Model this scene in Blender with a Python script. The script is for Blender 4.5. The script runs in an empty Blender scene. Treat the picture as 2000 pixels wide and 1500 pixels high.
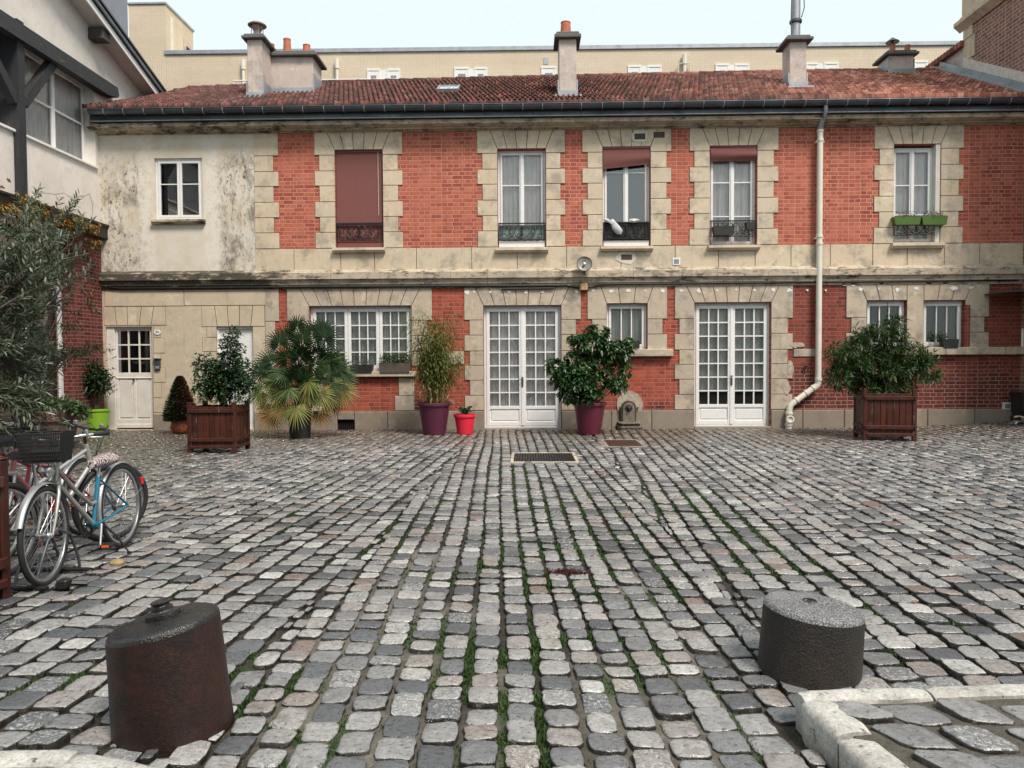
import bpy, math, random
import numpy as np
from mathutils import Vector, Matrix
R = math.radians
rnd = random.Random(7)
rng = np.random.default_rng(11)
sc = bpy.context.scene

# ---------------------------------------------------------------- camera, world, sun, exposure
CAM_D, CAM_H, FPX = 16.5, 1.5, 1450.0
PSI, TH, RHO = R(-1.194), R(1.753), R(0.302)
fw = Vector((math.sin(PSI)*math.cos(TH), math.cos(PSI)*math.cos(TH), -math.sin(TH)))
r0 = Vector((math.cos(PSI), -math.sin(PSI), 0)); u0 = r0.cross(fw)
cr = r0*math.cos(RHO) - u0*math.sin(RHO); cu = u0*math.cos(RHO) + r0*math.sin(RHO)
cam_data = bpy.data.cameras.new('camera'); cam = bpy.data.objects.new('camera', cam_data)
sc.collection.objects.link(cam); sc.camera = cam
cam_data.sensor_width = 36; cam_data.lens = FPX/2000*36
cam_data.clip_start = .05; cam_data.clip_end = 2000
cam.matrix_world = Matrix(((cr.x, cu.x, -fw.x, 0), (cr.y, cu.y, -fw.y, -CAM_D), (cr.z, cu.z, -fw.z, CAM_H), (0, 0, 0, 1)))

SUN_EL, SUN_AZ = R(54), R(143)       # soft light of a thinly overcast sky, from behind the camera
world = bpy.data.worlds.new('World'); sc.world = world; world.use_nodes = True
wn = world.node_tree; wn.nodes.clear()
w_out = wn.nodes.new('ShaderNodeOutputWorld'); w_bg = wn.nodes.new('ShaderNodeBackground')
w_sky = wn.nodes.new('ShaderNodeTexSky'); w_sky.sky_type = 'NISHITA'; w_sky.sun_disc = False
w_sky.sun_elevation = SUN_EL; w_sky.sun_rotation = SUN_AZ; w_sky.air_density = 1.0; w_sky.dust_density = 3.0
w_mix = wn.nodes.new('ShaderNodeMix'); w_mix.data_type = 'RGBA'; w_mix.inputs[0].default_value = 0.88
w_mix.inputs[7].default_value = (8.5, 9.5, 9.5, 1)
wn.links.new(w_sky.outputs[0], w_mix.inputs[6]); wn.links.new(w_mix.outputs[2], w_bg.inputs[0])
w_bg.inputs[1].default_value = 0.1
wn.links.new(w_bg.outputs[0], w_out.inputs[0])
sun_d = bpy.data.lights.new('sun', 'SUN'); sun_d.energy = 4.0; sun_d.angle = R(16); sun_d.color = (1, .90, .80)
sun = bpy.data.objects.new('sun', sun_d); sc.collection.objects.link(sun)
sdir = Vector((math.sin(SUN_AZ)*math.cos(SUN_EL), math.cos(SUN_AZ)*math.cos(SUN_EL), math.sin(SUN_EL)))
sun.rotation_euler = sdir.to_track_quat('Z', 'Y').to_euler()
sun.location = sdir*40
sc.view_settings.view_transform = 'Standard'; sc.view_settings.look = 'None'
sc.view_settings.exposure = 0.2; sc.view_settings.gamma = 1.0
sc.render.engine = 'CYCLES'
sc.cycles.max_bounces = 6; sc.cycles.transparent_max_bounces = 12; sc.cycles.caustics_reflective = False
sc.cycles.caustics_refractive = False
try:
    sc.cycles.use_denoising = True
except Exception: pass

# ---------------------------------------------------------------- measuring helpers: a ray through a point of the photograph meets a real plane
def ray(px, py): return fw*FPX + cr*(px-1000) + cu*(750-py)
def FP(px, py, Y=0.0):
    d = ray(px, py); t = (Y+CAM_D)/d.y; return d.x*t, CAM_H+d.z*t
def GP(px, py, z=0.0):
    d = ray(px, py); t = (z-CAM_H)/d.z; return d.x*t, -CAM_D+d.y*t
def WP(px, py, X):
    d = ray(px, py); t = X/d.x; return -CAM_D+d.y*t, CAM_H+d.z*t
def fx(px, py=500, Y=0.0): return FP(px, py, Y)[0]
def fz(py, px=1000, Y=0.0): return FP(px, py, Y)[1]

# ---------------------------------------------------------------- node helpers
class NT:
    def __init__(s, name):
        s.m = bpy.data.materials.new(name); s.m.use_nodes = True; s.t = s.m.node_tree; s.t.nodes.clear()
        s.out = s.n('ShaderNodeOutputMaterial')
    def n(s, ty, **kw):
        nd = s.t.nodes.new(ty)
        for k, v in kw.items(): setattr(nd, k, v)
        return nd
    def l(s, a, b): s.t.links.new(a, b)
    def set(s, sock, v):
        if hasattr(v, 'is_output') or isinstance(v, bpy.types.NodeSocket): s.l(v, sock)
        elif isinstance(v, (tuple, list)) and len(v) == 3 and sock.type == 'RGBA': sock.default_value = (*v, 1)
        else: sock.default_value = v
    def mix(s, f, a, b, bt='MIX'):
        nd = s.n('ShaderNodeMix', data_type='RGBA', blend_type=bt); nd.clamp_result = False
        s.set(nd.inputs[0], f); s.set(nd.inputs[6], a); s.set(nd.inputs[7], b); return nd.outputs[2]
    def math(s, op, a, b=0.0, c=None):
        nd = s.n('ShaderNodeMath', operation=op); s.set(nd.inputs[0], a); s.set(nd.inputs[1], b)
        if c is not None: s.set(nd.inputs[2], c)
        return nd.outputs[0]
    def ramp(s, v, lo, hi, a=0.0, b=1.0):
        nd = s.n('ShaderNodeMapRange'); s.set(nd.inputs[0], v); nd.inputs[1].default_value = lo; nd.inputs[2].default_value = hi
        nd.inputs[3].default_value = a; nd.inputs[4].default_value = b; return nd.outputs[0]
    def cramp(s, v, stops):
        nd = s.n('ShaderNodeValToRGB'); s.set(nd.inputs[0], v); e = nd.color_ramp.elements
        while len(e) < len(stops): e.new(.5)
        for i, (p, c) in enumerate(stops): e[i].position = p; e[i].color = (*c, 1)
        return nd.outputs[0]
    def obj(s): return s.n('ShaderNodeTexCoord').outputs['Object']
    def sep(s, v):
        nd = s.n('ShaderNodeSeparateXYZ'); s.l(v, nd.inputs[0]); return nd.outputs
    def comb(s, x, y, z):
        nd = s.n('ShaderNodeCombineXYZ'); s.set(nd.inputs[0], x); s.set(nd.inputs[1], y); s.set(nd.inputs[2], z); return nd.outputs[0]
    def scale(s, v, sc_):
        nd = s.n('ShaderNodeMapping'); s.l(v, nd.inputs[0]); nd.inputs['Scale'].default_value = sc_; return nd.outputs[0]
    def noise(s, v, scale=5, detail=4, rough=.55, dist=0.0):
        nd = s.n('ShaderNodeTexNoise'); s.l(v, nd.inputs['Vector']); nd.inputs['Scale'].default_value = scale
        nd.inputs['Detail'].default_value = detail; nd.inputs['Roughness'].default_value = rough; nd.inputs['Distortion'].default_value = dist
        return nd.outputs[0]
    def attr(s, name='tone'):
        return s.n('ShaderNodeAttribute', attribute_name=name).outputs['Fac']
    def bump(s, h, strength=.3, dist=.01):
        nd = s.n('ShaderNodeBump'); nd.inputs['Strength'].default_value = strength; nd.inputs['Distance'].default_value = dist
        s.l(h, nd.inputs['Height']); return nd.outputs[0]
    def pbr(s, col, rough=.6, metal=0.0, normal=None, spec=.5, extra=None):
        p = s.n('ShaderNodeBsdfPrincipled'); s.set(p.inputs['Base Color'], col); s.set(p.inputs['Roughness'], rough)
        p.inputs['Metallic'].default_value = metal; p.inputs['Specular IOR Level'].default_value = spec
        if normal is not None: s.l(normal, p.inputs['Normal'])
        if extra:
            for k, v in extra.items(): s.set(p.inputs[k], v)
        s.l(p.outputs[0], s.out.inputs[0]); return s.m

def simple(name, col, rough=.55, metal=0.0, var=.12, scale=12, bump=.08, spec=.5, tone=0.0):
    """plain paint / plastic / metal with mottling and a little relief"""
    t = NT(name); o = t.obj(); n1 = t.noise(o, scale, 5); n2 = t.noise(o, scale*6, 3)
    f = t.ramp(n1, .3, .7, 1-var, 1+var)
    if tone: f = t.math('MULTIPLY', f, t.ramp(t.attr(), 0, 1, 1-tone, 1+tone))
    c = t.mix(1.0, col, t.comb(f, f, f), 'MULTIPLY')
    r = t.ramp(n2, .3, .7, max(0.02, rough-.08), min(1, rough+.08))
    return t.pbr(c, r, metal, t.bump(n2, bump, .004) if bump else None, spec)

def limestone(name, base=(.50, .43, .32), grime=.5, streak=.5, soot_shade=None):
    t = NT(name); o = t.obj(); xyz = t.sep(o)
    big = t.noise(o, 1.3, 4); mid = t.noise(o, 6, 5, .6); fine = t.noise(o, 45, 4, .65)
    tone = t.attr()
    c = t.mix(t.ramp(big, .35, .68), base, tuple(v*m for v, m in zip(base, (.90, .86, .84))))
    c = t.mix(t.ramp(tone, 0, 1, 0, .5), c, tuple(v*m for v, m in zip(base, (.78, .82, .90))))
    c = t.mix(t.ramp(mid, .45, .75, 0, .35), c, tuple(v*.72 for v in base))
    v = t.ramp(fine, .3, .7, .93, 1.06); c = t.mix(1, c, t.comb(v, v, v), 'MULTIPLY')
    st = t.noise(t.scale(o, (9, 9, 1.1)), 1.0, 6, .7)
    blot = t.noise(o, .8, 5, .7)
    g = t.math('MULTIPLY', t.ramp(st, .50, .72, 0, streak), t.ramp(blot, .48, .66, 0, 1))
    c = t.mix(g, c, (.11, .095, .08))
    pit = t.noise(t.scale(o, (1, 1, 1.6)), 28, 4, .75)
    pm = t.math('MULTIPLY', t.ramp(pit, .60, .70, 0, grime), t.ramp(t.noise(o, 1.7, 3), .46, .62, 0, 1))
    c = t.mix(pm, c, (.07, .06, .045))
    gw = t.ramp(t.noise(o, 2.3, 5, .7), .50, .64, 0, grime*.75); c = t.mix(gw, c, (.20, .18, .155))
    pale = t.ramp(t.noise(o, 3.1, 6, .75), .56, .66, 0, .45); c = t.mix(pale, c, tuple(min(.8, v*1.3+.05) for v in base))
    crack = t.noise(t.scale(o, (1.5, 1.5, 3)), 3.3, 8, .8, .8); c = t.mix(t.ramp(t.math('ABSOLUTE', t.math('SUBTRACT', crack, .5)), .004, .0, 0, .35), c, (.10, .08, .06))
    if soot_shade:
        k = t.math('ADD', t.noise(t.scale(o, (2.2, 2.2, 7)), 1.4, 7, .8), t.math('MULTIPLY', t.ramp(xyz[0], soot_shade[0]+1, soot_shade[0]-.3), soot_shade[1]))  # soot stains that also put the mouldings' missing shade into the colour
        c = t.mix(t.ramp(k, .52, .62, 0, .9), c, (.038, .034, .028))
    h = t.math('ADD', t.math('MULTIPLY', fine, .5), t.math('MULTIPLY', pm, -1.0))
    return t.pbr(c, .85, 0, t.bump(h, .5, .01), .3)

def brick(name, side=False, cols=((.49, .150, .092), (.29, .062, .044)), mortar=(.62, .31, .23), painted=.5, dark=.3, bump=.9, raw=None, mortar_size=.010, bw=.235, bh=.085, splash=True):
    t = NT(name); o = t.obj(); xyz = t.sep(o)
    u = xyz[1] if side else xyz[0]
    wob = t.math('MULTIPLY', t.math('SUBTRACT', t.noise(o, 1.5, 2), .5), .03)
    vec = t.comb(u, t.math('ADD', xyz[2], wob), 0.0)
    b = t.n('ShaderNodeTexBrick'); t.l(vec, b.inputs['Vector']); b.offset = .5; b.squash = .55; b.squash_frequency = 2
    b.inputs['Scale'].default_value = 1; b.inputs['Brick Width'].default_value = bw; b.inputs['Row Height'].default_value = bh
    b.inputs['Mortar Size'].default_value = mortar_size; b.inputs['Mortar Smooth'].default_value = .35; b.inputs['Bias'].default_value = -.1
    b.inputs['Color1'].default_value = (0, 0, 0, 1); b.inputs['Color2'].default_value = (1, 1, 1, 1); b.inputs['Mortar'].default_value = (.5, .5, .5, 1)
    per = b.outputs['Color']; mo = b.outputs['Fac']
    n1 = t.noise(o, 1.1, 5, .6); n2 = t.noise(o, 5, 5, .65); n3 = t.noise(t.scale(o, (1, 1, 2.2)), 30, 4, .7)
    vis = t.ramp(n1, .38, .62, 1 - painted, 1.0)          # where the wash of paint hides the joints
    per = t.ramp(per, .15, .85); c = t.mix(t.math('MULTIPLY', per, t.ramp(vis, 0, 1, .25, 1)), cols[0], cols[1])
    c = t.mix(t.math('MULTIPLY', t.ramp(n2, .4, .7, 0, .55), vis), c, tuple(v*.62 for v in cols[1]))
    c = t.mix(t.math('MULTIPLY', mo, t.ramp(vis, 0, 1, .1, .9)), c, mortar)
    c = t.mix(t.ramp(n3, .62, .74, 0, .5), c, tuple(v*.5 for v in cols[1]))
    c = t.mix(t.ramp(t.noise(o, 9, 4, .7), .66, .76, 0, .45), c, tuple(min(1, v*1.35+.04) for v in cols[0]))
    if raw:                                                # bare dark bricks with pale joints where the paint has gone
        zz = xyz[2]; k = t.math('ADD', t.math('MULTIPLY', t.math('SUBTRACT', raw, zz), 1.6), t.math('MULTIPLY', t.math('SUBTRACT', n1, .5), 4.0))
        k = t.ramp(k, .2, .9)
        rc = t.mix(per, (.16, .036, .028), (.075, .022, .020)); rc = t.mix(t.ramp(n2, .35, .7, 0, .5), rc, (.10, .04, .03))
        rc = t.mix(t.math('MULTIPLY', mo, t.ramp(n2, .3, .5, .35, .95)), rc, (.40, .20, .16))
        c = t.mix(k, c, rc)
    if dark:
        st = t.noise(t.scale(o, (7, 7, .8)), 1.0, 5, .7)
        c = t.mix(t.ramp(st, .52, .78, 0, dark), c, (.09, .035, .028))
    h = t.math('ADD', t.math('MULTIPLY', t.math('MULTIPLY', mo, vis), -1.0), t.math('MULTIPLY', n3, .35))
    return t.pbr(c, .8, 0, t.bump(h, bump, .012), .3)

WXC = fx(350, 370)
def plaster_old(name):
    t = NT(name); o = t.obj(); xyz = t.sep(o)
    big = t.noise(o, .8, 5, .6); st = t.noise(t.scale(o, (2.6, 2.6, 1.3)), 1.6, 9, .72, .5); fl = t.noise(t.scale(o, (1.5, 1, .8)), 9, 8, .8, .3)
    fine = t.noise(o, 40, 4); wob = t.math('MULTIPLY', t.math('SUBTRACT', t.noise(o, 2.0, 5, .7), .5), .9)
    c = t.mix(t.ramp(big, .35, .65), (.64, .59, .50), (.54, .465, .34))
    c = t.mix(t.ramp(t.noise(o, 2.2, 6, .7), .42, .6, 0, .8), c, (.64, .61, .56))
    dx = t.math('ABSOLUTE', t.math('SUBTRACT', xyz[0], WXC))             # cleaner re-skimmed strip round and under the window
    clean = t.math('MULTIPLY', t.ramp(t.math('ADD', dx, t.math('MULTIPLY', wob, .5)), .75, .95), t.ramp(t.math('ADD', xyz[2], wob), 6.25, 5.9))
    zone = t.math('MULTIPLY', clean, t.ramp(t.noise(o, .95, 5, .7), .34, .50))
    m = t.math('MULTIPLY', t.ramp(st, .46, .60), zone)
    c = t.mix(t.math('MULTIPLY', m, .85), c, (.19, .17, .145))
    m2 = t.math('MULTIPLY', t.ramp(fl, .545, .60), zone)
    c = t.mix(t.math('MULTIPLY', m2, .9), c, (.055, .045, .035))
    wh = t.math('MULTIPLY', t.ramp(dx, .98, .86), t.ramp(dx, .50, .62)); c = t.mix(t.math('MULTIPLY', wh, t.ramp(t.noise(o, 5, 6, .8), .44, .52, .1, .75)), c, (.70, .67, .60))
    c = t.mix(t.ramp(t.noise(o, 7, 7, .8), .60, .64, 0, .7), c, (.66, .62, .52))
    h = t.math('ADD', t.math('MULTIPLY', m2, -1.0), t.math('MULTIPLY', fine, .3))
    return t.pbr(c, .9, 0, t.bump(h, .5, .01), .25)

M = {}
M['stone'] = limestone('limestone', (.63, .53, .395), .7, .65)
M['stone_low'] = limestone('limestone_lower', (.52, .44, .34), .95, .9)
M['stone_plinth'] = limestone('limestone_plinth', (.30, .25, .20), .95, .95)
M['stone_cornice'] = limestone('limestone_cornice', (.54, .455, .33), .8, .95, (-6.0, .06))
M['stone_string'] = limestone('limestone_string', (.52, .44, .335), .9, .95, (-6.0, .16))
M['render'] = limestone('render_coat', (.58, .495, .365), .3, .45)
M['mortar'] = simple('old_mortar', (.085, .066, .048), .95, scale=20)
M['mortar_lo'] = simple('worn_mortar', (.075, .058, .045), .95, scale=20)
M['brick'] = brick('painted_brick')
M['brick_low'] = brick('painted_brick_lower', cols=((.40, .092, .055), (.21, .042, .030)), mortar=(.46, .19, .135), painted=.6, dark=.4, raw=.55)
M['brick_raw'] = brick('bare_brick', cols=((.26, .060, .040), (.13, .032, .024)), mortar=(.30, .13, .10), painted=.4, dark=.4, raw=1.55)
M['brick_side'] = brick('brown_brick', True, ((.17, .035, .030), (.07, .020, .018)), (.27, .15, .13), 0.0, .3, .6, None, .0075, .24, .078)
M['brick_tall'] = brick('weathered_brick', True, ((.30, .15, .12), (.17, .085, .072)), (.50, .36, .30), 0.0, .3, .6, None, .011, .23, .085)
M['plaster'] = plaster_old('old_plaster')

def zinc(name, col=(.10, .115, .13), rough=.42):
    t = NT(name); o = t.obj(); n1 = t.noise(o, 2, 5); n2 = t.noise(t.scale(o, (1, 1, 6)), 9, 4)
    c = t.mix(t.ramp(n1, .3, .7), col, tuple(v*.6 for v in col)); c = t.mix(t.ramp(n2, .55, .75, 0, .4), c, tuple(min(1, v*1.7) for v in col))
    return t.pbr(c, t.ramp(n1, .3, .7, rough-.1, rough+.15), .55, t.bump(n2, .15, .004), .5)
M['zinc'] = zinc('dark_zinc'); M['zinc_l'] = zinc('light_zinc', (.42, .45, .49), .45)
M['white'] = simple('white_paint', (.74, .74, .74), .45, var=.05, bump=.04)
M['white_old'] = simple('weathered_white_paint', (.66, .63, .58), .6, var=.1, scale=5, bump=.1)
M['pvc'] = simple('cream_pipe', (.66, .64, .56), .4, var=.06, scale=4)
M['black'] = simple('black_iron', (.012, .012, .013), .45, bump=.05)
M['blackp'] = simple('black_plastic', (.018, .018, .018), .5, bump=.05)
M['dark'] = simple('dark_interior', (.02, .02, .022), .9, bump=0)
M['hole'] = simple('dark_recess', (.008, .007, .006), .95, bump=0)

def glass(name, tint=(.99, 1.0, 1.0), refl=1.0):
    t = NT(name); o = t.obj()
    n = t.noise(o, 2.5, 2); nb = t.bump(n, .06, .02)
    tr = t.n('ShaderNodeBsdfTransparent'); t.set(tr.inputs[0], tint)
    gl = t.n('ShaderNodeBsdfGlossy'); gl.inputs['Roughness'].default_value = .02; t.l(nb, gl.inputs['Normal'])
    fr = t.n('ShaderNodeFresnel'); fr.inputs[0].default_value = 1.5
    f = t.math('ADD', t.math('MULTIPLY', fr.outputs[0], .8*refl), .05*refl)
    mx = t.n('ShaderNodeMixShader'); t.l(f, mx.inputs[0]); t.l(tr.outputs[0], mx.inputs[1]); t.l(gl.outputs[0], mx.inputs[2])
    t.l(mx.outputs[0], t.out.inputs[0]); return t.m
M['glass'] = glass('window_glass'); M['glass_d'] = glass('reflective_window_glass', (.9, .95, 1.0), 2.6)

def cloth(name, col, rough=.85):
    t = NT(name); o = t.obj(); n = t.noise(t.scale(o, (30, 30, 3)), 1, 3)
    c = t.mix(t.ramp(n, .3, .7), col, tuple(v*.75 for v in col))
    return t.pbr(c, rough, 0, t.bump(n, .3, .01), .2)
M['curtain'] = cloth('white_curtain', (.88, .85, .84)); M['curtain_g'] = cloth('greenish_curtain', (.60, .62, .58)); M['curtain_d'] = cloth('dark_green_curtain', (.06, .10, .065))

def blind_mat():
    t = NT('maroon_blind'); o = t.obj(); xyz = t.sep(o)
    w = t.n('ShaderNodeTexWave'); w.wave_type = 'BANDS'; w.bands_direction = 'Z'; t.l(o, w.inputs[0]); w.inputs['Scale'].default_value = 22; w.inputs['Distortion'].default_value = .3
    w2 = t.n('ShaderNodeTexWave'); w2.wave_type = 'BANDS'; w2.bands_direction = 'X'; t.l(o, w2.inputs[0]); w2.inputs['Scale'].default_value = 8; w2.inputs['Distortion'].default_value = 1.5; w2.inputs['Detail'].default_value = 3
    c = t.mix(t.math('MULTIPLY', w.outputs[1], .45), (.21, .078, .070), (.11, .040, .038))
    c = t.mix(t.ramp(w2.outputs[1], .4, 1, 0, .25), c, (.26, .11, .10))
    return t.pbr(c, .7, 0, t.bump(w.outputs[1], .4, .006), .3)
M['blind'] = blind_mat()

def wood(name, col=(.066, .015, .008), axis=2, rough=.5):
    t = NT(name); o = t.obj(); s = [22, 22, 22]; s[axis] = 1.6
    n = t.noise(t.scale(o, tuple(s)), 1, 6, .7, .3); n2 = t.noise(o, 4, 5, .7)
    tone = t.ramp(t.attr(), 0, 1, .7, 1.3)
    c = t.mix(t.ramp(n, .35, .7), col, tuple(v*.45 for v in col)); c = t.mix(1, c, t.comb(tone, tone, tone), 'MULTIPLY')
    c = t.mix(t.math('MULTIPLY', t.ramp(n, .55, .68), t.ramp(n2, .5, .65, 0, .8)), c, (.26, .17, .12))
    return t.pbr(c, t.ramp(n2, .3, .7, rough-.15, rough+.2), 0, t.bump(n, .4, .006), .4)
M['wood_red'] = wood('stained_red_wood'); M['wood_blk'] = wood('blackened_timber', (.035, .037, .042), 2, .7); M['wood_blkh'] = wood('blackened_beam', (.045, .048, .054), 1, .7)

# ---------------------------------------------------------------- mesh builder
class MB:
    def __init__(s, T=None): s.v = []; s.f = []; s.t = []; s.T = T; s.tone = .5
    def add(s, vs, fs, tone=None):
        b = len(s.v); s.v += [tuple(v) for v in vs]; s.f += [tuple(b+i for i in f) for f in fs]
        s.t += [s.tone if tone is None else tone]*len(fs); return s
    def quad(s, a, b, c, d, tone=None): return s.add([a, b, c, d], [(0, 1, 2, 3)], tone)
    def box(s, x0, x1, y0, y1, z0, z1, c=0.0, tone=None):
        x0, x1 = min(x0, x1), max(x0, x1); y0, y1 = min(y0, y1), max(y0, y1); z0, z1 = min(z0, z1), max(z0, z1)
        if c <= 0 or min(x1-x0, y1-y0, z1-z0) < 2.2*c:
            return s.add([(x0,y0,z0),(x1,y0,z0),(x1,y1,z0),(x0,y1,z0),(x0,y0,z1),(x1,y0,z1),(x1,y1,z1),(x0,y1,z1)],
                         [(0,3,2,1),(4,5,6,7),(0,1,5,4),(1,2,6,5),(2,3,7,6),(3,0,4,7)], tone)
        L = ((x0, x1), (y0, y1), (z0, z1)); vs = []; ix = {}
        for i in (0, 1):
            for j in (0, 1):
                for k in (0, 1):
                    s3 = (i, j, k)
                    for a in range(3):
                        p = [L[q][s3[q]] for q in range(3)]
                        for q in range(3):
                            if q != a: p[q] += c if s3[q] == 0 else -c
                        ix[(i, j, k, a)] = len(vs); vs.append(tuple(p))
        fs = []
        cyc = ((0, 0), (1, 0), (1, 1), (0, 1))
        def key(a, sa, b, sb, c_, sc_): r = [0, 0, 0]; r[a] = sa; r[b] = sb; r[c_] = sc_; return tuple(r)
        for a in range(3):
            b, c2 = (a+1) % 3, (a+2) % 3
            for sa in (0, 1):
                q = [ix[key(a, sa, b, sb, c2, sc2)+(a,)] for sb, sc2 in cyc]
                fs.append(tuple(q if sa else q[::-1]))
            for sb in (0, 1):
                for sc2 in (0, 1):
                    k0, k1 = key(a, 0, b, sb, c2, sc2), key(a, 1, b, sb, c2, sc2)
                    q = [ix[k0+(b,)], ix[k1+(b,)], ix[k1+(c2,)], ix[k0+(c2,)]]
                    fs.append(tuple(q if (sb == sc2) else q[::-1]))
        for i in (0, 1):
            for j in (0, 1):
                for k in (0, 1):
                    q = [ix[(i, j, k, a)] for a in range(3)]
                    fs.append(tuple(q if (i+j+k) % 2 else q[::-1]))
        return s.add(vs, fs, tone)
    def prism(s, pts, fn, a, b, tone=None):
        """pts: outline in 2-D, fn(u, v, w) -> point, swept from w=a to w=b"""
        n = len(pts); vs = [fn(u, v, a) for u, v in pts]+[fn(u, v, b) for u, v in pts]
        fs = [(i, (i+1) % n, n+(i+1) % n, n+i) for i in range(n)]+[tuple(range(n))[::-1], tuple(range(n, 2*n))]
        return s.add(vs, fs, tone)
    def tube(s, pts, r, n=8, cap=True, tone=None):
        pts = [Vector(p) for p in pts]; m = len(pts); rs = r if isinstance(r, (list, tuple)) else [r]*m
        vs = []; prev = None
        for i, p in enumerate(pts):
            d = (pts[min(i+1, m-1)]-pts[max(i-1, 0)]).normalized()
            if prev is None:
                up = Vector((0, 0, 1)) if abs(d.z) < .9 else Vector((1, 0, 0)); x = d.cross(up).normalized()
            else: x = (prev-d*prev.dot(d)).normalized()
            prev = x; y = d.cross(x)
            for k in range(n):
                a = 2*math.pi*k/n; vs.append(tuple(p+(x*math.cos(a)+y*math.sin(a))*rs[i]))
        fs = [(i*n+k, i*n+(k+1) % n, (i+1)*n+(k+1) % n, (i+1)*n+k) for i in range(m-1) for k in range(n)]
        if cap: fs += [tuple(range(n))[::-1], tuple(range((m-1)*n, m*n))]
        return s.add(vs, fs, tone)
    def lathe(s, prof, n=24, c=(0, 0, 0), axis=2, tone=None, closed=False):
        vs = []; m = len(prof)
        for r, h in prof:
            for k in range(n):
                a = 2*math.pi*k/n; u, v = r*math.cos(a), r*math.sin(a)
                p = {2: (u, v, h), 1: (u, h, v), 0: (h, u, v)}[axis]
                vs.append((p[0]+c[0], p[1]+c[1], p[2]+c[2]))
        fs = [(i*n+k, i*n+(k+1) % n, (i+1)*n+(k+1) % n, (i+1)*n+k) for i in range(m-1) for k in range(n)]
        if closed: fs += [((m-1)*n+k, (m-1)*n+(k+1) % n, (k+1) % n, k) for k in range(n)]
        else:
            if prof[0][0] > 0: fs.append(tuple(range(n))[::-1])
            if prof[-1][0] > 0: fs.append(tuple(range((m-1)*n, m*n)))
        return s.add(vs, fs, tone)
    def build(s, name, mat, parent=None, smooth=None, flip=False):
        vs = s.v if s.T is None else [tuple(s.T @ Vector(v)) for v in s.v]
        me = bpy.data.meshes.new(name); me.from_pydata(vs, [], s.f); me.update()
        a = me.attributes.new('tone', 'FLOAT', 'FACE'); a.data.foreach_set('value', np.array(s.t, dtype=np.float32))
        return link(name, me, mat, parent, smooth)

def link(name, me, mat, parent=None, smooth=None):
    if mat is not None: me.materials.append(M[mat] if isinstance(mat, str) else mat)
    if smooth is not None:
        me.polygons.foreach_set('use_smooth', np.ones(len(me.polygons), dtype=bool))
        try: me.set_sharp_from_angle(angle=R(smooth))
        except Exception: pass
    o = bpy.data.objects.new(name, me); sc.collection.objects.link(o)
    if parent is not None:
        o.parent = parent
        if parent.parent is None and not parent.get('local'): o.matrix_parent_inverse = Matrix.Translation(-Vector(parent.location))
    return o

def mesh_np(name, v, faces, mat, parent=None, tone=None, smooth=None, extra=None):
    """v: (N,3); faces: list of int arrays (F,k); tone: per-face values in the same order"""
    me = bpy.data.meshes.new(name); nf = sum(len(f) for f in faces); nl = sum(f.size for f in faces)
    me.vertices.add(len(v)); me.vertices.foreach_set('co', np.asarray(v, dtype=np.float32).ravel())
    me.loops.add(nl); me.loops.foreach_set('vertex_index', np.concatenate([f.ravel() for f in faces]).astype(np.int32))
    tot = np.concatenate([np.full(len(f), f.shape[1]) for f in faces]).astype(np.int32)
    st = np.concatenate([[0], np.cumsum(tot)[:-1]]).astype(np.int32)
    me.polygons.add(nf); me.polygons.foreach_set('loop_start', st)
    try: me.polygons.foreach_set('loop_total', tot)
    except Exception: pass
    me.update(calc_edges=True)
    if tone is not None:
        a = me.attributes.new('tone', 'FLOAT', 'FACE'); a.data.foreach_set('value', np.asarray(tone, dtype=np.float32))
    return link(name, me, mat, parent, smooth)

def tag(o, label=None, cat=None, group=None, kind=None):
    if label: o['label'] = label
    if cat: o['category'] = cat
    if group: o['group'] = group
    if kind: o['kind'] = kind
    return o
def thing(name, label, cat, loc=(0, 0, 0), group=None):
    o = bpy.data.objects.new(name, None); sc.collection.objects.link(o); o.location = loc; o.empty_display_size = .2
    return tag(o, label, cat, group)
def local_thing(name, label, cat, loc, rz=0, group=None):
    """parts of this one are modelled round its own origin"""
    o = thing(name, label, cat, loc, group); o.rotation_euler = (0, 0, rz); o['local'] = 1; return o

# value noise for modelling
def vnoise(x, y, seed=0):
    x = np.asarray(x, float); y = np.asarray(y, float); xi = np.floor(x).astype(np.int64); yi = np.floor(y).astype(np.int64)
    def h(a, b):
        n = (a*374761393 + b*668265263 + seed*1442695041) & 0xffffffff
        n = ((n ^ (n >> 13))*1274126177) & 0xffffffff; n = n ^ (n >> 16); return (n & 0xffff)/65535.0
    fx_, fy_ = x-xi, y-yi; sx, sy = fx_*fx_*(3-2*fx_), fy_*fy_*(3-2*fy_)
    return (h(xi, yi)*(1-sx)+h(xi+1, yi)*sx)*(1-sy)+(h(xi, yi+1)*(1-sx)+h(xi+1, yi+1)*sx)*sy
def fbm(x, y, seed=0): return (vnoise(x, y, seed)+.5*vnoise(x*2.1, y*2.1, seed+1)+.25*vnoise(x*4.3, y*4.3, seed+2))/1.75
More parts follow.
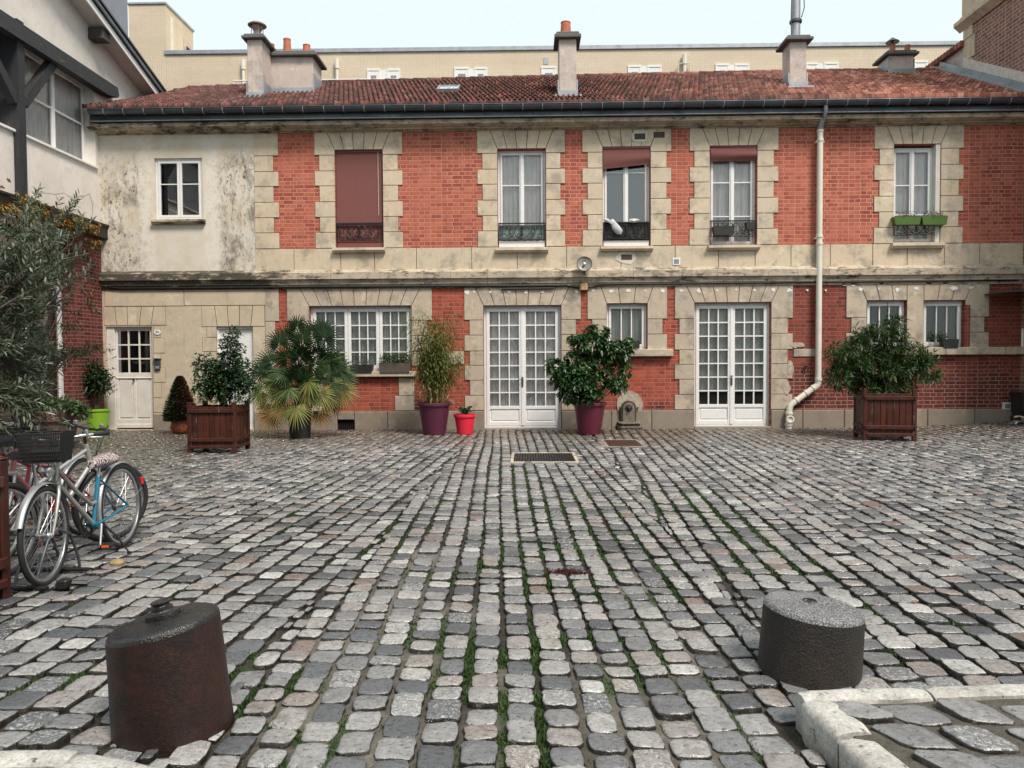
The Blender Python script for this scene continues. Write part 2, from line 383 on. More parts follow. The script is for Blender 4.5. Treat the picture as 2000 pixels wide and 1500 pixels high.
# ================================================================ the courtyard house: walls, stone dressings, windows
house = thing('brick_house', 'long two-storey red brick house with pale stone quoins across the courtyard', 'house', (0, 0, 0))
XW0, XW1 = -9.62, 11.6
ZT = fz(254); ZS0, ZS1 = fz(563), fz(525)            # cornice underside, string course bottom / top
def rect(x0, y0, x1, y1, Y=0.0):
    mx, my = (x0+x1)/2, (y0+y1)/2
    return FP(x0, my, Y)[0], FP(x1, my, Y)[0], FP(mx, y1, Y)[1], FP(mx, y0, Y)[1]   # X0, X1, Z0, Z1
UP = [rect(655, 293, 748, 484), rect(972, 291, 1066, 484), rect(1177, 287, 1270, 481), rect(1386, 285, 1478, 479), rect(1745, 282, 1836, 474)]
W0 = rect(303, 309, 396, 429)
L1 = rect(605, 598, 804, 725); F1 = rect(945, 597, 1096, 836); L2 = rect(1185, 593, 1264, 682); F2 = rect(1356, 591, 1505, 833)
L3A = rect(1692, 587, 1770, 679); L3B = rect(1803, 587, 1884, 678)
D0 = rect(209, 638, 299, 839); D1 = rect(424, 638, 496, 838)
openings = UP+[W0, L1, F1, L2, F2, L3A, L3B, D0, D1]
VENT = rect(660, 820, 693, 841)

def wall_grid(name, x0, x1, z0, z1, y, holes, mat, parent, reveal=.22):
    xs = sorted({x0, x1, *[v for h in holes for v in h[:2] if x0 < v < x1]}); zs = sorted({z0, z1, *[v for h in holes for v in h[2:] if z0 < v < z1]})
    mb = MB()
    for i in range(len(xs)-1):
        for j in range(len(zs)-1):
            cx, cz = (xs[i]+xs[i+1])/2, (zs[j]+zs[j+1])/2
            if any(h[0] < cx < h[1] and h[2] < cz < h[3] for h in holes): continue
            mb.quad((xs[i], y, zs[j]), (xs[i+1], y, zs[j]), (xs[i+1], y, zs[j+1]), (xs[i], y, zs[j+1]))
    for h in holes:
        a, b, c, d = h
        if a >= x1 or b <= x0 or c >= z1 or d <= z0: continue
        yb = y+reveal
        mb.quad((a, y, c), (a, y, d), (a, yb, d), (a, yb, c)); mb.quad((b, y, d), (b, y, c), (b, yb, c), (b, yb, d))
        mb.quad((a, y, d), (b, y, d), (b, yb, d), (a, yb, d)); mb.quad((b, y, c), (a, y, c), (a, yb, c), (b, yb, c))
    return mb.build(name, mat, parent)
XP = fx(497, 400)                                     # seam between the plastered bay and the brick front
XR = fx(548, 700)
wall_grid('brick_wall', XP, XW1, ZS1-.02, ZT+.05, 0, openings, 'brick', house)
XD = fx(1540, 700)
wall_grid('brick_wall', XR-.3, XD, -.1, ZS0+.08, 0, openings+[VENT], 'brick_low', house)
wall_grid('brick_wall', XD, XW1, -.1, ZS0+.08, 0, openings, 'brick_raw', house)
wall_grid('plaster_wall', XW0, XP+.01, ZS1-.02, ZT+.05, -.012, openings, 'plaster', house)
XQ = fx(519, 700)
wall_grid('rendered_wall', XW0, XQ, -.1, ZS0+.08, -.014, openings, 'render', house)
# shell of the building behind the front
mb = MB(); mb.box(XW0, XW1, .9, 6.2, -.1, 6.6); mb.build('inner_wall', 'dark', house)

stone_u, stone_l, mort, mortl = MB(), MB(), MB(), MB()
def inset(poly, g):
    n = len(poly); out = []
    A = sum(poly[i][0]*poly[(i+1) % n][1]-poly[(i+1) % n][0]*poly[i][1] for i in range(n)); sg = 1 if A > 0 else -1
    for i in range(n):
        p0, p1, p2 = Vector(poly[i-1]), Vector(poly[i]), Vector(poly[(i+1) % n])
        d1, d2 = (p1-p0).normalized(), (p2-p1).normalized()
        n1 = Vector((-d1.y, d1.x))*sg; n2 = Vector((-d2.y, d2.x))*sg
        den = 1+n1.dot(n2); out.append(tuple(p1+(n1+n2)*(g/max(den, .3))))
    return out
def block(mb, poly, yf=-.022, yb=.2, g=.006, ch=.006, mo=None, tone=None, my=-.009):
    A = sum(poly[i][0]*poly[(i+1) % len(poly)][1]-poly[(i+1) % len(poly)][0]*poly[i][1] for i in range(len(poly)))
    if A < 0: poly = poly[::-1]
    t = rnd.random() if tone is None else tone
    p1 = inset(poly, g); p2 = inset(poly, g+ch); n = len(poly)
    vs = [(u, yb, v) for u, v in p1]+[(u, yf+ch, v) for u, v in p1]+[(u, yf, v) for u, v in p2]
    fs = [(i, (i+1) % n, n+(i+1) % n, n+i) for i in range(n)]+[(n+i, n+(i+1) % n, 2*n+(i+1) % n, 2*n+i) for i in range(n)]+[tuple(range(2*n, 3*n))]
    mb.add(vs, fs, t)
    if mo is not None: mo.add([(u, my, v) for u, v in poly], [tuple(range(n))], .5)
def rblock(mb, x0, x1, z0, z1, **k): block(mb, [(x0, z0), (x1, z0), (x1, z1), (x0, z1)], **k)

def surround(*a, **k):
    lo = a[0] == 'l'; mb, mo = MB(), MB(); surround_(mb, mo, *a[1:], **k)
    o = mb.build('window_surround', 'stone_low' if lo else 'stone', house); mo.build('joints', 'mortar_lo' if lo else 'mortar', o)
def surround_(mb, mo, op, lv, wl, nl, wr, nr, nw=5, k=.17, last=None, left=True, right=True, lintel=True, first='w', skew=None):
    """stone dressing of one opening: op X0,X1,Z0,Z1; lv: bed joints from the top down; wl/nl wide and narrow outer edges on the left"""
    X0, X1, Z0, Z1 = op
    zt, zl = lv[0], Z1
    if lintel:
        if left: block(mb, [(wl, lv[1]), (X0, lv[1]), (X0, zl), (X0-k, zt), (wl, zt)], mo=mo)
        if right: block(mb, [(X1, lv[1]), (wr, lv[1]), (wr, zt), (X1+k, zt), (X1, zl)], mo=mo)
        a0 = X0-k if left else X0; a1 = X1+k if right else X1
        tx = np.linspace(a0, a1, nw+1); bx = np.linspace(X0, X1, nw+1)
        for i in range(nw): block(mb, [(bx[i], zl), (bx[i+1], zl), (tx[i+1], zt), (tx[i], zt)], mo=mo)
    wide = False
    for i in range(1, len(lv)-1):
        z1, z0 = lv[i], lv[i+1]
        if z0 < (last if last is not None else -9)-.01: break
        if left: rblock(mb, wl if wide else nl, X0, z0, z1, mo=mo)
        if right: rblock(mb, X1, wr if wide else nr, z0, z1, mo=mo)
        wide = not wide
UL = [fz(y, 700) for y in (257, 303, 333.8, 363, 394, 424, 453.8, 485)]
LL = [fz(y, 900) for y in (562, 625.6, 655, 686, 714, 743, 772.6, 802)]
X = lambda px, y=380: fx(px, y)
for op, e in zip(UP, ((615, 624, 787, 778), (932, 942, 1104, 1095), (1137, 1147, 1311, 1302), (1346, 1355, 1520, 1511), (1706, 1716, 1881, 1872))):
    surround('u', op, UL, X(e[0]), X(e[1]), X(e[2]), X(e[3]), 5)
def own(name, mat, mmat, f):
    global stone_u, mort, stone_l, mortl
    a_, b_ = MB(), MB(); f(a_, b_); o = a_.build(name, mat, house); b_.build('joints', mmat, o)
for i in range(len(UL)-1):                              # long quoin at the seam
    rblock(stone_u, XP+.004, X(545) if i % 2 == 0 else X(535), UL[i+1], UL[i], mo=mort)
# band under the upper windows
xx = XP+.004
while xx < XW1-.1:
    w = rnd.uniform(.75, 1.25); w = min(w, XW1-xx)
    rblock(stone_u, xx, xx+w, ZS1-.02, UL[-1]-.002, mo=mort, yf=-.020); xx += w
Y_ = lambda px: fx(px, 700)
surround('l', L1, LL, Y_(562), Y_(571), Y_(845), Y_(835), 9, .2, last=L1[2]-.12)
surround('l', F1, LL, Y_(907), Y_(917), Y_(1135), Y_(1125), 7, .18)
surround('l', L2, LL, Y_(1147), Y_(1156), Y_(1303), Y_(1294), 3, .13, last=L2[2]-.06)
surround('l', F2, LL, Y_(1317), Y_(1326), Y_(1548), Y_(1538), 7, .18)
pz = LL[0]
surround('l', L3A, LL, Y_(1651), Y_(1661), (L3A[1]+L3B[0])/2, (L3A[1]+L3B[0])/2, 3, .14, last=L3A[2]-.06, right=False)
surround('l', L3B, LL, 0, 0, Y_(1930), Y_(1921), 3, .14, last=L3B[2]-.06, left=False)
own('stone_pier', 'stone_low', 'mortar_lo', lambda a_, b_: block(a_, [(L3A[1], L3A[2]), (L3B[0], L3A[2]), (L3B[0], L3B[3]), (L3B[0], LL[0]), (L3A[1], LL[0]), (L3A[1], L3A[3])], mo=b_))
def f_(a_, b_):
    for i in range(len(LL)-1): rblock(a_, XQ, Y_(547) if i % 2 == 0 else Y_(539), LL[i+1], LL[i], mo=b_)
own('quoin', 'stone_low', 'mortar_lo', f_)
own('quoin', 'stone_low', 'mortar_lo', lambda a_, b_: (rblock(a_, Y_(770), Y_(809), LL[7], LL[6], mo=b_), rblock(a_, Y_(778), Y_(809), LL[6], L1[2]-.14, mo=b_)))
own('quoin', 'stone_low', 'mortar_lo', lambda a_, b_: (rblock(a_, Y_(603), Y_(640), LL[7], LL[6], mo=b_), rblock(a_, Y_(603), Y_(632), LL[6], L1[2]-.14, mo=b_)))
own('stone_band', 'stone_low', 'mortar_lo', lambda a_, b_: rblock(a_, Y_(847), Y_(907)-.003, LL[4]+.02, LL[3], mo=b_))
own('stone_band', 'stone_low', 'mortar_lo', lambda a_, b_: rblock(a_, Y_(1549), Y_(1594), fz(697, 1570), fz(681, 1570), mo=b_))
# plinth course
doors = [D0, D1, F1, F2]
def plinth(x0, x1):
    pl, mpl = MB(), MB()
    xx = x0
    while xx < x1-.05:
        w = min(rnd.uniform(.6, 1.15), x1-xx)
        if x1-xx-w < .25: w = x1-xx
        if VENT[0]-.01 < xx+w and xx < VENT[1]+.01:
            pass
        rblock(pl, xx, xx+w, -.12, LL[7]-.004, yf=-.05-rnd.random()*.006, ch=.012, mo=mpl, my=-.034); xx += w
    o = pl.build('plinth', 'stone_plinth', house); mpl.build('joints', 'mortar_lo', o)
pl, mpl = MB(), MB()
plinth(D1[1], VENT[0]); plinth(VENT[1], F1[0]); plinth(F1[1], F2[0]); plinth(F2[1], XW1)
rblock(pl, VENT[0], VENT[1], VENT[3], LL[7]-.004, yf=-.052, ch=.01); rblock(pl, VENT[0], VENT[1], -.12, VENT[2], yf=-.052, ch=.01)
pl.build('plinth', 'stone_plinth', house); pl = MB(); pl.box(D0[1]+.003, D1[0]-.003, -.045, .1, -.12, fz(808, 340), .01)
pl.build('plinth', 'stone_plinth', house)
stone_u.build('upper_dressings', 'stone', house); mort.build('upper_joints', 'mortar', house)
mb = MB(); mb.box(VENT[0]+.01, VENT[1]-.01, .03, .06, VENT[2], VENT[3])
for i in range(9):
    x = VENT[0]+.02+(VENT[1]-VENT[0]-.04)*i/8; mb.box(x-.006, x+.006, .0, .03, VENT[2], VENT[3])
mb.build('cellar_vent', 'hole', house)

# rendered bay: false stone blocks with struck joints round the two doors
fb, fj = MB(), MB()
def fake(poly): block(fb, poly, yf=-.024, yb=-.01, g=.007, ch=.004, mo=fj, tone=rnd.uniform(0, .4), my=-.0155)
def fr(a, b, c, d):
    x0, x1, z0, z1 = rect(a, b, c, d); fake([(x0, z0), (x1, z0), (x1, z1), (x0, z1)])
def fan(a, b, c, d, tops, bots):
    z1, z0 = fz(b, (a+c)/2), fz(d, (a+c)/2)
    for i in range(len(tops)-1): fake([(Y_(bots[i]), z0), (Y_(bots[i+1]), z0), (Y_(tops[i+1]), z1), (Y_(tops[i]), z1)])
fan(205, 599, 326, 636, (205, 227, 251, 279, 303, 326), (206, 230, 251, 274, 297, 326))
fan(396, 597, 520, 638, (396, 421, 446, 470, 496, 519), (396, 426, 448, 469, 491, 519))
fr(300, 660, 323, 690); fr(300, 718, 324, 747); fr(300, 637, 314, 660); fr(300, 690, 315, 718); fr(300, 747, 316, 777); fr(300, 777, 324, 806)
fr(396, 659, 424, 687); fr(404, 638, 424, 659); fr(404, 687, 424, 716); fr(398, 716, 424, 745); fr(404, 745, 424, 775); fr(398, 775, 424, 808)
fr(205, 569, 360, 598.5); fr(360, 569, 519, 597)
fb.build('false_stone_blocks', 'render', house); fj.build('struck_joints', 'mortar', house)

# cornice and string course, in stone lengths
def course(name, prof, x0, x1, mat, step, parent, gap=.006, jit=.35):
    mb = MB(); mo = MB(); x = x0
    while x < x1-.01:
        w = min(step*rnd.uniform(1-jit, 1+jit), x1-x); 
        if x1-x-w < .3: w = x1-x
        mb.prism(prof, lambda u, v, a: (a, u, v), x+gap/2, x+w-gap/2, tone=rnd.random()); x += w
    mo.prism([(u+.016 if u < 0 else u, v-.004 if i else v) for i, (u, v) in enumerate(prof)], lambda u, v, a: (a, u, v), x0, x1)
    mb.build(name, mat, parent); return mo
def zat(y, Y, px=1015): return FP(px, y, Y)[1]
zc = [zat(231, -.30), zat(239, -.30), zat(240.5, -.22), zat(247, -.12), zat(250.5, -.08), zat(254, -.05)]
prof = [(.1, zc[0]), (-.30, zc[0]), (-.30, zc[1]), (-.25, zc[1]), (-.23, zc[2]-.03), (-.14, zc[3]), (-.14, zc[3]-.03), (-.10, zc[4]), (-.10, zc[5]+.02), (-.05, zc[5]+.02), (-.05, zc[5]), (.1, zc[5])]
course('cornice', prof, XW0, XW1, 'stone_cornice', 1.7, house)
zs = [zat(524, -.02), zat(529.5, -.15), zat(542, -.15), zat(544, -.1), zat(550, -.09), zat(553, -.05), zat(557, -.05), zat(561, -.03)]
prof = [(.1, zs[0]), (-.02, zs[0]), (-.15, zs[1]), (-.15, zs[2]), (-.11, zs[2]), (-.105, zs[3]), (-.085, zs[4]), (-.085, zs[5]), (-.05, zs[5]), (-.05, zs[6]), (-.03, zs[6]), (-.03, zs[7]), (.1, zs[7])]
course('string_course', prof, XW0, XW1, 'stone_string', .85, house)
# zinc fascia and gutter
mb = MB(); z0, z1 = zat(227, -.36), zat(213, -.34)
mb.prism([(-.37, z0-.012), (-.38, z0+.004), (-.34, z0+.015), (-.33, z1+.04), (.1, z1+.04), (.1, z0-.012)], lambda u, v, a: (a, u, v), XW0+.1, XW1)
x = XW0+.5
while x < XW1: mb.tube([(x, -.345, z0+.01), (x, -.335, z1)], .011, 6); x += 1.03
mb.build('zinc_fascia', 'zinc', house)
g = MB(); zg = zat(202, -.52); rg = .085
n = 10; x0, x1 = XW0+.15, XW1
arc = [(-.43-rg*math.cos(math.pi*i/n), zg-rg*math.sin(math.pi*i/n)*1.15) for i in range(n+1)]
arc2 = [(u+(.006 if u < -.43 else -.006), v+.006) for u, v in arc[::-1]]
g.prism(arc+arc2, lambda u, v, a: (a, u, v), x0, x1)
g.tube([(x0, -.43-rg, zg), (x1, -.43-rg, zg)], .013, 8)
go = g.build('gutter', 'zinc', house, 60)
x = x0+.35
while x < x1:
    b = MB(); b.tube([(x, -.43-rg*math.cos(a)*1.1, zg-rg*math.sin(a)*1.28) for a in np.linspace(0, math.pi*.9, 8)], .009, 5); b.build('gutter_bracket', 'zinc_l', go); x += .43*rnd.uniform(.95, 1.05)
mb = MB(); mb.tube([(XW0+.12, -.385, z0-.004), (XW1, -.385, z0-.004)], .010, 6); mb.build('drip_edge', 'zinc_l', house)

# dark cables below the string course
mb = MB(); zc0 = zat(564.5, -.05)
def cable(pts, r=.013): r *= 1.5; mb.tube([(fx(a, b, -.06), -.06, fz(b, a, -.06)) for a, b in pts], r, 6)
cable([(199, 549), (206, 556), (216, 561), (235, 563.5), (500, 561.5), (830, 559), (1090, 557.5), (1108, 557), (1122, 560.5), (1132, 561.5)], .016)
cable([(1148, 561.5), (1158, 560), (1172, 555.5), (1190, 555), (1550, 550.8), (1990, 547)], .014)
cable([(980, 564), (1082, 563)], .012); cable([(1139, 543), (1139, 556)], .012)
mb.build('wall_cable', 'black', house)
jb = MB(); a, b_, c, d = rect(1132.5, 553.5, 1147.5, 567, -.07); jb.box(a, b_, -.10, -.02, c, d, .012)
tag(jb.build('junction_box', simple('rusty_cream', (.42, .27, .13), .7, var=.4, scale=20), None), 'small rust-stained square junction box under the round wall lamp', 'junction box')

# round enamel lamp on the string course
lx, lz = FP(1141.5, 515.5, -.28)
lamp = thing('wall_lamp', 'round grey enamel dish lamp standing on the string course', 'lamp', (lx, -.2, lz-.3))
T = Matrix.Translation((lx, -.28, lz)) @ Matrix.Rotation(R(-12), 4, 'X')
mb = MB(T); mb.lathe([(.03, .10), (.045, .08), (.06, .06), (.158, 0.0), (.162, -.006), (.156, -.004), (.055, .052), (.03, .055)], 28, axis=1); mb.build('lamp_shade', simple('grey_enamel', (.22, .21, .19), .4, var=.3, scale=18), lamp, 40)
mb = MB(T); mb.tube([(.162*math.cos(a), -.006, .162*math.sin(a)) for a in np.linspace(0, 2*math.pi, 33)], .008, 6); mb.build('rim', 'black', lamp, 40)
mb = MB(T); mb.lathe([(.0, -.045), (.022, -.04), (.034, -.015), (.03, .01), (.02, .05)], 14, axis=1); mb.build('bulb', simple('opal_glass', (.8, .82, .78), .15, var=0, bump=0), lamp, 60)
mb = MB(); mb.tube([(lx, -.22, lz-.14), (lx, -.2, lz-.22), (lx, -.16, zs[1])], [.02, .014, .012], 8); mb.build('bracket', 'black', lamp)

# ---------------------------------------------------------------- windows
def window(op, y=.15, nleaf=2, cols=1, rows=(.36,), of=.05, lf=.05, mt=.024, panel=0.0, name='window', mat='white', curtain='curtain', T=None, parent=house, gaps=None, cy=.055, pmat=None, wav=1.0, ctop=1.0, mid=.0, reveal_box=True, label=None):
    X0, X1, Z0, Z1 = op
    mb = MB(T); gl = MB(T)
    mb.box(X0, X0+of, y-.02, y+.05, Z0, Z1, .004); mb.box(X1-of, X1, y-.02, y+.05, Z0, Z1, .004)
    mb.box(X0+of, X1-of, y-.018, y+.05, Z1-of, Z1, .004); mb.box(X0+of, X1-of, y-.03, y+.05, Z0, Z0+of*.8, .004)
    xs = gaps or [X0+of+(X1-X0-2*of)*i/nleaf for i in range(nleaf+1)]
    for i in range(len(xs)-1):
        a, b = xs[i]+.003, xs[i+1]-.003; c, d = Z0+of*.8+.003, Z1-of-.003
        mb.box(a, a+lf, y-.035, y+.02, c, d, .006); mb.box(b-lf, b, y-.035, y+.02, c, d, .006)
        mb.box(a+lf, b-lf, y-.034, y+.02, d-lf, d, .006); mb.box(a+lf, b-lf, y-.034, y+.02, c, c+lf*1.2, .006)
        gz = c+lf*1.2
        if panel:
            mb.box(a+lf, b-lf, y-.01, y+.01, gz, c+panel); mb.box(a+lf+.03, b-lf-.03, y-.022, y, gz+.03, c+panel-.03, .008)
            mb.box(a+lf, b-lf, y-.033, y+.02, c+panel, c+panel+lf, .006); gz = c+panel+lf
        gt = d-lf
        for k in range(1, cols):
            x = a+lf+(b-a-2*lf)*k/cols; mb.box(x-mt/2, x+mt/2, y-.026, y+.012, gz, gt)
        for f in rows:
            z = gz+(gt-gz)*f; mb.box(a+lf, b-lf, y-.0245, y+.0105, z-mt/2, z+mt/2)
        gl.quad((a+lf, y, gz), (b-lf, y, gz), (b-lf, y, gt), (a+lf, y, gt))
    if mid:
        x = (xs[0]+xs[-1])/2; mb.box(x-mid/2, x+mid/2, y-.05, y-.035, Z0+of, Z1-of, .005)
    w = mb.build(name, mat, parent)
    if label: w['label'] = label
    gl.build('pane', 'glass' if curtain else 'glass_d', w)
    if curtain:
        cb = MB(T); n = 60; xsn = np.linspace(X0+of, X1-of, n); ph = rnd.uniform(0, 6)
        zt_ = Z0+(Z1-Z0)*ctop; zb_ = Z0+of+(panel+.02 if panel else 0)
        ys = [y+cy+wav*(.018*math.sin(60*x+ph)+.015*math.sin(23*x+2*ph)) for x in xsn]
        vs = [(x, yy, zb_) for x, yy in zip(xsn, ys)]+[(x, yy*.6+(y+cy)*.4, zt_-.02) for x, yy in zip(xsn, ys)]
        cb.add(vs, [(i, i+1, n+i+1, n+i) for i in range(n-1)]); cb.build('curtain', curtain, w, 60)
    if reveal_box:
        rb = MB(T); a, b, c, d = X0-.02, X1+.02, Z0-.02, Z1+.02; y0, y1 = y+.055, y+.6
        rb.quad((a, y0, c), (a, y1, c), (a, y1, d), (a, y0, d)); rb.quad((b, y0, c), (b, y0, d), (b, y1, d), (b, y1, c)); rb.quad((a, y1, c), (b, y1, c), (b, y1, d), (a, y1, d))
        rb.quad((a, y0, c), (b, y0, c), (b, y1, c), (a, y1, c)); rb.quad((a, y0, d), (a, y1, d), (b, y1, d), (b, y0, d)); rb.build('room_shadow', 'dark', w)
    return w
def sill(op, w, over=.05, h=.11, mat='stone', out=-.13):
    s = MB(); X0, X1, Z0, Z1 = op
    prof = [(.14, Z0), (out, Z0-.012), (out-.004, Z0-h*.62), (out+.02, Z0-h*.66), (out+.035, Z0-h), (.14, Z0-h)]
    s.prism(prof, lambda u, v, a: (a, u, v), X0-over, X1+over); return s.build('sill', mat, w)
def slats_blind(op, z0, z1, w, y=.04, skew=0, bulge=0.0):
    s = MB(); X0, X1 = op[0]+.012, op[1]-.012; n = 24; m = 14; vs = []
    for j in range(m+1):
        for i in range(n+1):
            u, v = i/n, j/m; zz = z1-(z1-(z0+skew*u))*v
            vs.append((X0+(X1-X0)*u, y-bulge*math.sin(math.pi*v)**2-.012*math.sin(v*9+u*1.3)*bulge*12, zz))
    s.add(vs, [(j*(n+1)+i, (j+1)*(n+1)+i, (j+1)*(n+1)+i+1, j*(n+1)+i+1) for j in range(m) for i in range(n)])
    s.box(X0, X1, y-.025, y+.03, z1, z1+.05)
    return s.build('blind', 'blind', w, 60)
def railing(op, zt, zb, w, y=.01, mat='black', back=None):
    s = MB(); X0, X1 = op[0]+.01, op[1]-.01; cx = (X0+X1)/2; h = zt-zb; cz = (zt+zb)/2; W = (X1-X0)/2; r = .0075
    s.box(X0, X1, y-.015, y+.015, zt-.016, zt+.010); s.box(X0, X1, y-.009, y+.009, zb-.006, zb+.008); s.box(X0, X1, y-.006, y+.006, zt-.05, zt-.042)
    def arc(cx_, cz_, r_, a0, a1, rr=r, k=1.0):
        s.tube([(cx_+r_*(1-(1-k)*t)*math.cos(R(a0+(a1-a0)*t)), y, cz_+r_*(1-(1-k)*t)*math.sin(R(a0+(a1-a0)*t))) for t in np.linspace(0, 1, 14)], rr, 5)
    for sg in (-1, 1):
        f = lambda u: cx+sg*u*W
        def A(u, z, r_, a0, a1, k=1.0):
            s.tube([(cx+sg*(u*W+r_*(1-(1-k)*t)*math.cos(R(a0+(a1-a0)*t))), y, cz+z*h+r_*(1-(1-k)*t)*math.sin(R(a0+(a1-a0)*t))) for t in np.linspace(0, 1, 14)], r, 5)
        s.tube([(f(.93), y, zb), (f(.93), y, zt)], r, 5); s.tube([(f(.985), y, zb), (f(.985), y, zt)], r, 5); s.tube([(f(.84), y, zb), (f(.84), y, zt)], r*.8, 5)
        A(.02, .0, h*.42, -90, 60); A(.12, .2, h*.18, 60, 300, .4); A(.28, .04, h*.38, -120, 40); A(.30, -.05, h*.40, 200, 340)
        A(.58, .18, h*.26, 180, -60, .35); A(.62, -.02, h*.40, 190, 300); A(.70, .26, h*.16, -30, 250, .5); A(.74, -.28, h*.15, 0, 330, .7)
        A(.46, .0, h*.12, 0, 360); A(.10, -.25, h*.14, -90, 200, .6); A(.88, .0, h*.13, 90, 270)
    s.tube([(cx, y, zb), (cx, y, zt-.04)], r*1.3, 6); s.lathe([(0, -.05), (.02, -.02), (.012, .0), (.026, .03), (.0, .06)], 8, (cx, y, cz-.03)); s.lathe([(0, -.04), (.024, 0), (0, .05)], 8, (cx, y, cz+h*.22))
    o = s.build('railing', mat, w, 60)
    return o
zr_t, zr_b = fz(436, 1018), fz(468, 1018)
# plastered bay window
w = window(W0, .06, 2, 1, (.60,), .055, .05, mt=.022, curtain=None, label='small two-leaf window in the stained plaster bay')
sill(W0, w, .06, .10, 'stone_cornice', -.12)
mb = MB(); mb.prism([(0, 0), (.5, 0), (.5, .04), (0, .04)], lambda u, v, a: (W0[0]+.12+u*.7, .4+a, W0[2]+.30-u*.35+v), 0, .02); mb.box(W0[1]-.22, W0[1]-.17, .35, .37, W0[2]+.1, W0[2]+.9); mb.build('inner_handrail', 'white', w)
# window under the lowered blind
w = window(UP[0], .17, 2, 1, (.6,), label='tall window hidden by a lowered maroon slatted blind'); sill(UP[0], w)
slats_blind(UP[0], fz(437, 702), fz(297, 702), w, .05, 0, .0)
mb = MB(); mb.box(UP[0][0]+.02, UP[0][1]-.02, .05, .07, UP[0][2], fz(437, 702)-.01); mb.box(UP[0][0]+.02, UP[0][1]-.02, .035, .05, fz(471, 702)-.01, fz(471, 702)+.01); mb.build('lower_blind', 'blind', w)
mb = MB(); mb.tube([(UP[0][0]+.95, .03, fz(297, 740)), (UP[0][0]+.955, .03, fz(420, 740))], .005, 5); mb.build('cord', 'white_old', w)
railing(UP[0], fz(436, 702), fz(466, 702), w)
w = window(UP[1], .15, 2, 1, (.66,), panel=0, mid=.05, label='tall white window with drawn curtains and glazed railing'); sill(UP[1], w); railing(UP[1], zr_t, zr_b, w)
mb = MB(); mb.box(UP[1][0]+.02, UP[1][1]-.02, .06, .065, zr_b+.01, zr_t-.04); mb.build('glazed_panel', simple('greenish_glass', (.19, .24, .23), .15, bump=0), w)
mb = MB(); mb.box(UP[1][0]+.015, UP[1][1]-.015, .045, .1, UP[1][2], zr_b-.02, .01); mb.build('apron', 'white', w)
w = window(UP[2], .15, 2, 1, (.78,), mid=.05, curtain=None, label='window with a half-raised crooked maroon blind'); sill(UP[2], w); railing(UP[2], zr_t, zr_b+.0, w, 0)
mb = MB(); mb.quad((UP[2][0]+.1, .24, UP[2][2]+.3), (UP[2][1]-.1, .24, UP[2][2]+.3), (UP[2][1]-.1, .24, UP[2][3]-.1), (UP[2][0]+.1, .24, UP[2][3]-.1)); mb.build('roller_shade', simple('grey_green_shade', (.12, .125, .11), .8, bump=0), w)
mb = MB(); mb.box(UP[2][0]+.01, UP[2][1]-.01, .022, .03, zr_b-.02, zr_t-.01); mb.build('backing_panel', 'blackp', w)
mb = MB(); mb.box(UP[2][0]+.015, UP[2][1]-.015, .035, .1, UP[2][2], zr_b-.03, .01); mb.build('apron', 'white', w)
slats_blind(UP[2], fz(330, 1180), fz(290, 1224), w, .02, .10, .05)
w = window(UP[3], .15, 2, 1, (.28, .66), mid=.05, label='window with a rolled-up maroon blind'); sill(UP[3], w); railing(UP[3], fz(431, 1431), fz(462, 1431), w)
slats_blind(UP[3], fz(314, 1431), fz(287, 1431), w, .02, .0, .07)
w = window((UP[4][0], UP[4][1]-.10, UP[4][2], UP[4][3]-.04), .15, 2, 1, (.28, .62), mid=.05, label='window behind the bright green flower troughs'); sill(UP[4], w, .06, .13); railing(UP[4], fz(428, 1790), fz(459, 1790), w)
mb = MB(); mb.box(UP[4][1]-.1, UP[4][1]-.003, .0, .2, UP[4][2], UP[4][3]); mb.build('painted_reveal', 'white_old', w)
# ground floor
g3 = [L1[0]+.05, L1[0]+(L1[1]-L1[0])*.365, L1[0]+(L1[1]-L1[0])*.675, L1[1]-.05]
w = window(L1, .12, 3, 3, (.25, .5, .75), gaps=g3, lf=.07, curtain='curtain_g', label='wide three-leaf small-paned window over the flower boxes')
s = MB(); s.box(L1[0]-.2, L1[1]+.1, -.12, .12, L1[2]-.125, L1[2]-.003, .01); s.build('sill', 'stone_low', w)
w = window(F1, .12, 2, 3, [i/7 for i in range(1, 7)], panel=.37, lf=.075, mt=.028, name='french_door', curtain='curtain', mid=.06, label='white glazed double door with full white curtains'); 
def handle(parent, x, z, T=None, y=.06):
    mb = MB(T); mb.box(x-.02, x+.02, y-.008, y, z-.12, z+.1, .003); mb.tube([(x, y-.01, z+.05), (x, y-.05, z+.05), (x-.1, y-.055, z+.05)], .009, 6); mb.build('handle', 'zinc', parent)
handle(w, (F1[0]+F1[1])/2, fz(745, 1020))
mb = MB(); mb.box(F1[0], F1[1], -.06, .12, -.06, F1[2]+.002, .01); mb.build('threshold', 'stone_plinth', w)
w = window(F2, .12, 2, 3, [i/7 for i in range(1, 7)], panel=.37, lf=.075, mt=.028, name='french_door', curtain='curtain_g', mid=.06, ctop=1.0, label='white glazed double door with half-dark grey curtains'); handle(w, (F2[0]+F2[1])/2, fz(742, 1430))
mb = MB(); mb.box(F2[0], F2[1], -.06, .12, -.06, F2[2]+.002, .01); mb.build('threshold', 'stone_plinth', w)
mb = MB(); mb.box(F2[0]+.1, F2[1]-.1, .14, .16, F2[2]+.5, F2[2]+.76); mb.build('dark_lower_shade', 'hole', w)
w = window(L2, .12, 1, 3, (), lf=.055, curtain='curtain_g', label='small three-pane window above a stone ledge')
s = MB(); s.box(L2[0]-.32, Y_(1313), -.13, .12, L2[2]-.165, L2[2]-.003, .012); s.build('sill', 'stone_low', w)
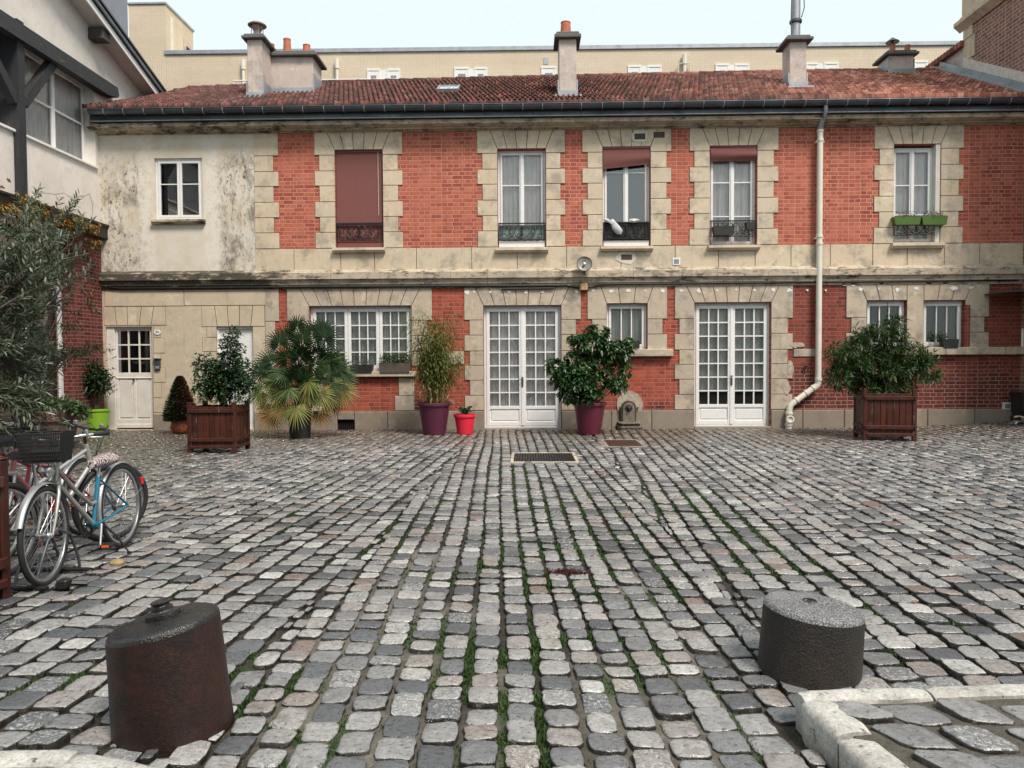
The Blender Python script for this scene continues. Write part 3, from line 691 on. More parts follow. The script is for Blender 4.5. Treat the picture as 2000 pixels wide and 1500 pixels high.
w = window(L3A, .12, 1, 3, (), lf=.06, curtain='curtain_d', label='dark three-pane window behind the right-hand bush')
w = window(L3B, .12, 1, 3, (), lf=.06, curtain='curtain_d', label='dark three-pane window with a black pot on its ledge')
s = MB(); xx = Y_(1640)
while xx < XW1-.1:
    ww = min(rnd.uniform(.9, 1.3), XW1-xx); s.box(xx, xx+ww-.008, -.13, .12, L3B[2]-.17, L3B[2]-.004, .012, tone=rnd.random()); xx += ww
s.build('stone_ledge', 'stone_low', house)
mb = MB(); mb.box(L3B[1]-.02, L3B[1]+.10, -.035, .1, L3B[2], L3B[3]-.1); mb.build('brick_jamb', 'brick_raw', house)

# entrance door with nine panes
d = MB(); X0, X1, Z0, Z1 = D0; lx0 = Y_(223)
d.box(X0, lx0, .02, .12, Z0, Z1, .006); d.box(X1-.035, X1, .04, .12, Z0, Z1, .004); d.box(lx0, X1-.035, .04, .12, Z1-.05, Z1, .004)
dr = d.build('entrance_door', 'white_old', house); dr['label'] = 'white half-glazed entrance door with nine small panes'
a, b = lx0+.004, X1-.04; gz0, gz1 = fz(728, 260), fz(646, 260); c = fz(836, 260)
e = MB(); y = .06
e.box(a, a+.05, y, y+.05, c, Z1-.055, .004); e.box(b-.05, b, y, y+.05, c, Z1-.055, .004); e.box(a+.05, b-.05, y, y+.05, gz1, Z1-.055, .004); e.box(a+.05, b-.05, y, y+.05, gz0-.12, gz0, .006)
for k in (1, 2):
    xk = a+.05+(b-a-.1)*k/3; e.box(xk-.016, xk+.016, y+.006, y+.04, gz0, gz1)
    zk = gz0+(gz1-gz0)*k/3; e.box(a+.05, b-.05, y+.008, y+.038, zk-.016, zk+.016)
e.box(a+.05, b-.05, y+.02, y+.04, c, gz0-.12)
mx = (a+b)/2; zp = fz(818, 260)
for p0, p1 in ((a+.05, mx-.03), (mx+.03, b-.05)): e.box(p0+.03, p1-.03, y+.003, y+.02, zp+.03, gz0-.16, .012); 
e.box(mx-.03, mx+.03, y, y+.03, zp-.01, gz0-.12, .004); e.box(a+.05, b-.05, y-.003, y+.03, c, zp-.01, .004); e.box(a-.0, b, y-.02, y+.01, c+.0, c+.085, .006); e.box(a, b, y-.014, y+.01, gz0-.13, gz0-.11, .004)
lf_ = e.build('door_leaf', 'white_old', dr)
e = MB(); e.quad((a+.05, y+.025, gz0), (b-.05, y+.025, gz0), (b-.05, y+.025, gz1), (a+.05, y+.025, gz1)); e.build('pane', 'glass', dr)
e = MB(); e.box(a, b, y+.3, y+.32, c, gz1+.1); e.build('room_shadow', 'hole', dr)
e = MB(); e.lathe([(0, -.055), (.022, -.05), (.028, -.035), (.018, -.018), (.012, 0)], 14, (mx-.0, y, fz(741, 259)), 1); e.build('handle', simple('old_brass', (.14, .10, .06), .35, .8), dr, 50)
# blocked doorway
e = MB(); e.box(D1[0], D1[1], .07, .12, D1[2], D1[3]-.05); e.box(D1[0], D1[1], .02, .12, D1[3]-.05, D1[3], .01); e.box(D1[0]+.0, D1[0]+.035, .03, .12, D1[2], D1[3]-.05, .006)
o = e.build('closed_shutter', 'white', house); o['label'] = 'plain white panel closing the doorway behind the bush'

# vents and small fittings of the wall
def plate(name, a, b, c, d, mat, y0=-.03, y1=-.02, parent=house, hole=None, rim=.02):
    x0, x1, z0, z1 = rect(a, b, c, d); m = MB()
    m.box(x0, x1, y0, y1, z0, z1, .003); o = m.build(name, mat, parent)
    if hole: m = MB(); m.box(x0+rim, x1-rim, y0-.004, y0-.001, z0+rim, z1-rim); [m.box(x0+rim, x1-rim, y0-.008, y0-.003, z0+rim+(z1-z0-2*rim)*(k+.3)/5, z0+rim+(z1-z0-2*rim)*(k+.6)/5) for k in range(5)]; m.build('grille', hole, o)
    return o
def patch(name, pts, mat='patch', y=-.0245, parent=house):
    m = MB(); P = [(FP(a, b)[0], y-.004, FP(a, b)[1]) for a, b in pts]; n = len(P); c = sum((Vector(p) for p in P), Vector())/n
    m.add([tuple(c)]+P+[(p[0], y+.03, p[2]) for p in P], [(0, 1+i, 1+(i+1) % n) for i in range(n)]+[(1+i, n+1+i, n+1+(i+1) % n, 1+(i+1) % n) for i in range(n)]); return m.build(name, M[mat] if mat in M else mat, parent)
M['patch'] = simple('plaster_patch', (.58, .54, .48), .9, var=.15, scale=8)
M['brownv'] = simple('brown_vent', (.07, .045, .035), .8, var=.3, scale=30)
def blob(cx, cy, rx, ry, k=11, j=.3):
    return [(cx+rx*math.cos(t)*rnd.uniform(1-j, 1+j), cy-ry*math.sin(t)*rnd.uniform(1-j, 1+j)) for t in np.linspace(0, 2*math.pi, k+1)[:-1]]
patch('plaster_patch', blob(1250, 267, 16, 13, j=.2)); plate('wall_vent', 1239, 261.5, 1260, 273, 'brownv', -.036, -.02); plate('wall_vent', 1276, 258, 1298, 269.5, 'brownv', -.028, -.02)
patch('plaster_patch', blob(1222, 504, 20, 12, j=.2)); plate('wall_vent', 1213, 497.5, 1234, 507.5, 'brownv', -.036, -.02)
o = plate('wall_vent', 1313, 504, 1328, 518, 'white', -.034, -.02, hole='zinc_l', rim=.03)
o = plate('wall_vent', 1957, 786, 1971, 799, 'white', -.06, -.0, hole='zinc_l', rim=.025)
spots = [(912, 571, 4.5, 5), (926, 570, 2.5, 2), (958, 571, 3, 2), (995, 570, 4, 3), (1028, 570, 3.5, 3.5), (1059, 570, 3.5, 3.5), (1126, 570, 3, 3), (1158, 567, 3, 3.5), (1194, 569, 5, 3), (1226, 568, 5, 3), (1260, 568, 2.5, 2), (1294, 568, 4.5, 3.5), (1330, 568, 4, 2), (1365, 569, 4, 4), (1400, 567, 2.5, 2.5), (1437, 566, 2, 2), (1473, 567, 3, 2.5), (1509, 566, 3.5, 4), (1541, 567, 5, 4), (1576, 567, 2, 2), (1612, 567, 1.5, 2), (1648, 556, 4, 3.5), (1665, 556, 4.5, 4), (1680, 565.5, 4.5, 3), (1716, 565, 2, 1.5), (1720, 554, 4, 2), (1752, 566, 4, 4.5), (1787, 563.5, 5.5, 4), (1813, 554, 5, 2), (1845, 554, 6, 3), (1862, 563, 7, 4), (1896, 562, 4, 3)]
m = MB()
for s_ in spots:
    P = [(FP(a, b)[0], -.030, FP(a, b)[1]) for a, b in blob(*s_, k=9, j=.45)]; n = len(P)
    m.add(P+[(p[0], -.0, p[2]) for p in P], [tuple(range(n))]+[(i, n+i, n+(i+1) % n, (i+1) % n) for i in range(n)])
m.build('filler_dabs', simple('white_filler', (.72, .70, .66), .9, var=.1), house)
M['chip'] = simple('chipped_render', (.40, .34, .27), .95, var=.3, scale=14)
for pts in (blob(1556, 673, 13, 6, 13, .4), blob(1543, 719, 7, 15, 13, .25), blob(1535, 757, 8, 13, 13, .35), blob(1534, 776, 5, 8, 9, .4)): patch('damaged_render', pts, 'chip', y=-.024)
mb = MB(); rx, rz = FP(1574, 719, -.03); mb.tube([(rx+.05*math.cos(a), -.04, rz+.055*math.sin(a)) for a in np.linspace(0, 2*math.pi, 17)], .012, 6); mb.lathe([(.02, 0), (.02, -.05), (0, -.055)], 8, (rx, 0, rz+.05), 1); mb.build('tie_ring', 'black', house)

# downpipe
px_ = fx(1600.5, 450, -.12); zf = lambda y: FP(1600, y, -.12)[1]
dp = MB(); dp.tube([(px_, -.12, zf(257)), (px_, -.12, zf(742))], .062, 16)
for yy in (257, 275, 463, 477, 742): dp.lathe([(.062, -.02), (.074, -.015), (.074, .04), (.062, .045)], 16, (px_, -.12, zf(yy)))
for yy in (277, 465): dp.box(px_-.095, px_+.095, -.13, -.0, zf(yy)-.012, zf(yy)+.012)
e1 = (fx(1597, 752, -.12), -.12, fz(752, 1597, -.12)); e2 = (fx(1545, 790, -.12), -.12, fz(790, 1545, -.12)); e3 = (fx(1541, 806, -.12), -.12, fz(806, 1541, -.12)); e4 = (fx(1540, 832, -.12), -.12, -.02)
dp.tube([(px_, -.12, zf(742)), (px_-.005, -.12, zf(748)), e1, (e1[0]*.5+e2[0]*.5, -.12, (e1[2]+e2[2])/2), e2, (e3[0]+.005, -.12, e3[2]+.05), e3, e4], .066, 16)
v = (Vector(e2)-Vector(e1)).normalized()
for t in (.16, .42, .78): 
    p = Vector(e1).lerp(Vector(e2), t); dp.tube([p-v*.02, p+v*.02], .078, 16)
dp.lathe([(.066, 0), (.085, .005), (.085, .05), (.066, .055)], 16, (e3[0], -.12, e3[2]-.04)); dp.lathe([(.066, 0), (.08, .0), (.08, .04), (.066, .045)], 16, (e4[0], -.12, .06))
o = dp.build('downpipe', 'pvc', house, 40)
c = MB(); c.lathe([(.045, .0), (.085, -.04), (.088, -.09), (.06, -.095), (.05, -.075), (.03, -.075), (.0, -.07)], 18, (e4[0]+.01, -.12, fz(819, 1542, -.2)), 1); c.build('inspection_cap', 'pvc', o, 40)
c = MB(); c.tube([(px_, -.12, zf(258)), (px_, -.16, zf(245)), (px_, -.27, zf(236)+.02)], .06, 14); c.tube([(px_, -.42, zg-.08), (px_, -.40, zg-.22), (px_, -.35, zg-.3)], [.045, .04, .03], 12); c.build('zinc_elbow', 'zinc_l', o, 60)

# house number and intercom beside the door
nx, nz = FP(307, 649, -.04)
num = thing('oval_plaque', 'small white oval enamel plaque with a dark curl beside the door', 'plaque', (nx, -.03, nz))
m = MB(); m.prism([(.078*math.cos(a), .056*math.sin(a)) for a in np.linspace(0, 2*math.pi, 25)[:-1]], lambda u, v, w_: (nx+u, w_, nz+v), -.040, -.026); m.build('enamel_plate', 'white', num)
m = MB(); m.tube([(nx+a, -.042, nz+b) for a, b in ((-.022, -.02), (-.026, .0), (-.015, .018), (.0, .02), (.016, .008), (.03, .004), (.044, .004))], [.006, .008, .009, .009, .008, .006, .004], 6); m.build('painted_curl', 'blackp', num)
ix0, ix1, iz0, iz1 = rect(303, 701, 316, 722)
ic = thing('intercom', 'grey metal intercom box under a small hood beside the white door', 'intercom', (ix0, -.03, iz0))
m = MB(); m.box(ix0+.01, ix1-.015, -.07, -.02, iz0, iz1, .005); m.build('body', 'zinc', ic)
m = MB(); m.box(ix0-.01, ix1+.01, -.10, -.02, iz1, iz1+.022, .004); m.build('hood', 'zinc_l', ic)
m = MB(); m.box(ix0+.03, ix1-.03, -.075, -.068, iz0+.02, iz0+.08, .003); m.build('button', 'zinc_l', ic)
# ================================================================ roof, chimneys
YE, ZE = -.47, zat(199, -.47)                         # eaves line of the tiles
RY = 3.0
ridge_px = [(300, 196), (322, 188), (371, 173), (483, 169), (619, 163), (850, 157), (1088, 151), (1600, 140), (1830, 138), (2090, 136)]
rX = [FP(a, b, RY)[0] for a, b in ridge_px]; rZ = [FP(a, b, RY)[1] for a, b in ridge_px]
def ridge_z(x): return np.interp(x, rX, rZ)
def roof_z(x, y): return ZE+(ridge_z(x)-ZE)*(y-YE)/(RY-YE)
def RP(px, py):
    d = ray(px, py); lo, hi = CAM_D+YE, CAM_D+RY
    for _ in range(40):
        m = (lo+hi)/2; t = m/d.y; 
        if CAM_H+d.z*t > roof_z(d.x*t, m-CAM_D): lo = m
        else: hi = m
    t = lo/d.y; return d.x*t, lo-CAM_D, CAM_H+d.z*t
RX0, RX1 = XW0+.02, XW1
PW, NR, SX = .112, 15, 8
nc = int((RX1-RX0)/PW); xs = RX0+np.arange(nc*SX+1)*PW/SX
rows_y = np.linspace(YE, RY, NR+1); V = []; idx = []; tone = []
lineid = []
for r in range(NR):
    off = (r % 2)*.5
    wave = np.cos(2*np.pi*(np.arange(len(xs))/SX+off))
    jit = (vnoise(np.floor(np.arange(len(xs))/SX+off)*7.7, np.full(len(xs), r*3.3), 5)-.5)*.02
    for y, lift, sag in ((rows_y[r], -.020, .0), (rows_y[r], .048, 1.0), (rows_y[r+1]+.004, .008, .8)):
        zz = roof_z(xs, y)+lift+(wave*.030*sag if sag else 0)+jit*(1 if sag == 1 else 0)
        V.append(np.stack([xs, np.full(len(xs), y-(.01 if lift > 0.02 else 0))+jit*.6, zz], 1))
n = len(xs); V = np.concatenate(V); F = []; T_ = []
tile_r = rng.random((NR, nc+2))
for k in range(NR*3-1):
    a = np.arange(n-1)+k*n; F.append(np.stack([a, a+1, a+1+n, a+n], 1)); r = min(NR-1, (k)//3)
    T_.append(tile_r[r][(np.arange(n-1)/SX+(r % 2)*.5).astype(int)])
def roof_mat():
    t = NT('roof_tiles'); o = t.obj(); xyz = t.sep(o); tn = t.ramp(t.attr(), 0, 1, .10, .90); n1 = t.noise(o, .7, 5, .7); n2 = t.noise(o, 14, 5, .7); n3 = t.noise(t.scale(o, (6, 1.2, 1)), 1, 4)
    g = t.math('ADD', t.math('MULTIPLY', xyz[0], .075), t.math('MULTIPLY', t.math('SUBTRACT', n1, .5), 1.3))
    young = t.ramp(g, .18, .80)
    oldc = t.cramp(tn, [(0, (.030, .014, .013)), (.35, (.070, .024, .020)), (.6, (.13, .038, .030)), (.85, (.18, .065, .05)), (1, (.30, .17, .14))])
    newc = t.cramp(tn, [(0, (.13, .035, .022)), (.35, (.30, .095, .06)), (.7, (.42, .17, .115)), (1, (.60, .35, .26))])
    c = t.mix(young, oldc, newc)
    c = t.mix(t.math('MULTIPLY', t.ramp(n2, .48, .66), t.ramp(young, 0, 1, .85, .35)), c, (.035, .028, .022))
    c = t.mix(t.math('MULTIPLY', t.ramp(n3, .58, .7), t.ramp(young, 0, 1, .6, .0)), c, (.05, .055, .03))
    c = t.mix(t.ramp(t.noise(o, 40, 3), .62, .75, 0, .5), c, (.42, .34, .28))
    return t.pbr(c, .75, 0, t.bump(n2, .5, .01), .35)
M['tiles'] = roof_mat()
roof = mesh_np('roof', V, F, 'tiles', house, np.concatenate(T_))
mb = MB()
vs = []
for x in np.linspace(RX0, RX1, 60): vs += [(x, RY, float(ridge_z(x))), (x, 6.3, 6.4)]
mb.add(vs, [(2*i, 2*i+2, 2*i+3, 2*i+1) for i in range(59)]); mb.build('back_slope', 'tiles', roof)
mb = MB(); x = RX0
while x < RX1-.3:                                     # ridge caps
    z = float(ridge_z(x+.2)); mb.lathe([(.075, -.2), (.085, -.19), (.07, .2), (.02, .2)], 10, (x+.2, RY+.02, z+.0), 0, rnd.random()); x += .37
mb.build('ridge_cap', 'tiles', roof, 50)
# skylight
x, y, z = RP(876, 178); sl = math.atan2(float(ridge_z(x))-ZE, RY-YE); T = Matrix.Translation((x, y, z+.03)) @ Matrix.Rotation(sl, 4, 'X')
m = MB(T); m.box(-.25, .25, -.33, -.29, 0, .07); m.box(-.25, .25, .29, .33, 0, .07); m.box(-.25, -.21, -.29, .29, 0, .07); m.box(.21, .25, -.29, .29, 0, .07); m.box(-.02, .02, -.29, .29, 0, .06)
o = m.build('skylight', 'zinc_l', roof); m = MB(T); m.box(-.21, .21, -.29, .29, .01, .04); m.build('pane', simple('pale_sky_glass', (.55, .62, .64), .1, bump=0), o)

M['stucco'] = limestone('chimney_render', (.58, .50, .45), .7, .9)
M['cap'] = limestone('chimney_cap_stone', (.13, .13, .125), .5, .5)
M['pot'] = simple('terracotta_flue', (.42, .13, .075), .8, var=.2, scale=8)
def chimney(name, px0, px1, ytop, ybase, depth, capo=.09, caph=.11, pots=(), label=None, roof_y=None, ybias=0):
    """px0..px1: front face at its foot"""
    xb, yb, zb = RP((px0+px1)/2, ybase)
    if roof_y is not None: yb = roof_y; zb = float(roof_z(xb, yb))
    x0, x1 = FP(px0, ybase, yb)[0], FP(px1, ybase, yb)[0]; z1 = FP((px0+px1)/2, ytop, yb)[1]
    m = MB(); m.box(x0, x1, yb, yb+depth, zb-.3, z1, .012)
    o = m.build(name, 'stucco', house); 
    if label: o['label'] = label
    m = MB(); m.box(x0-capo, x1+capo, yb-capo, yb+depth+capo, z1, z1+caph*.55, .012); m.box(x0-capo*.6, x1+capo*.6, yb-capo*.6, yb+depth+capo*.6, z1+caph*.5, z1+caph, .02); m.build('chimney_cap', 'cap', o)
    m = MB(); m.box(x0-.03, x1+.03, yb-.05, yb-.0, zb-.08, zb+.11, .006); m.box(x0-.03, x0-.0, yb, yb+depth, zb-.05, zb+.05+depth*.55); m.box(x1, x1+.03, yb, yb+depth, zb-.05, zb+.05+depth*.55); m.box(x0-.10, x1+.10, yb-.22, yb-.02, zb-.11, zb-.045); m.build('flashing', 'zinc_l', o)
    return o, x0, x1, yb, z1+caph
def pot(parent, px, r, h, yb, zc, taper=.85, name='chimney_pot', y=0):
    x = FP(px, 100, yb)[0]; m = MB(); m.lathe([(r, 0), (r*1.0, h*.1), (r*taper, h*.93), (r*taper*1.06, h*.94), (r*taper*1.06, h), (r*taper*.8, h), (r*taper*.8, h*.7)], 18, (x, yb, zc-.01)); return m.build(name, 'pot', parent, 40)
c1, x0, x1, yb, zt = chimney('chimney', 484, 513, 77, 190, .62, .10, .12, label='tall narrow chimney under a metal cowl')
x = (x0+x1)/2; y = yb+.2
m = MB(); m.lathe([(.085, 0), (.085, .16), (.10, .17), (.13, .26), (.11, .27), (.0, .27)], 16, (x, y, zt)); m.lathe([(.21, .27), (.215, .285), (.15, .335), (.0, .37)], 20, (x, y, zt))
for k in range(4): a = k*math.pi/2+.5; m.tube([(x+.13*math.cos(a), y+.13*math.sin(a), zt), (x+.13*math.cos(a), y+.13*math.sin(a), zt+.28)], .009, 5)
m.build('metal_cowl', simple('rusty_zinc', (.30, .22, .20), .6, .3, var=.3), c1, 40)
c2, x0, x1, yb, zt = chimney('chimney', 525, 612, 111, 181, .75, .11, .13, label='wide low chimney with three terracotta pots')
for p, h in ((529, .33), (561, .45), (599, .30)): pot(c2, p, .10, h, yb+.35, zt)
c3, x0, x1, yb, zt = chimney('chimney', 1092, 1126, 76, 187, .55, .10, .15, label='slim chimney with one terracotta pot'); pot(c3, 1105, .125, .33, yb+.25, zt)
c4, x0, x1, yb, zt = chimney('chimney', 1542, 1575, 81, 170, .5, .12, .13, label='slim chimney carrying a tall metal flue')
x = FP(1554, 60, yb+.25)[0]
m = MB(); m.tube([(x, yb+.25, zt), (x, yb+.25, zt+2.2)], .105, 18); m.build('metal_flue', 'zinc_l', c4, 40)
m = MB(); m.lathe([(.115, 0), (.125, .02), (.12, .06)], 16, (x, yb+.25, zt+.0)); m.lathe([(.12, .38), (.14, .40), (.14, .45), (.12, .47)], 16, (x, yb+.25, zt)); m.tube([(x-.115, yb+.2, zt+.1), (x-.14, yb+.15, zt+.5), (x-.12, yb+.15, zt+1.3)], .012, 5); m.tube([(x+.115, yb+.2, zt+.5), (x+.16, yb+.15, zt+.7), (x+.14, yb+.15, zt+1.3)], .012, 5); m.build('flue_collar', 'zinc', c4, 40)
c5, x0, x1, yb, zt = chimney('chimney', 1736, 1784, 108, 142, .6, .10, .12, label='squat chimney on the ridge with two small pots', roof_y=2.55)
pot(c5, 1743, .075, .28, yb+.3, zt); pot(c5, 1772, .075, .26, yb+.3, zt)
x = FP(1743, 80, yb+.3)[0]; m = MB(); m.lathe([(.16, .32), (.165, .335), (.0, .46)], 16, (x, yb+.3, zt)); m.tube([(x, yb+.3, zt+.26), (x, yb+.3, zt+.34)], .03, 6); m.build('cowl', 'zinc', c5, 40)

# ================================================================ apartment block behind
M['tilewall'] = None
def tiled():
    t = NT('beige_tile_cladding'); o = t.obj(); xyz = t.sep(o); b = t.n('ShaderNodeTexBrick'); t.l(t.comb(xyz[0], xyz[2], 0.0), b.inputs['Vector']); b.offset = 0
    b.inputs['Scale'].default_value = 1; b.inputs['Brick Width'].default_value = .12; b.inputs['Row Height'].default_value = .12; b.inputs['Mortar Size'].default_value = .012
    b.inputs['Color1'].default_value = (.66, .56, .42, 1); b.inputs['Color2'].default_value = (.60, .51, .39, 1); b.inputs['Mortar'].default_value = (.54, .46, .36, 1)
    n = t.noise(t.scale(o, (.15, .15, 1)), 2.0, 4); c = t.mix(t.ramp(n, .35, .7, 0, .35), b.outputs[0], (.46, .39, .28))
    c = t.mix(t.ramp(t.noise(t.scale(o, (1, 1, .15)), 1.2, 5), .55, .75, 0, .2), c, (.36, .31, .25))
    return t.pbr(c, .8, 0, None, .3)
M['tilewall'] = tiled()
block_b = thing('apartment_block', 'long beige tiled apartment block with white windows behind the roof', 'apartment block', (0, 22, 0))
YB = 22.0
zB = FP(325, 99, YB)[1]
# the parapet is level: the block stands slightly askew to the courtyard
def yaw_y():
    lo, hi = 10, 40
    for _ in range(50):
        m = (lo+hi)/2
        if FP(1890, 80, m)[1] < zB: lo = m
        else: hi = m
    return (lo+hi)/2
YB2 = yaw_y(); XA, XB_ = FP(325, 99, YB)[0], FP(1890, 80, YB2)[0]
ang = math.atan2(YB2-YB, XB_-XA); TB = Matrix.Translation((XA, YB, 0)) @ Matrix.Rotation(ang, 4, 'Z')
LB = math.hypot(XB_-XA, YB2-YB)+14
TBi = TB.inverted()
def BP(px, py, w=0.0):
    """point of the facade of the block"""
    o = Vector((0, -CAM_D, CAM_H)); d = ray(px, py); o2 = TBi @ o; d2 = TBi.to_3x3() @ d; t = (w-o2.y)/d2.y; return o2.x+d2.x*t, o2.z+d2.z*t
m = MB(TB); m.box(0, LB, 0, 12, 0, zB-.22); m.build('wall', 'tilewall', block_b)
m = MB(TB); m.box(-.1, LB, -.08, .3, zB-.22, zB, .02); m.build('coping', 'zinc_l', block_b)
M['pvcw'] = simple('white_pvc', (.72, .72, .70), .5, var=.03)
M['lilac'] = simple('grey_glass', (.23, .23, .27), .15, bump=0)
for a, b, c, d in ((717, 135, 743, 165), (756, 135, 782, 165), (887, 132, 917, 160), (926, 132, 952, 160), (1057, 130, 1087, 156), (1226, 128, 1253, 152), (1264, 128, 1292, 152), (1397, 125, 1424, 148), (1435, 125, 1463, 148), (1574, 123, 1597, 146), (1609, 122, 1637, 146), (1785, 119, 1811, 142)):
    x0, z1 = BP(a, b); x1, z0 = BP(c, d); z0 -= .5
    m = MB(TB); m.box(x0, x1, -.06, .02, z1-.10, z1); m.box(x0, x0+.1, -.05, .02, z0, z1-.1); m.box(x1-.1, x1, -.05, .02, z0, z1-.1); m.box(x0+.1, x1-.1, -.035, .02, z0, z1-.1); f = m.build('window', 'pvcw', block_b)
    m = MB(TB); m.box(x0+.20, x1-.20, -.045, -.036, z0, z1-.34); m.build('pane', 'lilac', f)
for a, b in ((742, 757), (916, 927), (1252, 1265), (1423, 1436), (1596, 1610)):
    x0, z1 = BP(a, 134); x1, _ = BP(b, 134); _, z0 = BP(a, 165); m = MB(TB); z1 = BP((a+b)/2, 137-(a-742)*.0145)[1]; m.box(x0-.02, x1+.02, -.03, .01, z0-.5, z1); m.build('infill_panel', 'pvcw', block_b)
for a, yt, r in ((475, 117, .09), (658, 115, .09), (1337, 106, .09)):
    x, z1 = BP(a, yt, -.15); m = MB(TB); m.tube([(x, -.15, z1-4), (x, -.15, z1-.5)], r*.9, 8); m.tube([(x, -.15, z1-.5), (x, -.15, z1)], r*1.3, 8)
    if a == 1337: m.tube([(x-.3, -.1, z1-1.4), (x-.32, -.15, z1-.5), (x, -.15, z1-.4)], .03, 5); m.tube([(x+.28, -.1, z1-1.4), (x+.3, -.15, z1-.5), (x, -.15, z1-.4)], .03, 5)
    m.build('soil_pipe', 'pvc', block_b)
x, z = BP(1066, 118); m = MB(TB); m.box(x-.12, x+.12, -.02, .01, z-.2, z+.12); m.build('wall_grille', 'zinc_l', block_b)
x0, z0 = BP(456, 157, -.6); x1, z1 = BP(1080, 152, -.6); zz = (z0+z1)/2; m = MB(TB); m.tube([(x0, -.6, zz), (x1, -.6, zz)], .035, 6); m.tube([(x0, -.6, zz-.35), (x1, -.6, zz-.35)], .02, 5)
k = x0
while k < x1: m.tube([(k, -.6, zz-1), (k, -.6, zz)], .016, 4); k += .35
m.build('balcony_rail', 'pvcw', block_b)
# lift tower at its end, flush with the front
tx0, _ = BP(252, 60); tz = BP(300, 4.5)[1]
tower = thing('stair_tower', 'plain beige stair tower rising at the left end of the apartment block', 'tower', (XA, YB+2, 0))
m = MB(TB); m.box(tx0, -.004, -.01, 3.2, 0, tz-.12); m.build('wall', 'tilewall', tower)
m = MB(TB); m.box(tx0-.06, .06, -.07, 3.26, tz-.12, tz, .02); m.build('coping', 'zinc_l', tower)
m = MB(TB); m.box(.0, .03, .45, .75, 0, tz-.5); m.build('service_pipe', 'pvc', tower)
m = MB(TB); m.box(.0, .05, 2.0, 2.9, tz-2.4, tz-1.0, .01); m.build('stain_panel', 'stucco', tower)
m = MB(TB); m.box(.02, .06, 2.2, 2.75, tz-2.1, tz-1.3); m.build('opening', 'hole', tower)
# slate-grey block behind the timbered house
x1, z1 = FP(250, 60, 14); gb = thing('grey_clad_block', 'slate grey metal-clad block behind the white gabled house', 'building', (x1-3, 10, 0))
m = MB(); m.box(x1-6, x1, 9, 14, 0, 22); m.build('wall', simple('grey_cladding', (.20, .21, .26), .5, var=.08, scale=2), gb)
m = MB(); [m.box(x1-6+k*.85, x1-6+k*.85+.03, 8.97, 9.0, 0, 22) for k in range(8)]; m.build('standing_seam', 'zinc', gb)

# ================================================================ white gabled house with blackened timbers, left side of the court
XL = FP(196, 400)[0]
TL = Matrix(((0, -1, 0, XL), (1, 0, 0, 0), (0, 0, 1, 0), (0, 0, 0, 1)))   # facade coordinates -> wall facing the court
def LP(px, py, out=0.0): return WP(px, py, XL+out)    # (along, height)
left = thing('timbered_house', 'white gabled house with blackened timber frame and brown brick ground floor', 'house', (XL, -3, 0))
zsill = LP(186, 328)[1]; zled = LP(204, 445)[1]; zbeam = LP(120, 90, .18)[1]
M['wh_plaster'] = limestone('off_white_plaster', (.78, .73, .67), .15, .15)
yj = LP(186, 260)[0]                                  # far jamb of the window band
ver0 = LP(285, 195); ver1 = LP(135, 0); slope = (ver1[1]-ver0[1])/(ver1[0]-ver0[0])
def verge(y): return ver0[1]+slope*(y-ver0[0])
ztop = LP(163, 166, -.24)[1]
m = MB(TL); Yn = -9.0
def wall_poly(pts, d=0.0, t=.18): m.prism(pts, lambda u, v, w: (u, w, v), d, d+t)
wall_poly([(Yn, zled-.1), (ver0[0]+.4, zled-.1), (ver0[0]+.4, zsill), (Yn, zsill)])
wall_poly([(yj, zsill), (ver0[0]+.4, zsill), (ver0[0]+.4, ztop), (yj, ztop)])
wall_poly([(Yn, ztop), (ver0[0]+.4, ztop), (ver0[0]+.4, verge(ver0[0]+.4)), (Yn, verge(Yn))])
m.build('upper_wall', 'wh_plaster', left)
m = MB(TL); m.box(Yn, yj, .18, .6, zsill-.3, zsill-.02); m.box(yj-.003, yj+.12, .003, .32, zsill+.04, ztop-.003); m.box(Yn, yj-.003, .01, .32, ztop-.003, ztop+.15); m.build('window_reveal', 'wh_plaster', left)
m = MB(TL); m.box(Yn, yj+.03, -.05, .28, zsill-.02, zsill+.035, .01); m.build('white_sill', 'white', left)
yr = .24
y0 = LP(50, 200, -yr)[0]
w = window((y0-.35, yj, zsill+.03, ztop), yr, 2, 1, (.50,), .06, .05, mt=.035, T=TL, parent=left, curtain='curtain', cy=.06, gaps=[y0-.35+.06, LP(101, 200, -yr)[0], yj-.06], label='large white window with a pale curtain beyond the post')
w = window((-7.5, y0-.40, zsill+.03, ztop), yr, 3, 1, (.50,), .06, .05, mt=.035, T=TL, parent=left, curtain='curtain', cy=.06, label='white window on the near side of the post')
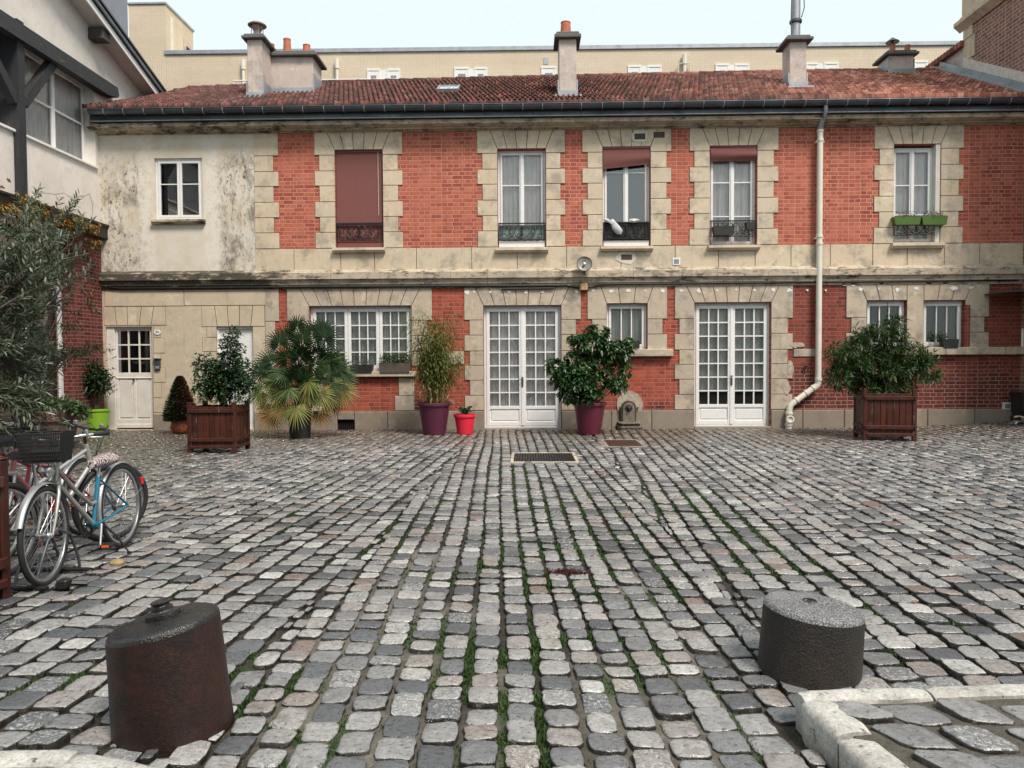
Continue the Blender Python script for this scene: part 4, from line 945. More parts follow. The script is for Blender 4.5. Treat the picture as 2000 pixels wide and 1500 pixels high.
# timbers: post, beam, braces
yp0, yp1 = LP(37, 200, .12)[0], LP(50, 200, .12)[0]
m = MB(TL); m.box(yp0, yp1, -.12, .0, zled-.35, zbeam); m.box(yp0, yp1, .0, .30, zsill+.036, zbeam); m.build('post', 'wood_blk', left)
ybe = LP(233, 178, .2)[0]; bz0 = LP(185, 168, .2)[1]; bh = LP(179, 137, .2)[1]-bz0
zb1 = LP(60, 63, .2)[1]; 
m = MB(TL); m.prism([(Yn, bz0), (ybe-.45, bz0), (ybe-.05, bz0+.07), (ybe, bz0+.14), (ybe-.05, bz0+bh), (Yn, bz0+bh)], lambda u, v, w_: (u, w_, v), -.20, -.003); m.build('beam', 'wood_blkh', left)
def brace(a, b, w_=.17, d0=-.10, d1=.06):
    p, q = LP(*a, .1), LP(*b, .1); v = Vector((q[0]-p[0], q[1]-p[1])).normalized(); nn = Vector((-v.y, v.x))*w_/2
    m = MB(TL); m.prism([(p[0]+nn.x, p[1]+nn.y), (p[0]-nn.x, p[1]-nn.y), (q[0]-nn.x, q[1]-nn.y), (q[0]+nn.x, q[1]+nn.y)], lambda u, v_, w2: (u, w2, v_), d0, d1); m.build('brace', 'wood_blk', left)
brace((50, 203), (112, 118)); brace((36, 198), (-14, 100))
# roof edge: soffit, barge board, zinc roof, purlin end
ya, yb_ = ver0[0]+.42, Yn
def slab(name, mat, x0, x1, d0, d1, ya=ya, yb_=yb_):
    m = MB(); m.prism([(ya, verge(ya)+d0), (yb_, verge(yb_)+d0), (yb_, verge(yb_)+d1), (ya, verge(ya)+d1)], lambda u, v, w_: (w_, u, v), x0, x1); return m.build(name, mat, left)
slab('soffit', 'white_old', XL-.3, XL+.36, .0, .04); slab('barge_board', 'white', XL+.36, XL+.395, -.05, .10); slab('roof', 'zinc', XL-5, XL+.40, .105, .30)
slab('roof_edge', 'zinc', XL+.403, XL+.45, .12, .19, ya+.02); slab('roof_edge', 'zinc_l', XL+.403, XL+.425, .215, .235, ya+.02); slab('roof_rib', 'zinc', XL+.34, XL+.44, .303, .35)
yq, zq = LP(178, 70); m = MB(); m.box(XL-.1, XL+.33, yq-.12, yq+.16, verge(yq)-.27, verge(yq)-.02, .01); m.build('purlin_end', simple('dark_brown_timber', (.055, .045, .042), .7), left)
# ground floor in brown brick with a dark eaves board, tall window
yo = LP(145, 600)[0]; zb = zled-.26
m = MB(TL); m.box(Yn, .0, -.16, .1, zled-.28, zled, .01); m.box(Yn, .0, -.20, -.14, zled-.02, zled+.03, .005); m.build('eaves_board', 'black', left)
m = MB(TL); m.box(yo, .02, .0, .5, .32, zb); m.build('brick_wall', 'brick_side', left); m = MB(TL); m.box(Yn, yo-3.4, .0, .5, .0, zb); m.build('brick_wall', 'brick_side', left)
m = MB(TL); m.box(yo-.01, .02, -.03, .5, -.1, .32, .01); m.build('plinth', 'stone_plinth', left); m = MB(TL); m.box(Yn, yo-3.39, -.03, .5, -.1, .32, .01); m.build('plinth', 'stone_plinth', left)
jm = MB(); jm.box(XL-.35, XL-.003, yo-.012, yo, .32, zb); jm.build('brick_jamb', brick('brown_brick_jamb', False, ((.17, .035, .030), (.07, .020, .018)), (.27, .15, .13), 0.0, .3, .6, None, .0075, .24, .078), left)
w = window((yo-3.4, yo, .25, zb), .28, 3, 1, (.30, .74), .07, .07, mt=.05, T=TL, parent=left, curtain=None, label='tall white glazed screen behind the olive branches')
m = MB(TL)
for k in range(3):
    a = yo-3.25+k*1.1; z = .45
    while z < zb-.5:
        m.prism([(.38, z), (.43, z+.045), (.435, z+.045), (.385, z)], lambda u, v, w_: (w_, u, v), a+.08, a+.95); z += .062
m.build('louvred_shutter', simple('pale_green_louvre', (.40, .46, .40), .6), w)

# ================================================================ tall brick building, right
XRt = FP(2004, 200)[0]-.03
right = thing('tall_brick_building', 'tall weathered brick building with stone corner above the right end of the roof', 'building', (XRt+2, 0, 0))
def RPw(px, py): return WP(px, py, XRt)
yc = RPw(1884, 100)[0]; yq1 = RPw(1905, 60)[0]
m = MB(); m.box(XRt, XRt+5, -2.2, yc, 0, 16.5); m.build('wall', 'brick_tall', right)
qm, qmo = MB(), MB(); zz = 6.2; k = 0; T90 = lambda u, v, w_: (XRt-w_, u, v)
for zz in np.arange(6.2, 16, .52):
    wq = (yc-yq1)*(1.0 if k % 2 else .8); k += 1
    qm.box(XRt-.03, XRt+.5, yc-wq, yc+.03, zz+.006, zz+.514, .01, tone=rnd.random())
qm.build('corner_stone', 'stone', right)
zm = RPw(1890, 45)[1]
m = MB(); m.prism([(0, zm-.14), (.10, zm-.05), (.16, zm), (.16, zm+.09), (.02, zm+.20), (0, zm+.24)], lambda u, v, w_: (XRt-.03-u, w_, v), -2.2, yc+.16); m.box(XRt-.05, XRt+.4, -2.2, yc+.05, zm+.2, zm+1.2); m.build('moulding', 'stone', right)
# zinc flashing and plinth strip where the tiled roof meets it
m = MB()
for y0_, y1_ in ((YE, .9), (.9, RY+.2)):
    z0_, z1_ = float(roof_z(XRt, y0_)), float(roof_z(XRt, y1_))
    m.prism([(y0_, z0_-.1), (y1_, z1_-.1), (y1_, z1_+.2), (y0_, z0_+.2)], lambda u, v, w_: (w_, u, v), XRt-.09, XRt-.041)
    m.prism([(y0_, z0_+.03), (y1_, z1_+.03), (y1_, z1_+.075), (y0_, z0_+.075)], lambda u, v, w_: (w_, u, v), XRt-.33, XRt-.09)
m.build('flashing', 'zinc_l', right)
m = MB(); z0_, z1_ = float(roof_z(XRt, YE)), float(roof_z(XRt, yc)); m.prism([(YE, z0_+.18), (yc, z1_+.18), (yc, z1_+.42), (YE, z0_+.40)], lambda u, v, w_: (w_, u, v), XRt-.05, XRt-.001); m.build('white_skirting', 'patch', right)
# raking parapet beyond the corner
pa = FP(1889, 78, yc+.1); zr1 = float(ridge_z(XRt)); 
za = RPw(1886, 80)[1]
m = MB(); y2 = RPw(1806, 138)[0]; zb2 = RPw(1806, 138)[1]
m.prism([(yc, zb2-.8), (y2+.0, zb2-.8), (y2, zb2-.05), (yc, za-.1)], lambda u, v, w_: (w_, u, v), XRt, XRt+.3); m.build('raking_parapet', 'stucco', right)
m = MB(); n = 13
for i in range(n):
    t0, t1 = i/n, (i+1)/n; ya_, yb2 = yc+(y2-yc)*t0, yc+(y2-yc)*t1; a0, a1 = za+(zb2-za)*t0, za+(zb2-za)*t1
    m.prism([(ya_-.03, a0-.12), (yb2, a1-.12), (yb2, a1-.02), (ya_-.03, a0+.02)], lambda u, v, w_: (w_, u, v), XRt-.12, XRt+.42, tone=rnd.random()*.5)
m.build('parapet_tile', 'tiles', right)
# small lean-to canopy edge and pale board at the right end of the front
a = FP(1948, 569, -.35); m = MB(); m.prism([(fx(1938, 569, -.3), fz(572, 1945, -.3)), (XW1, fz(562, 2010, -.3)), (XW1, fz(567, 2010, -.3)), (fx(1938, 569, -.3), fz(574, 1945, -.3))], lambda u, v, w_: (u, w_, v), -.7, -.03)
can = m.build('canopy', 'zinc', None); tag(can, 'thin grey lean-to canopy on the brick wall at the right edge', 'canopy')
x0, x1, z0, z1 = rect(1995, 641, 2030, 680, -.06); m = MB(); m.box(x0, x1, -.09, -.025, z0, z1, .02); o = m.build('pale_board', 'pvc', None); tag(o, 'pale rounded board fixed to the brick at the right edge', 'board')
# ================================================================ ground: cobbles laid in rows running towards the house
def gz(x, y):
    """height of the court: nearly level, rising a little towards the far right corner"""
    x = np.asarray(x, float); y = np.asarray(y, float)
    s = np.clip((x-7.0)/4.5, 0, 1); s = s*s*(3-2*s); q = np.clip((y+5)/5, 0, 1)
    return .15*s*q + .012*(fbm(x*.5, y*.5, 3)-.5)*np.clip((-.5-y)/2, 0, 1)
def rgb_attr(): pass
def cobble_mat(name, dirt=True):
    t = NT(name); o = t.obj(); tn = t.attr(); n1 = t.noise(o, 9, 5, .65); n2 = t.noise(o, 38, 5, .7); n3 = t.noise(o, .45, 4, .6); n4 = t.noise(o, 110, 3, .6)
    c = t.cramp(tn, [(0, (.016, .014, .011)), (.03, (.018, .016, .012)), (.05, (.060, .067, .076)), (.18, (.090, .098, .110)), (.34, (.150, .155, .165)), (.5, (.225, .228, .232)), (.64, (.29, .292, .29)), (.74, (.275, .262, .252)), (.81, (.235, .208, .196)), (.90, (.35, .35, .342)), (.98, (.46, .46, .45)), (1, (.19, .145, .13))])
    c = t.mix(t.ramp(n1, .48, .68, 0, .5), c, (.09, .085, .085)); c = t.mix(t.ramp(n1, .22, .42, .25, 0), c, (.40, .39, .375))
    v = t.ramp(n2, .3, .7, .76, 1.2); c = t.mix(1, c, t.comb(v, v, v), 'MULTIPLY')
    pits = t.noise(t.scale(o, (1, 1.7, 1)), 34, 6, .82); c = t.mix(t.ramp(pits, .575, .615, 0, .9), c, (.030, .027, .025))
    lich = t.math('MULTIPLY', t.ramp(t.noise(o, 60, 4, .8), .52, .6), t.ramp(t.math('FRACT', t.math('MULTIPLY', tn, 37.0)), .80, .86))
    c = t.mix(t.math('MULTIPLY', lich, .75), c, (.50, .51, .49))
    xyz = t.sep(o)                                     # browner and darker towards the house front, darker to the left
    far = t.ramp(t.math('ADD', xyz[1], t.math('MULTIPLY', t.math('SUBTRACT', n3, .5), 6)), -4.6, -.8, 0, .88)
    c = t.mix(far, c, t.mix(t.ramp(n1, .4, .6), (.055, .042, .030), (.13, .105, .085)))
    lf = t.ramp(t.math('ADD', t.math('MULTIPLY', xyz[0], -1.0), t.math('MULTIPLY', n3, 3)), 4.6, 8.0, 0, .7); c = t.mix(lf, c, (.045, .038, .026))
    h = t.math('ADD', t.math('SUBTRACT', t.math('MULTIPLY', n2, .9), t.math('MULTIPLY', t.ramp(pits, .565, .62), .9)), t.math('ADD', t.math('MULTIPLY', n1, 1.4), t.math('MULTIPLY', n4, .25)))
    wet = t.ramp(t.noise(o, 2.4, 4, .7), .35, .65, .12, .34)
    return t.pbr(c, t.math('ADD', wet, t.ramp(n2, .3, .7, -.06, .12)), 0, t.bump(h, .45, .010), .75)
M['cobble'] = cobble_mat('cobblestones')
def bed_mat():
    t = NT('joint_bed'); o = t.obj(); n1 = t.noise(o, .9, 5, .65); n2 = t.noise(o, 30, 5, .7); n3 = t.noise(o, 140, 3, .6); g = t.attr('green')
    c = t.mix(t.ramp(n1, .38, .6), (.042, .035, .025), (.020, .017, .013)); 
    sand = t.attr('sand'); c = t.mix(t.ramp(sand, .25, .9, 0, .8), c, (.17, .155, .13))
    c = t.mix(t.math('MULTIPLY', t.ramp(g, .25, .6), t.ramp(n2, .35, .55, .4, 1)), c, t.mix(t.ramp(n3, .3, .7), (.012, .030, .008), (.034, .066, .016)))
    v = t.ramp(n2, .3, .7, .6, 1.3); c = t.mix(1, c, t.comb(v, v, v), 'MULTIPLY'); c = t.mix(t.ramp(n3, .58, .7, 0, .6), c, (.20, .19, .175))
    return t.pbr(c, .85, 0, t.bump(t.math('ADD', n2, t.math('MULTIPLY', n3, .6)), .9, .012), .3)
M['bed'] = bed_mat()

# green growth: a field in the plan, seeded on the places where the photograph shows it
green_lines = []
for a, b, w_, s_ in (((960, 950), (940, 1180), .16, .7), ((1030, 1000), (1015, 1180), .10, .7), ((1005, 900), (1090, 1110), .25, .6), ((1050, 1080), (1055, 1300), .40, .95), ((1030, 1300), (1045, 1480), .16, .9), ((1040, 1140), (1030, 1500), .12, 1.1), ((1130, 960), (1240, 1300), .22, .75), ((1070, 1060), (1090, 1220), .42, 1.6),
                     ((1170, 920), (1330, 1200), .14, .6), ((1350, 960), (1440, 1040), .22, 2.0), ((1430, 1020), (1560, 1110), .22, 2.2), ((1440, 1050), (1500, 1110), .2, 1.8), ((660, 930), (500, 1060), .12, 1.0), ((650, 930), (600, 965), .22, 2.0), ((770, 900), (560, 1010), .12, .6), ((590, 1280), (520, 1350), .12, .9),
                     ((480, 1330), (560, 1440), .20, 1.7), ((450, 1290), (500, 1430), .18, 1.7), ((190, 1290), (60, 1350), .18, 2.0), ((60, 1370), (0, 1420), .14, .8), ((1600, 1080), (1950, 1260), .10, .6), ((1700, 1020), (1990, 1110), .10, .5), ((1690, 1180), (1760, 1290), .10, 1.0), ((1740, 1220), (1900, 1300), .09, .8),
                     ((1300, 870), (1480, 1010), .10, .5), ((1480, 890), (1800, 1060), .12, .4), ((930, 1180), (900, 1320), .08, .6), ((1340, 1230), (1500, 1480), .08, .5), ((200, 1090), (30, 1150), .15, .5), ((880, 940), (850, 1100), .08, .4), ((300, 900), (240, 870), .4, .3)):
    p, q = GP(*a), GP(*b); green_lines.append((p, q, w_, s_))
def green(x, y):
    g = np.zeros(np.shape(x))
    for (p, q, w_, s_) in green_lines:
        dx, dy = q[0]-p[0], q[1]-p[1]; L2 = dx*dx+dy*dy; t = np.clip(((x-p[0])*dx+(y-p[1])*dy)/L2, 0, 1)
        d2 = (x-p[0]-t*dx)**2+(y-p[1]-t*dy)**2; g = np.maximum(g, s_*np.exp(-d2/(w_*w_)))
    n = fbm(np.asarray(x)*1.6, np.asarray(y)*1.6, 21); n2 = fbm(np.asarray(x)*5.5, np.asarray(y)*4.0, 31)
    return g*(.35+1.3*n)*np.clip((n2-.40)*6.5, .0, 1.6)+.75*np.clip((n-.50)*4, 0, 1)*.6
def sand(x, y):
    s = np.zeros(np.shape(x))
    for a, b, w_ in (((600, 1400), (740, 1180), .33), ((700, 1470), (860, 1200), .30), ((820, 1080), (760, 1200), .25), ((1330, 1230), (1420, 1480), .25), ((1180, 1300), (1210, 1490), .22), ((1220, 1120), (1330, 1250), .2), ((960, 1300), (960, 1480), .15), ((1280, 1420), (1460, 1480), .3)):
        p, q = GP(*a), GP(*b); dx, dy = q[0]-p[0], q[1]-p[1]; t = np.clip(((x-p[0])*dx+(y-p[1])*dy)/(dx*dx+dy*dy), 0, 1); s = np.maximum(s, np.exp(-((x-p[0]-t*dx)**2+(y-p[1]-t*dy)**2)/w_**2))
    return s*(.4+1.1*fbm(np.asarray(x)*2.5, np.asarray(y)*2.5, 8))

GX0, GX1, GY0, GY1 = -12.0, 12.5, -16.2, .3
def grid_sheet(name, x0, x1, y0, y1, step, zoff, mat, parent=None):
    nx, ny = int((x1-x0)/step), int((y1-y0)/step); xs_, ys_ = np.linspace(x0, x1, nx+1), np.linspace(y0, y1, ny+1); X_, Y2 = np.meshgrid(xs_, ys_)
    sd = sand(X_, Y2); gr = green(X_, Y2); z = gz(X_, Y2)+zoff+.006*(fbm(X_*9, Y2*9, 4)-.5)+.014*np.clip(sd, 0, 1)
    v = np.stack([X_.ravel(), Y2.ravel(), z.ravel()], 1); i = (np.arange(nx)[None, :]+np.arange(ny)[:, None]*(nx+1)).ravel()
    o = mesh_np(name, v, [np.stack([i, i+1, i+nx+2, i+nx+1], 1)], mat, parent, None, 180)
    for nm, val in (('green', gr), ('sand', sd)):
        a = o.data.attributes.new(nm, 'FLOAT', 'POINT'); a.data.foreach_set('value', val.ravel().astype(np.float32))
    return o
ground = grid_sheet('ground', GX0, GX1, GY0, GY1, .07, -.026, 'bed'); tag(ground, kind='structure')
m = MB(); m.box(-300, 300, -300, 300, -.5, -.12); m.build('far_ground', 'bed', ground)

# areas kept free of cobbles
RK0, RK1, RK2 = GP(1538, 1348, .13), GP(2060, 1333, .13), GP(1730, 1520, .13)      # outer top edge of the raised corner, right
def in_raised(x, y, grow=0.0):
    """raised paved corner in the right foreground: right of the kerb RK0-RK2 and nearer than RK0-RK1"""
    (ax, ay), (bx, by), (cx, cy) = RK0, RK1, RK2
    s1 = ((bx-ax)*(y-ay)-(by-ay)*(x-ax))/math.hypot(bx-ax, by-ay); s2 = ((cx-ax)*(y-ay)-(cy-ay)*(x-ax))/math.hypot(cx-ax, cy-ay)
    return (s1 < grow) & (s2 > -grow)
LK0, LK1 = GP(30, 1470, .13), GP(372, 1500, .13)
def in_left(x, y, grow=0.0): return (y < LK0[1]+.02+grow+.30*np.clip(x-LK0[0]-.25, 0, 9)*-.55) & (x < LK1[0]+grow)
BLc = (-1.475, -CAM_D+3.02); BRc = (1.352, -CAM_D+3.58)
drains = [(*GP(1008, 900), *GP(1114, 887)), (*GP(1182, 871), *GP(1250, 860))]
d1 = (GP(1008, 901)[0]-.04, GP(1119, 901)[0]+.04, GP(1060, 902)[1], GP(1060, 885)[1]); d2 = (GP(1190, 872)[0], GP(1258, 872)[0], GP(1220, 872)[1], GP(1220, 859)[1])
def free(x, y, g=0.0):
    b = in_raised(x, y, .04) | in_left(x, y, .02)
    b |= ((x-BLc[0])**2+(y-BLc[1])**2 < .19**2) | ((x-BRc[0])**2+(y-BRc[1])**2 < .19**2)
    for d in (d1, d2): b |= (x > d[0]-.03) & (x < d[1]+.03) & (y > d[2]-.03) & (y < d[3]+.03)
    return b | (y > -.09) | (x < XL+.05)
ZL = (GP(600, 1200), GP(900, 880)); ZR = (GP(1180, 880), GP(1480, 1250))
def zone(x, y):
    (ax, ay), (bx, by) = ZL; l = ax+(bx-ax)*(y-ay)/(by-ay); (ax, ay), (bx, by) = ZR; r = ax+(bx-ax)*(y-ay)/(by-ay)
    return np.where(x < l, 0, np.where(x > r, 2, 1))
def rows(k, pitch, slope, length=(.135, .20), seed=0):
    """stone centres of one zone: columns lean by `slope` (dx/dy), cross joints stay parallel to the house"""
    g = np.random.default_rng(seed); out = []
    x0 = GX0-2; i = 0
    while x0 < GX1+2:
        w_ = pitch*g.uniform(.93, 1.07); y = GY0+g.uniform(0, .2); L = []
        while y < .1: l = g.uniform(*length); L.append((y+l/2, l)); y += l
        L = np.array(L); wob = .012*np.sin(L[:, 0]*.9+i*.6)+.02*(vnoise(L[:, 0]*.7, np.full(len(L), i*.15), 9)-.5)
        xc = x0+w_/2+slope*(L[:, 0]+8)+wob; out.append(np.stack([xc, L[:, 0], np.full(len(L), w_), L[:, 1]], 1)); x0 += w_; i += 1
    S = np.concatenate(out)
    if k == 1: return S[zone(S[:, 0], S[:, 1]) == 1]
    sg = .12 if k == 0 else -.12
    return S[(zone(S[:, 0], S[:, 1]) == k) | (zone(S[:, 0]-sg, S[:, 1]) == k)]
SC = rows(1, .164, -.036, (.13, .20), 2)
def trim(A):
    b = np.abs(A[:, 0]-np.where(A[:, 0] < 0, 0, 0)) > -1; keep_ = np.ones(len(A), bool)
    for i in range(len(A)):
        if zone(A[i, 0]-.25, A[i, 1]) != zone(A[i, 0]+.25, A[i, 1]):
            d = np.maximum(np.abs(SC[:, 0]-A[i, 0])/(SC[:, 2]*.5+A[i, 2]*.5), np.abs(SC[:, 1]-A[i, 1])/(SC[:, 3]*.5+A[i, 3]*.5))
            if d.min() < .45: keep_[i] = False
            elif d.min() < .97: A[i, 2] *= max(.45, d.min()*1.0)
    return A[keep_]
S = np.concatenate([trim(rows(0, .176, .051, (.145, .19), 1)), SC, trim(rows(2, .180, .053, (.145, .195), 3))])
S = S[~free(S[:, 0], S[:, 1])]
extra = []; gg = np.random.default_rng(91)
for yy in np.arange(-14.6, -.15, .035):
    for (p_, q_) in (ZL, ZR):
        xb = p_[0]+(q_[0]-p_[0])*(yy-p_[1])/(q_[1]-p_[1]); nb_ = S[np.abs(S[:, 1]-yy) < .25]; nb_ = nb_[np.abs(nb_[:, 0]-xb) < .8]
        for xx_ in np.arange(xb-.45, xb+.45, .025):
            for (w_, l_) in ((.15, .16), (.11, .14), (.08, .12), (.06, .10)):
                if free(np.array([xx_]), np.array([yy]))[0]: break
                c_ = np.array([e_ for e_ in extra[-40:]]+[[1e3, 1e3, .1, .1]]); A_ = np.concatenate([nb_, c_])
                if np.all((np.abs(A_[:, 0]-xx_) > (A_[:, 2]+w_)*.44) | (np.abs(A_[:, 1]-yy) > (A_[:, 3]+l_)*.44)): extra.append([xx_, yy, w_, l_]); break
if extra: S = np.concatenate([S, np.array(extra)])
zc_ = S[:, 1]+CAM_D; keep = (zc_ > 1.3) & (np.abs(S[:, 0]) < .78*zc_+1.6); S = S[keep]

def stones(S, z0, hi, name, parent, seed=0, sk=None, mat='cobble', drop=.045, tonef=None, gap=(.018, .013), square=6.5, tiltk=1.0):
    g = np.random.default_rng(seed); N = len(S); A = 18 if hi else 10
    ring = np.array([.42, .74, .91, .975, 1.0, 1.03]) if hi else np.array([.6, .93, 1.0, 1.04])
    drp = np.array([.02, .08, .22, .55, 1.2, 3.2]) if hi else np.array([.1, .35, 1.2, 3.2])
    th = np.arange(A)*2*np.pi/A+np.pi/A
    gw = .016*np.clip(green(S[:, 0], S[:, 1])-.15, 0, 1)
    a = (S[:, 2]-gap[0]*g.uniform(.6, 1.9, N)-gw)/2; b = (S[:, 3]-gap[1]*g.uniform(.5, 2.2, N))/2
    p = square+g.uniform(-1.2, 3.0, N)
    ct, st_ = np.cos(th)[None, :], np.sin(th)[None, :]
    r = (np.abs(ct/a[:, None])**p[:, None]+np.abs(st_/b[:, None])**p[:, None])**(-1/p[:, None])
    for k in (2, 3, 4, 5, 7): r = r*(1+g.normal(0, .019, (N, 1))*np.cos(k*th[None, :]+g.uniform(0, 6.28, (N, 1))))
    r = np.minimum(r, .150); rot = g.normal(0, .035, N)
    ux = r*ct; uy = r*st_; X1 = ux*np.cos(rot)[:, None]-uy*np.sin(rot)[:, None]; Y1 = ux*np.sin(rot)[:, None]+uy*np.cos(rot)[:, None]
    if sk is not None: X1 = X1+sk*Y1
    dome = g.uniform(.006, .016, N); tx, ty = g.normal(0, .035, N)*tiltk, g.normal(0, .045, N)*tiltk; hz = g.normal(0, .0045, N)
    V = np.empty((N, 1+len(ring)*A, 3)); base = z0(S[:, 0], S[:, 1])+hz+.004
    V[:, 0, 0] = S[:, 0]; V[:, 0, 1] = S[:, 1]; V[:, 0, 2] = base
    for j, (q, d) in enumerate(zip(ring, drp)):
        sl = slice(1+j*A, 1+(j+1)*A); lx = X1*q; ly = Y1*q
        V[:, sl, 0] = S[:, 0:1]+lx; V[:, sl, 1] = S[:, 1:2]+ly
        nz = g.normal(0, .0013 if hi else .001, (N, A))*(1 if q < 1 else .3)
        V[:, sl, 2] = base[:, None]-dome[:, None]*d+(lx*tx[:, None]+ly*ty[:, None])*(1 if q <= 1 else .0)+nz
        if q > 1: V[:, sl, 2] = base[:, None]-drop
    nv = 1+len(ring)*A; k = np.arange(A); k1 = (k+1) % A
    tri = np.stack([np.zeros(A, int), 1+k, 1+k1], 1); qd = np.concatenate([np.stack([1+j*A+k, 1+(j+1)*A+k, 1+(j+1)*A+k1, 1+j*A+k1], 1) for j in range(len(ring)-1)])
    off = (np.arange(N)*nv)[:, None, None]; TR = (tri[None]+off).reshape(-1, 3); QD = (qd[None]+off).reshape(-1, 4)
    tn = .05+.93*g.beta(1.5, 1.45, N); sp = g.random(N); tn = np.where(sp > .985, 1.0, np.clip(tn, .05, .975))
    if tonef is not None: tn = tonef(S, tn)
    rb = np.repeat(np.arange(len(ring)-1), A); tq = np.repeat(tn[:, None], len(qd), 1); tq[:, rb >= len(ring)-(3 if hi else 2)] = .015  # side and edge faces toned near black: joint shade put into the colour
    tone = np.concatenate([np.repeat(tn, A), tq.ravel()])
    return mesh_np(name, V.reshape(-1, 3), [TR, QD], mat, parent, tone, 70)
near = S[:, 1] < -8.5
zS = zone(S[:, 0], S[:, 1]); skv = np.where(zS == 1, -.036, .052)[:, None]
def lvl(x, y): return gz(x, y)
# stones drown in the sandy patches: lower them there
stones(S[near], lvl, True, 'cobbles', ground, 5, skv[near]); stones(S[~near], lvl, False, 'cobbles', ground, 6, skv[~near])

# raised, kerbed corner right and the kerb left
def kerb_stone(p, q, w_, h0, h1, name, parent, mat='granite', inward=1, seed=0, r=.025):
    """a long dressed stone from p to q, w_ wide to the left of p->q"""
    g = np.random.default_rng(seed); p = Vector((*p, 0)); q = Vector((*q, 0)); d = (q-p); L = d.length; d.normalize(); nrm = Vector((-d.y, d.x, 0))*inward
    n = max(4, int(L/.05)); prof = [(0, h0), (-.004, h1-.035), (.010, h1-.008), (.03, h1), (w_*.5, h1+.004), (w_-.03, h1), (w_-.008, h1-.01), (w_, h0)]
    vs, fs = [], []
    for i in range(n+1):
        t = i/n; e = min(t, 1-t)*n; en = .012 if e < .5 else 0
        for u, z in prof:
            uu = min(max(u, en), w_-en) if u > 0 else u+en; k = g.normal(0, .0012)
            P = p+d*(L*t)+nrm*(uu+k+.003*math.sin(t*9+seed)); vs.append((P.x, P.y, z-en*.8+g.normal(0, .001)))
    m_ = len(prof)
    for i in range(n):
        for j in range(m_-1): fs.append((i*m_+j, (i+1)*m_+j, (i+1)*m_+j+1, i*m_+j+1))
    fs += [tuple(range(m_)), tuple(range(n*m_, (n+1)*m_))[::-1]]
    mb_ = MB(); mb_.add(vs, fs, g.random()); return mb_.build(name, mat, parent, 60)
def granite():
    t = NT('pale_granite_kerb'); o = t.obj(); n1 = t.noise(o, 6, 5, .6); n2 = t.noise(o, 70, 4, .7); n3 = t.noise(o, 24, 5, .75)
    c = t.mix(t.ramp(n1, .35, .65), (.52, .51, .48), (.32, .31, .29)); v = t.ramp(n2, .3, .7, .62, 1.25); c = t.mix(1, c, t.comb(v, v, v), 'MULTIPLY'); c = t.mix(t.ramp(n3, .60, .66, 0, .9), c, (.05, .048, .045))
    c = t.mix(t.ramp(t.sep(o)[2], .09, .0, 0, .35), c, (.14, .125, .09))
    return t.pbr(c, .7, 0, t.bump(t.math('ADD', n2, t.math('MULTIPLY', n3, -1)), .3, .006), .4)
M['granite'] = granite()
corner = thing('raised_corner', 'raised cobbled corner edged with pale granite kerbs', 'pavement', (RK0[0], RK0[1], 0)); corner['kind'] = 'structure'; del corner['category']; corner.name = 'pavement'
HK = .140
va, vb, vc = Vector(RK0), Vector(RK1), Vector(RK2)
e1 = (vb-va).normalized(); e2 = (vc-va).normalized()
pA = va+e1*.03; 
def P2(v): return (v.x, v.y)
kerb_stone(P2(pA), P2(va+e1*.56), .115, -.1, HK, 'kerb_stone', corner, seed=1, inward=-1)
kerb_stone(P2(va+e1*.57), P2(va+e1*2.2), .115, -.1, HK, 'kerb_stone', corner, seed=2, inward=-1)
kerb_stone(P2(va+e2*.10), P2(va+e2*.36), .155, -.1, HK-.004, 'kerb_stone', corner, seed=3, inward=1)
kerb_stone(P2(va+e2*.37), P2(va+e2*1.3), .155, -.1, HK-.022, 'kerb_stone', corner, seed=4, inward=1)
m = MB(); pts = [va+e1*.06+e2*.12, va+e1*3, va+e1*3+Vector((0, -2)), va+e2*1.6]
nn = 40; 
def pb(name, f, mat):
    xs_ = np.linspace(RK0[0], RK0[0]+2.4, nn); ys_ = np.linspace(RK0[1]-1.9, RK0[1]+.1, nn); Xg, Yg = np.meshgrid(xs_, ys_); z = .114+.012*(fbm(Xg*6, Yg*6, 2)-.5)
    v = np.stack([Xg.ravel(), Yg.ravel(), z.ravel()], 1); i = (np.arange(nn-1)[None, :]+np.arange(nn-1)[:, None]*nn).ravel(); q = np.stack([i, i+1, i+nn+1, i+nn], 1)
    c = v[q].mean(1); q = q[f(c[:, 0], c[:, 1])]; o = mesh_np(name, v, [q], mat, corner, None, 180)
    for nm, val in (('green', green(v[:, 0]*1.3+3, v[:, 1])*.5), ('sand', np.full(len(v), .6))): a = o.data.attributes.new(nm, 'FLOAT', 'POINT'); a.data.foreach_set('value', val.astype(np.float32))
pb('paving_bed', lambda x, y: in_raised(x, y, -.05), 'bed')
g = np.random.default_rng(33); L = []
for i in range(11):                                      # diagonal courses
    for j in range(-3, 11):
        c = Vector((RK0[0]+.22+.222*j+.10*i*.0, RK0[1]-.185-.188*i)); c += Vector((g.normal(0, .012)+.05*(i % 2), g.normal(0, .01)))
        c.x += (RK0[1]-.2-c.y)*.42
        if in_raised(c.x, c.y, -.165): L.append((c.x, c.y, .216*g.uniform(.92, 1.02), .186*g.uniform(.92, 1.02)))
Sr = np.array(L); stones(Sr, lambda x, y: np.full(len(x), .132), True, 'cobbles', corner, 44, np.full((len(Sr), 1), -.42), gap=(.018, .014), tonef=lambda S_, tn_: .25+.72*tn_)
leftk = thing('pavement', 'pavement edge', 'pavement', (LK1[0], LK1[1], 0)); leftk['kind'] = 'structure'; del leftk['category']; del leftk['label']; del corner['label']
a, b = GP(-90, 1472, .12), GP(160, 1462, .12); kerb_stone(a, b, .13, -.1, .135, 'kerb_stone', leftk, seed=7, inward=-1)
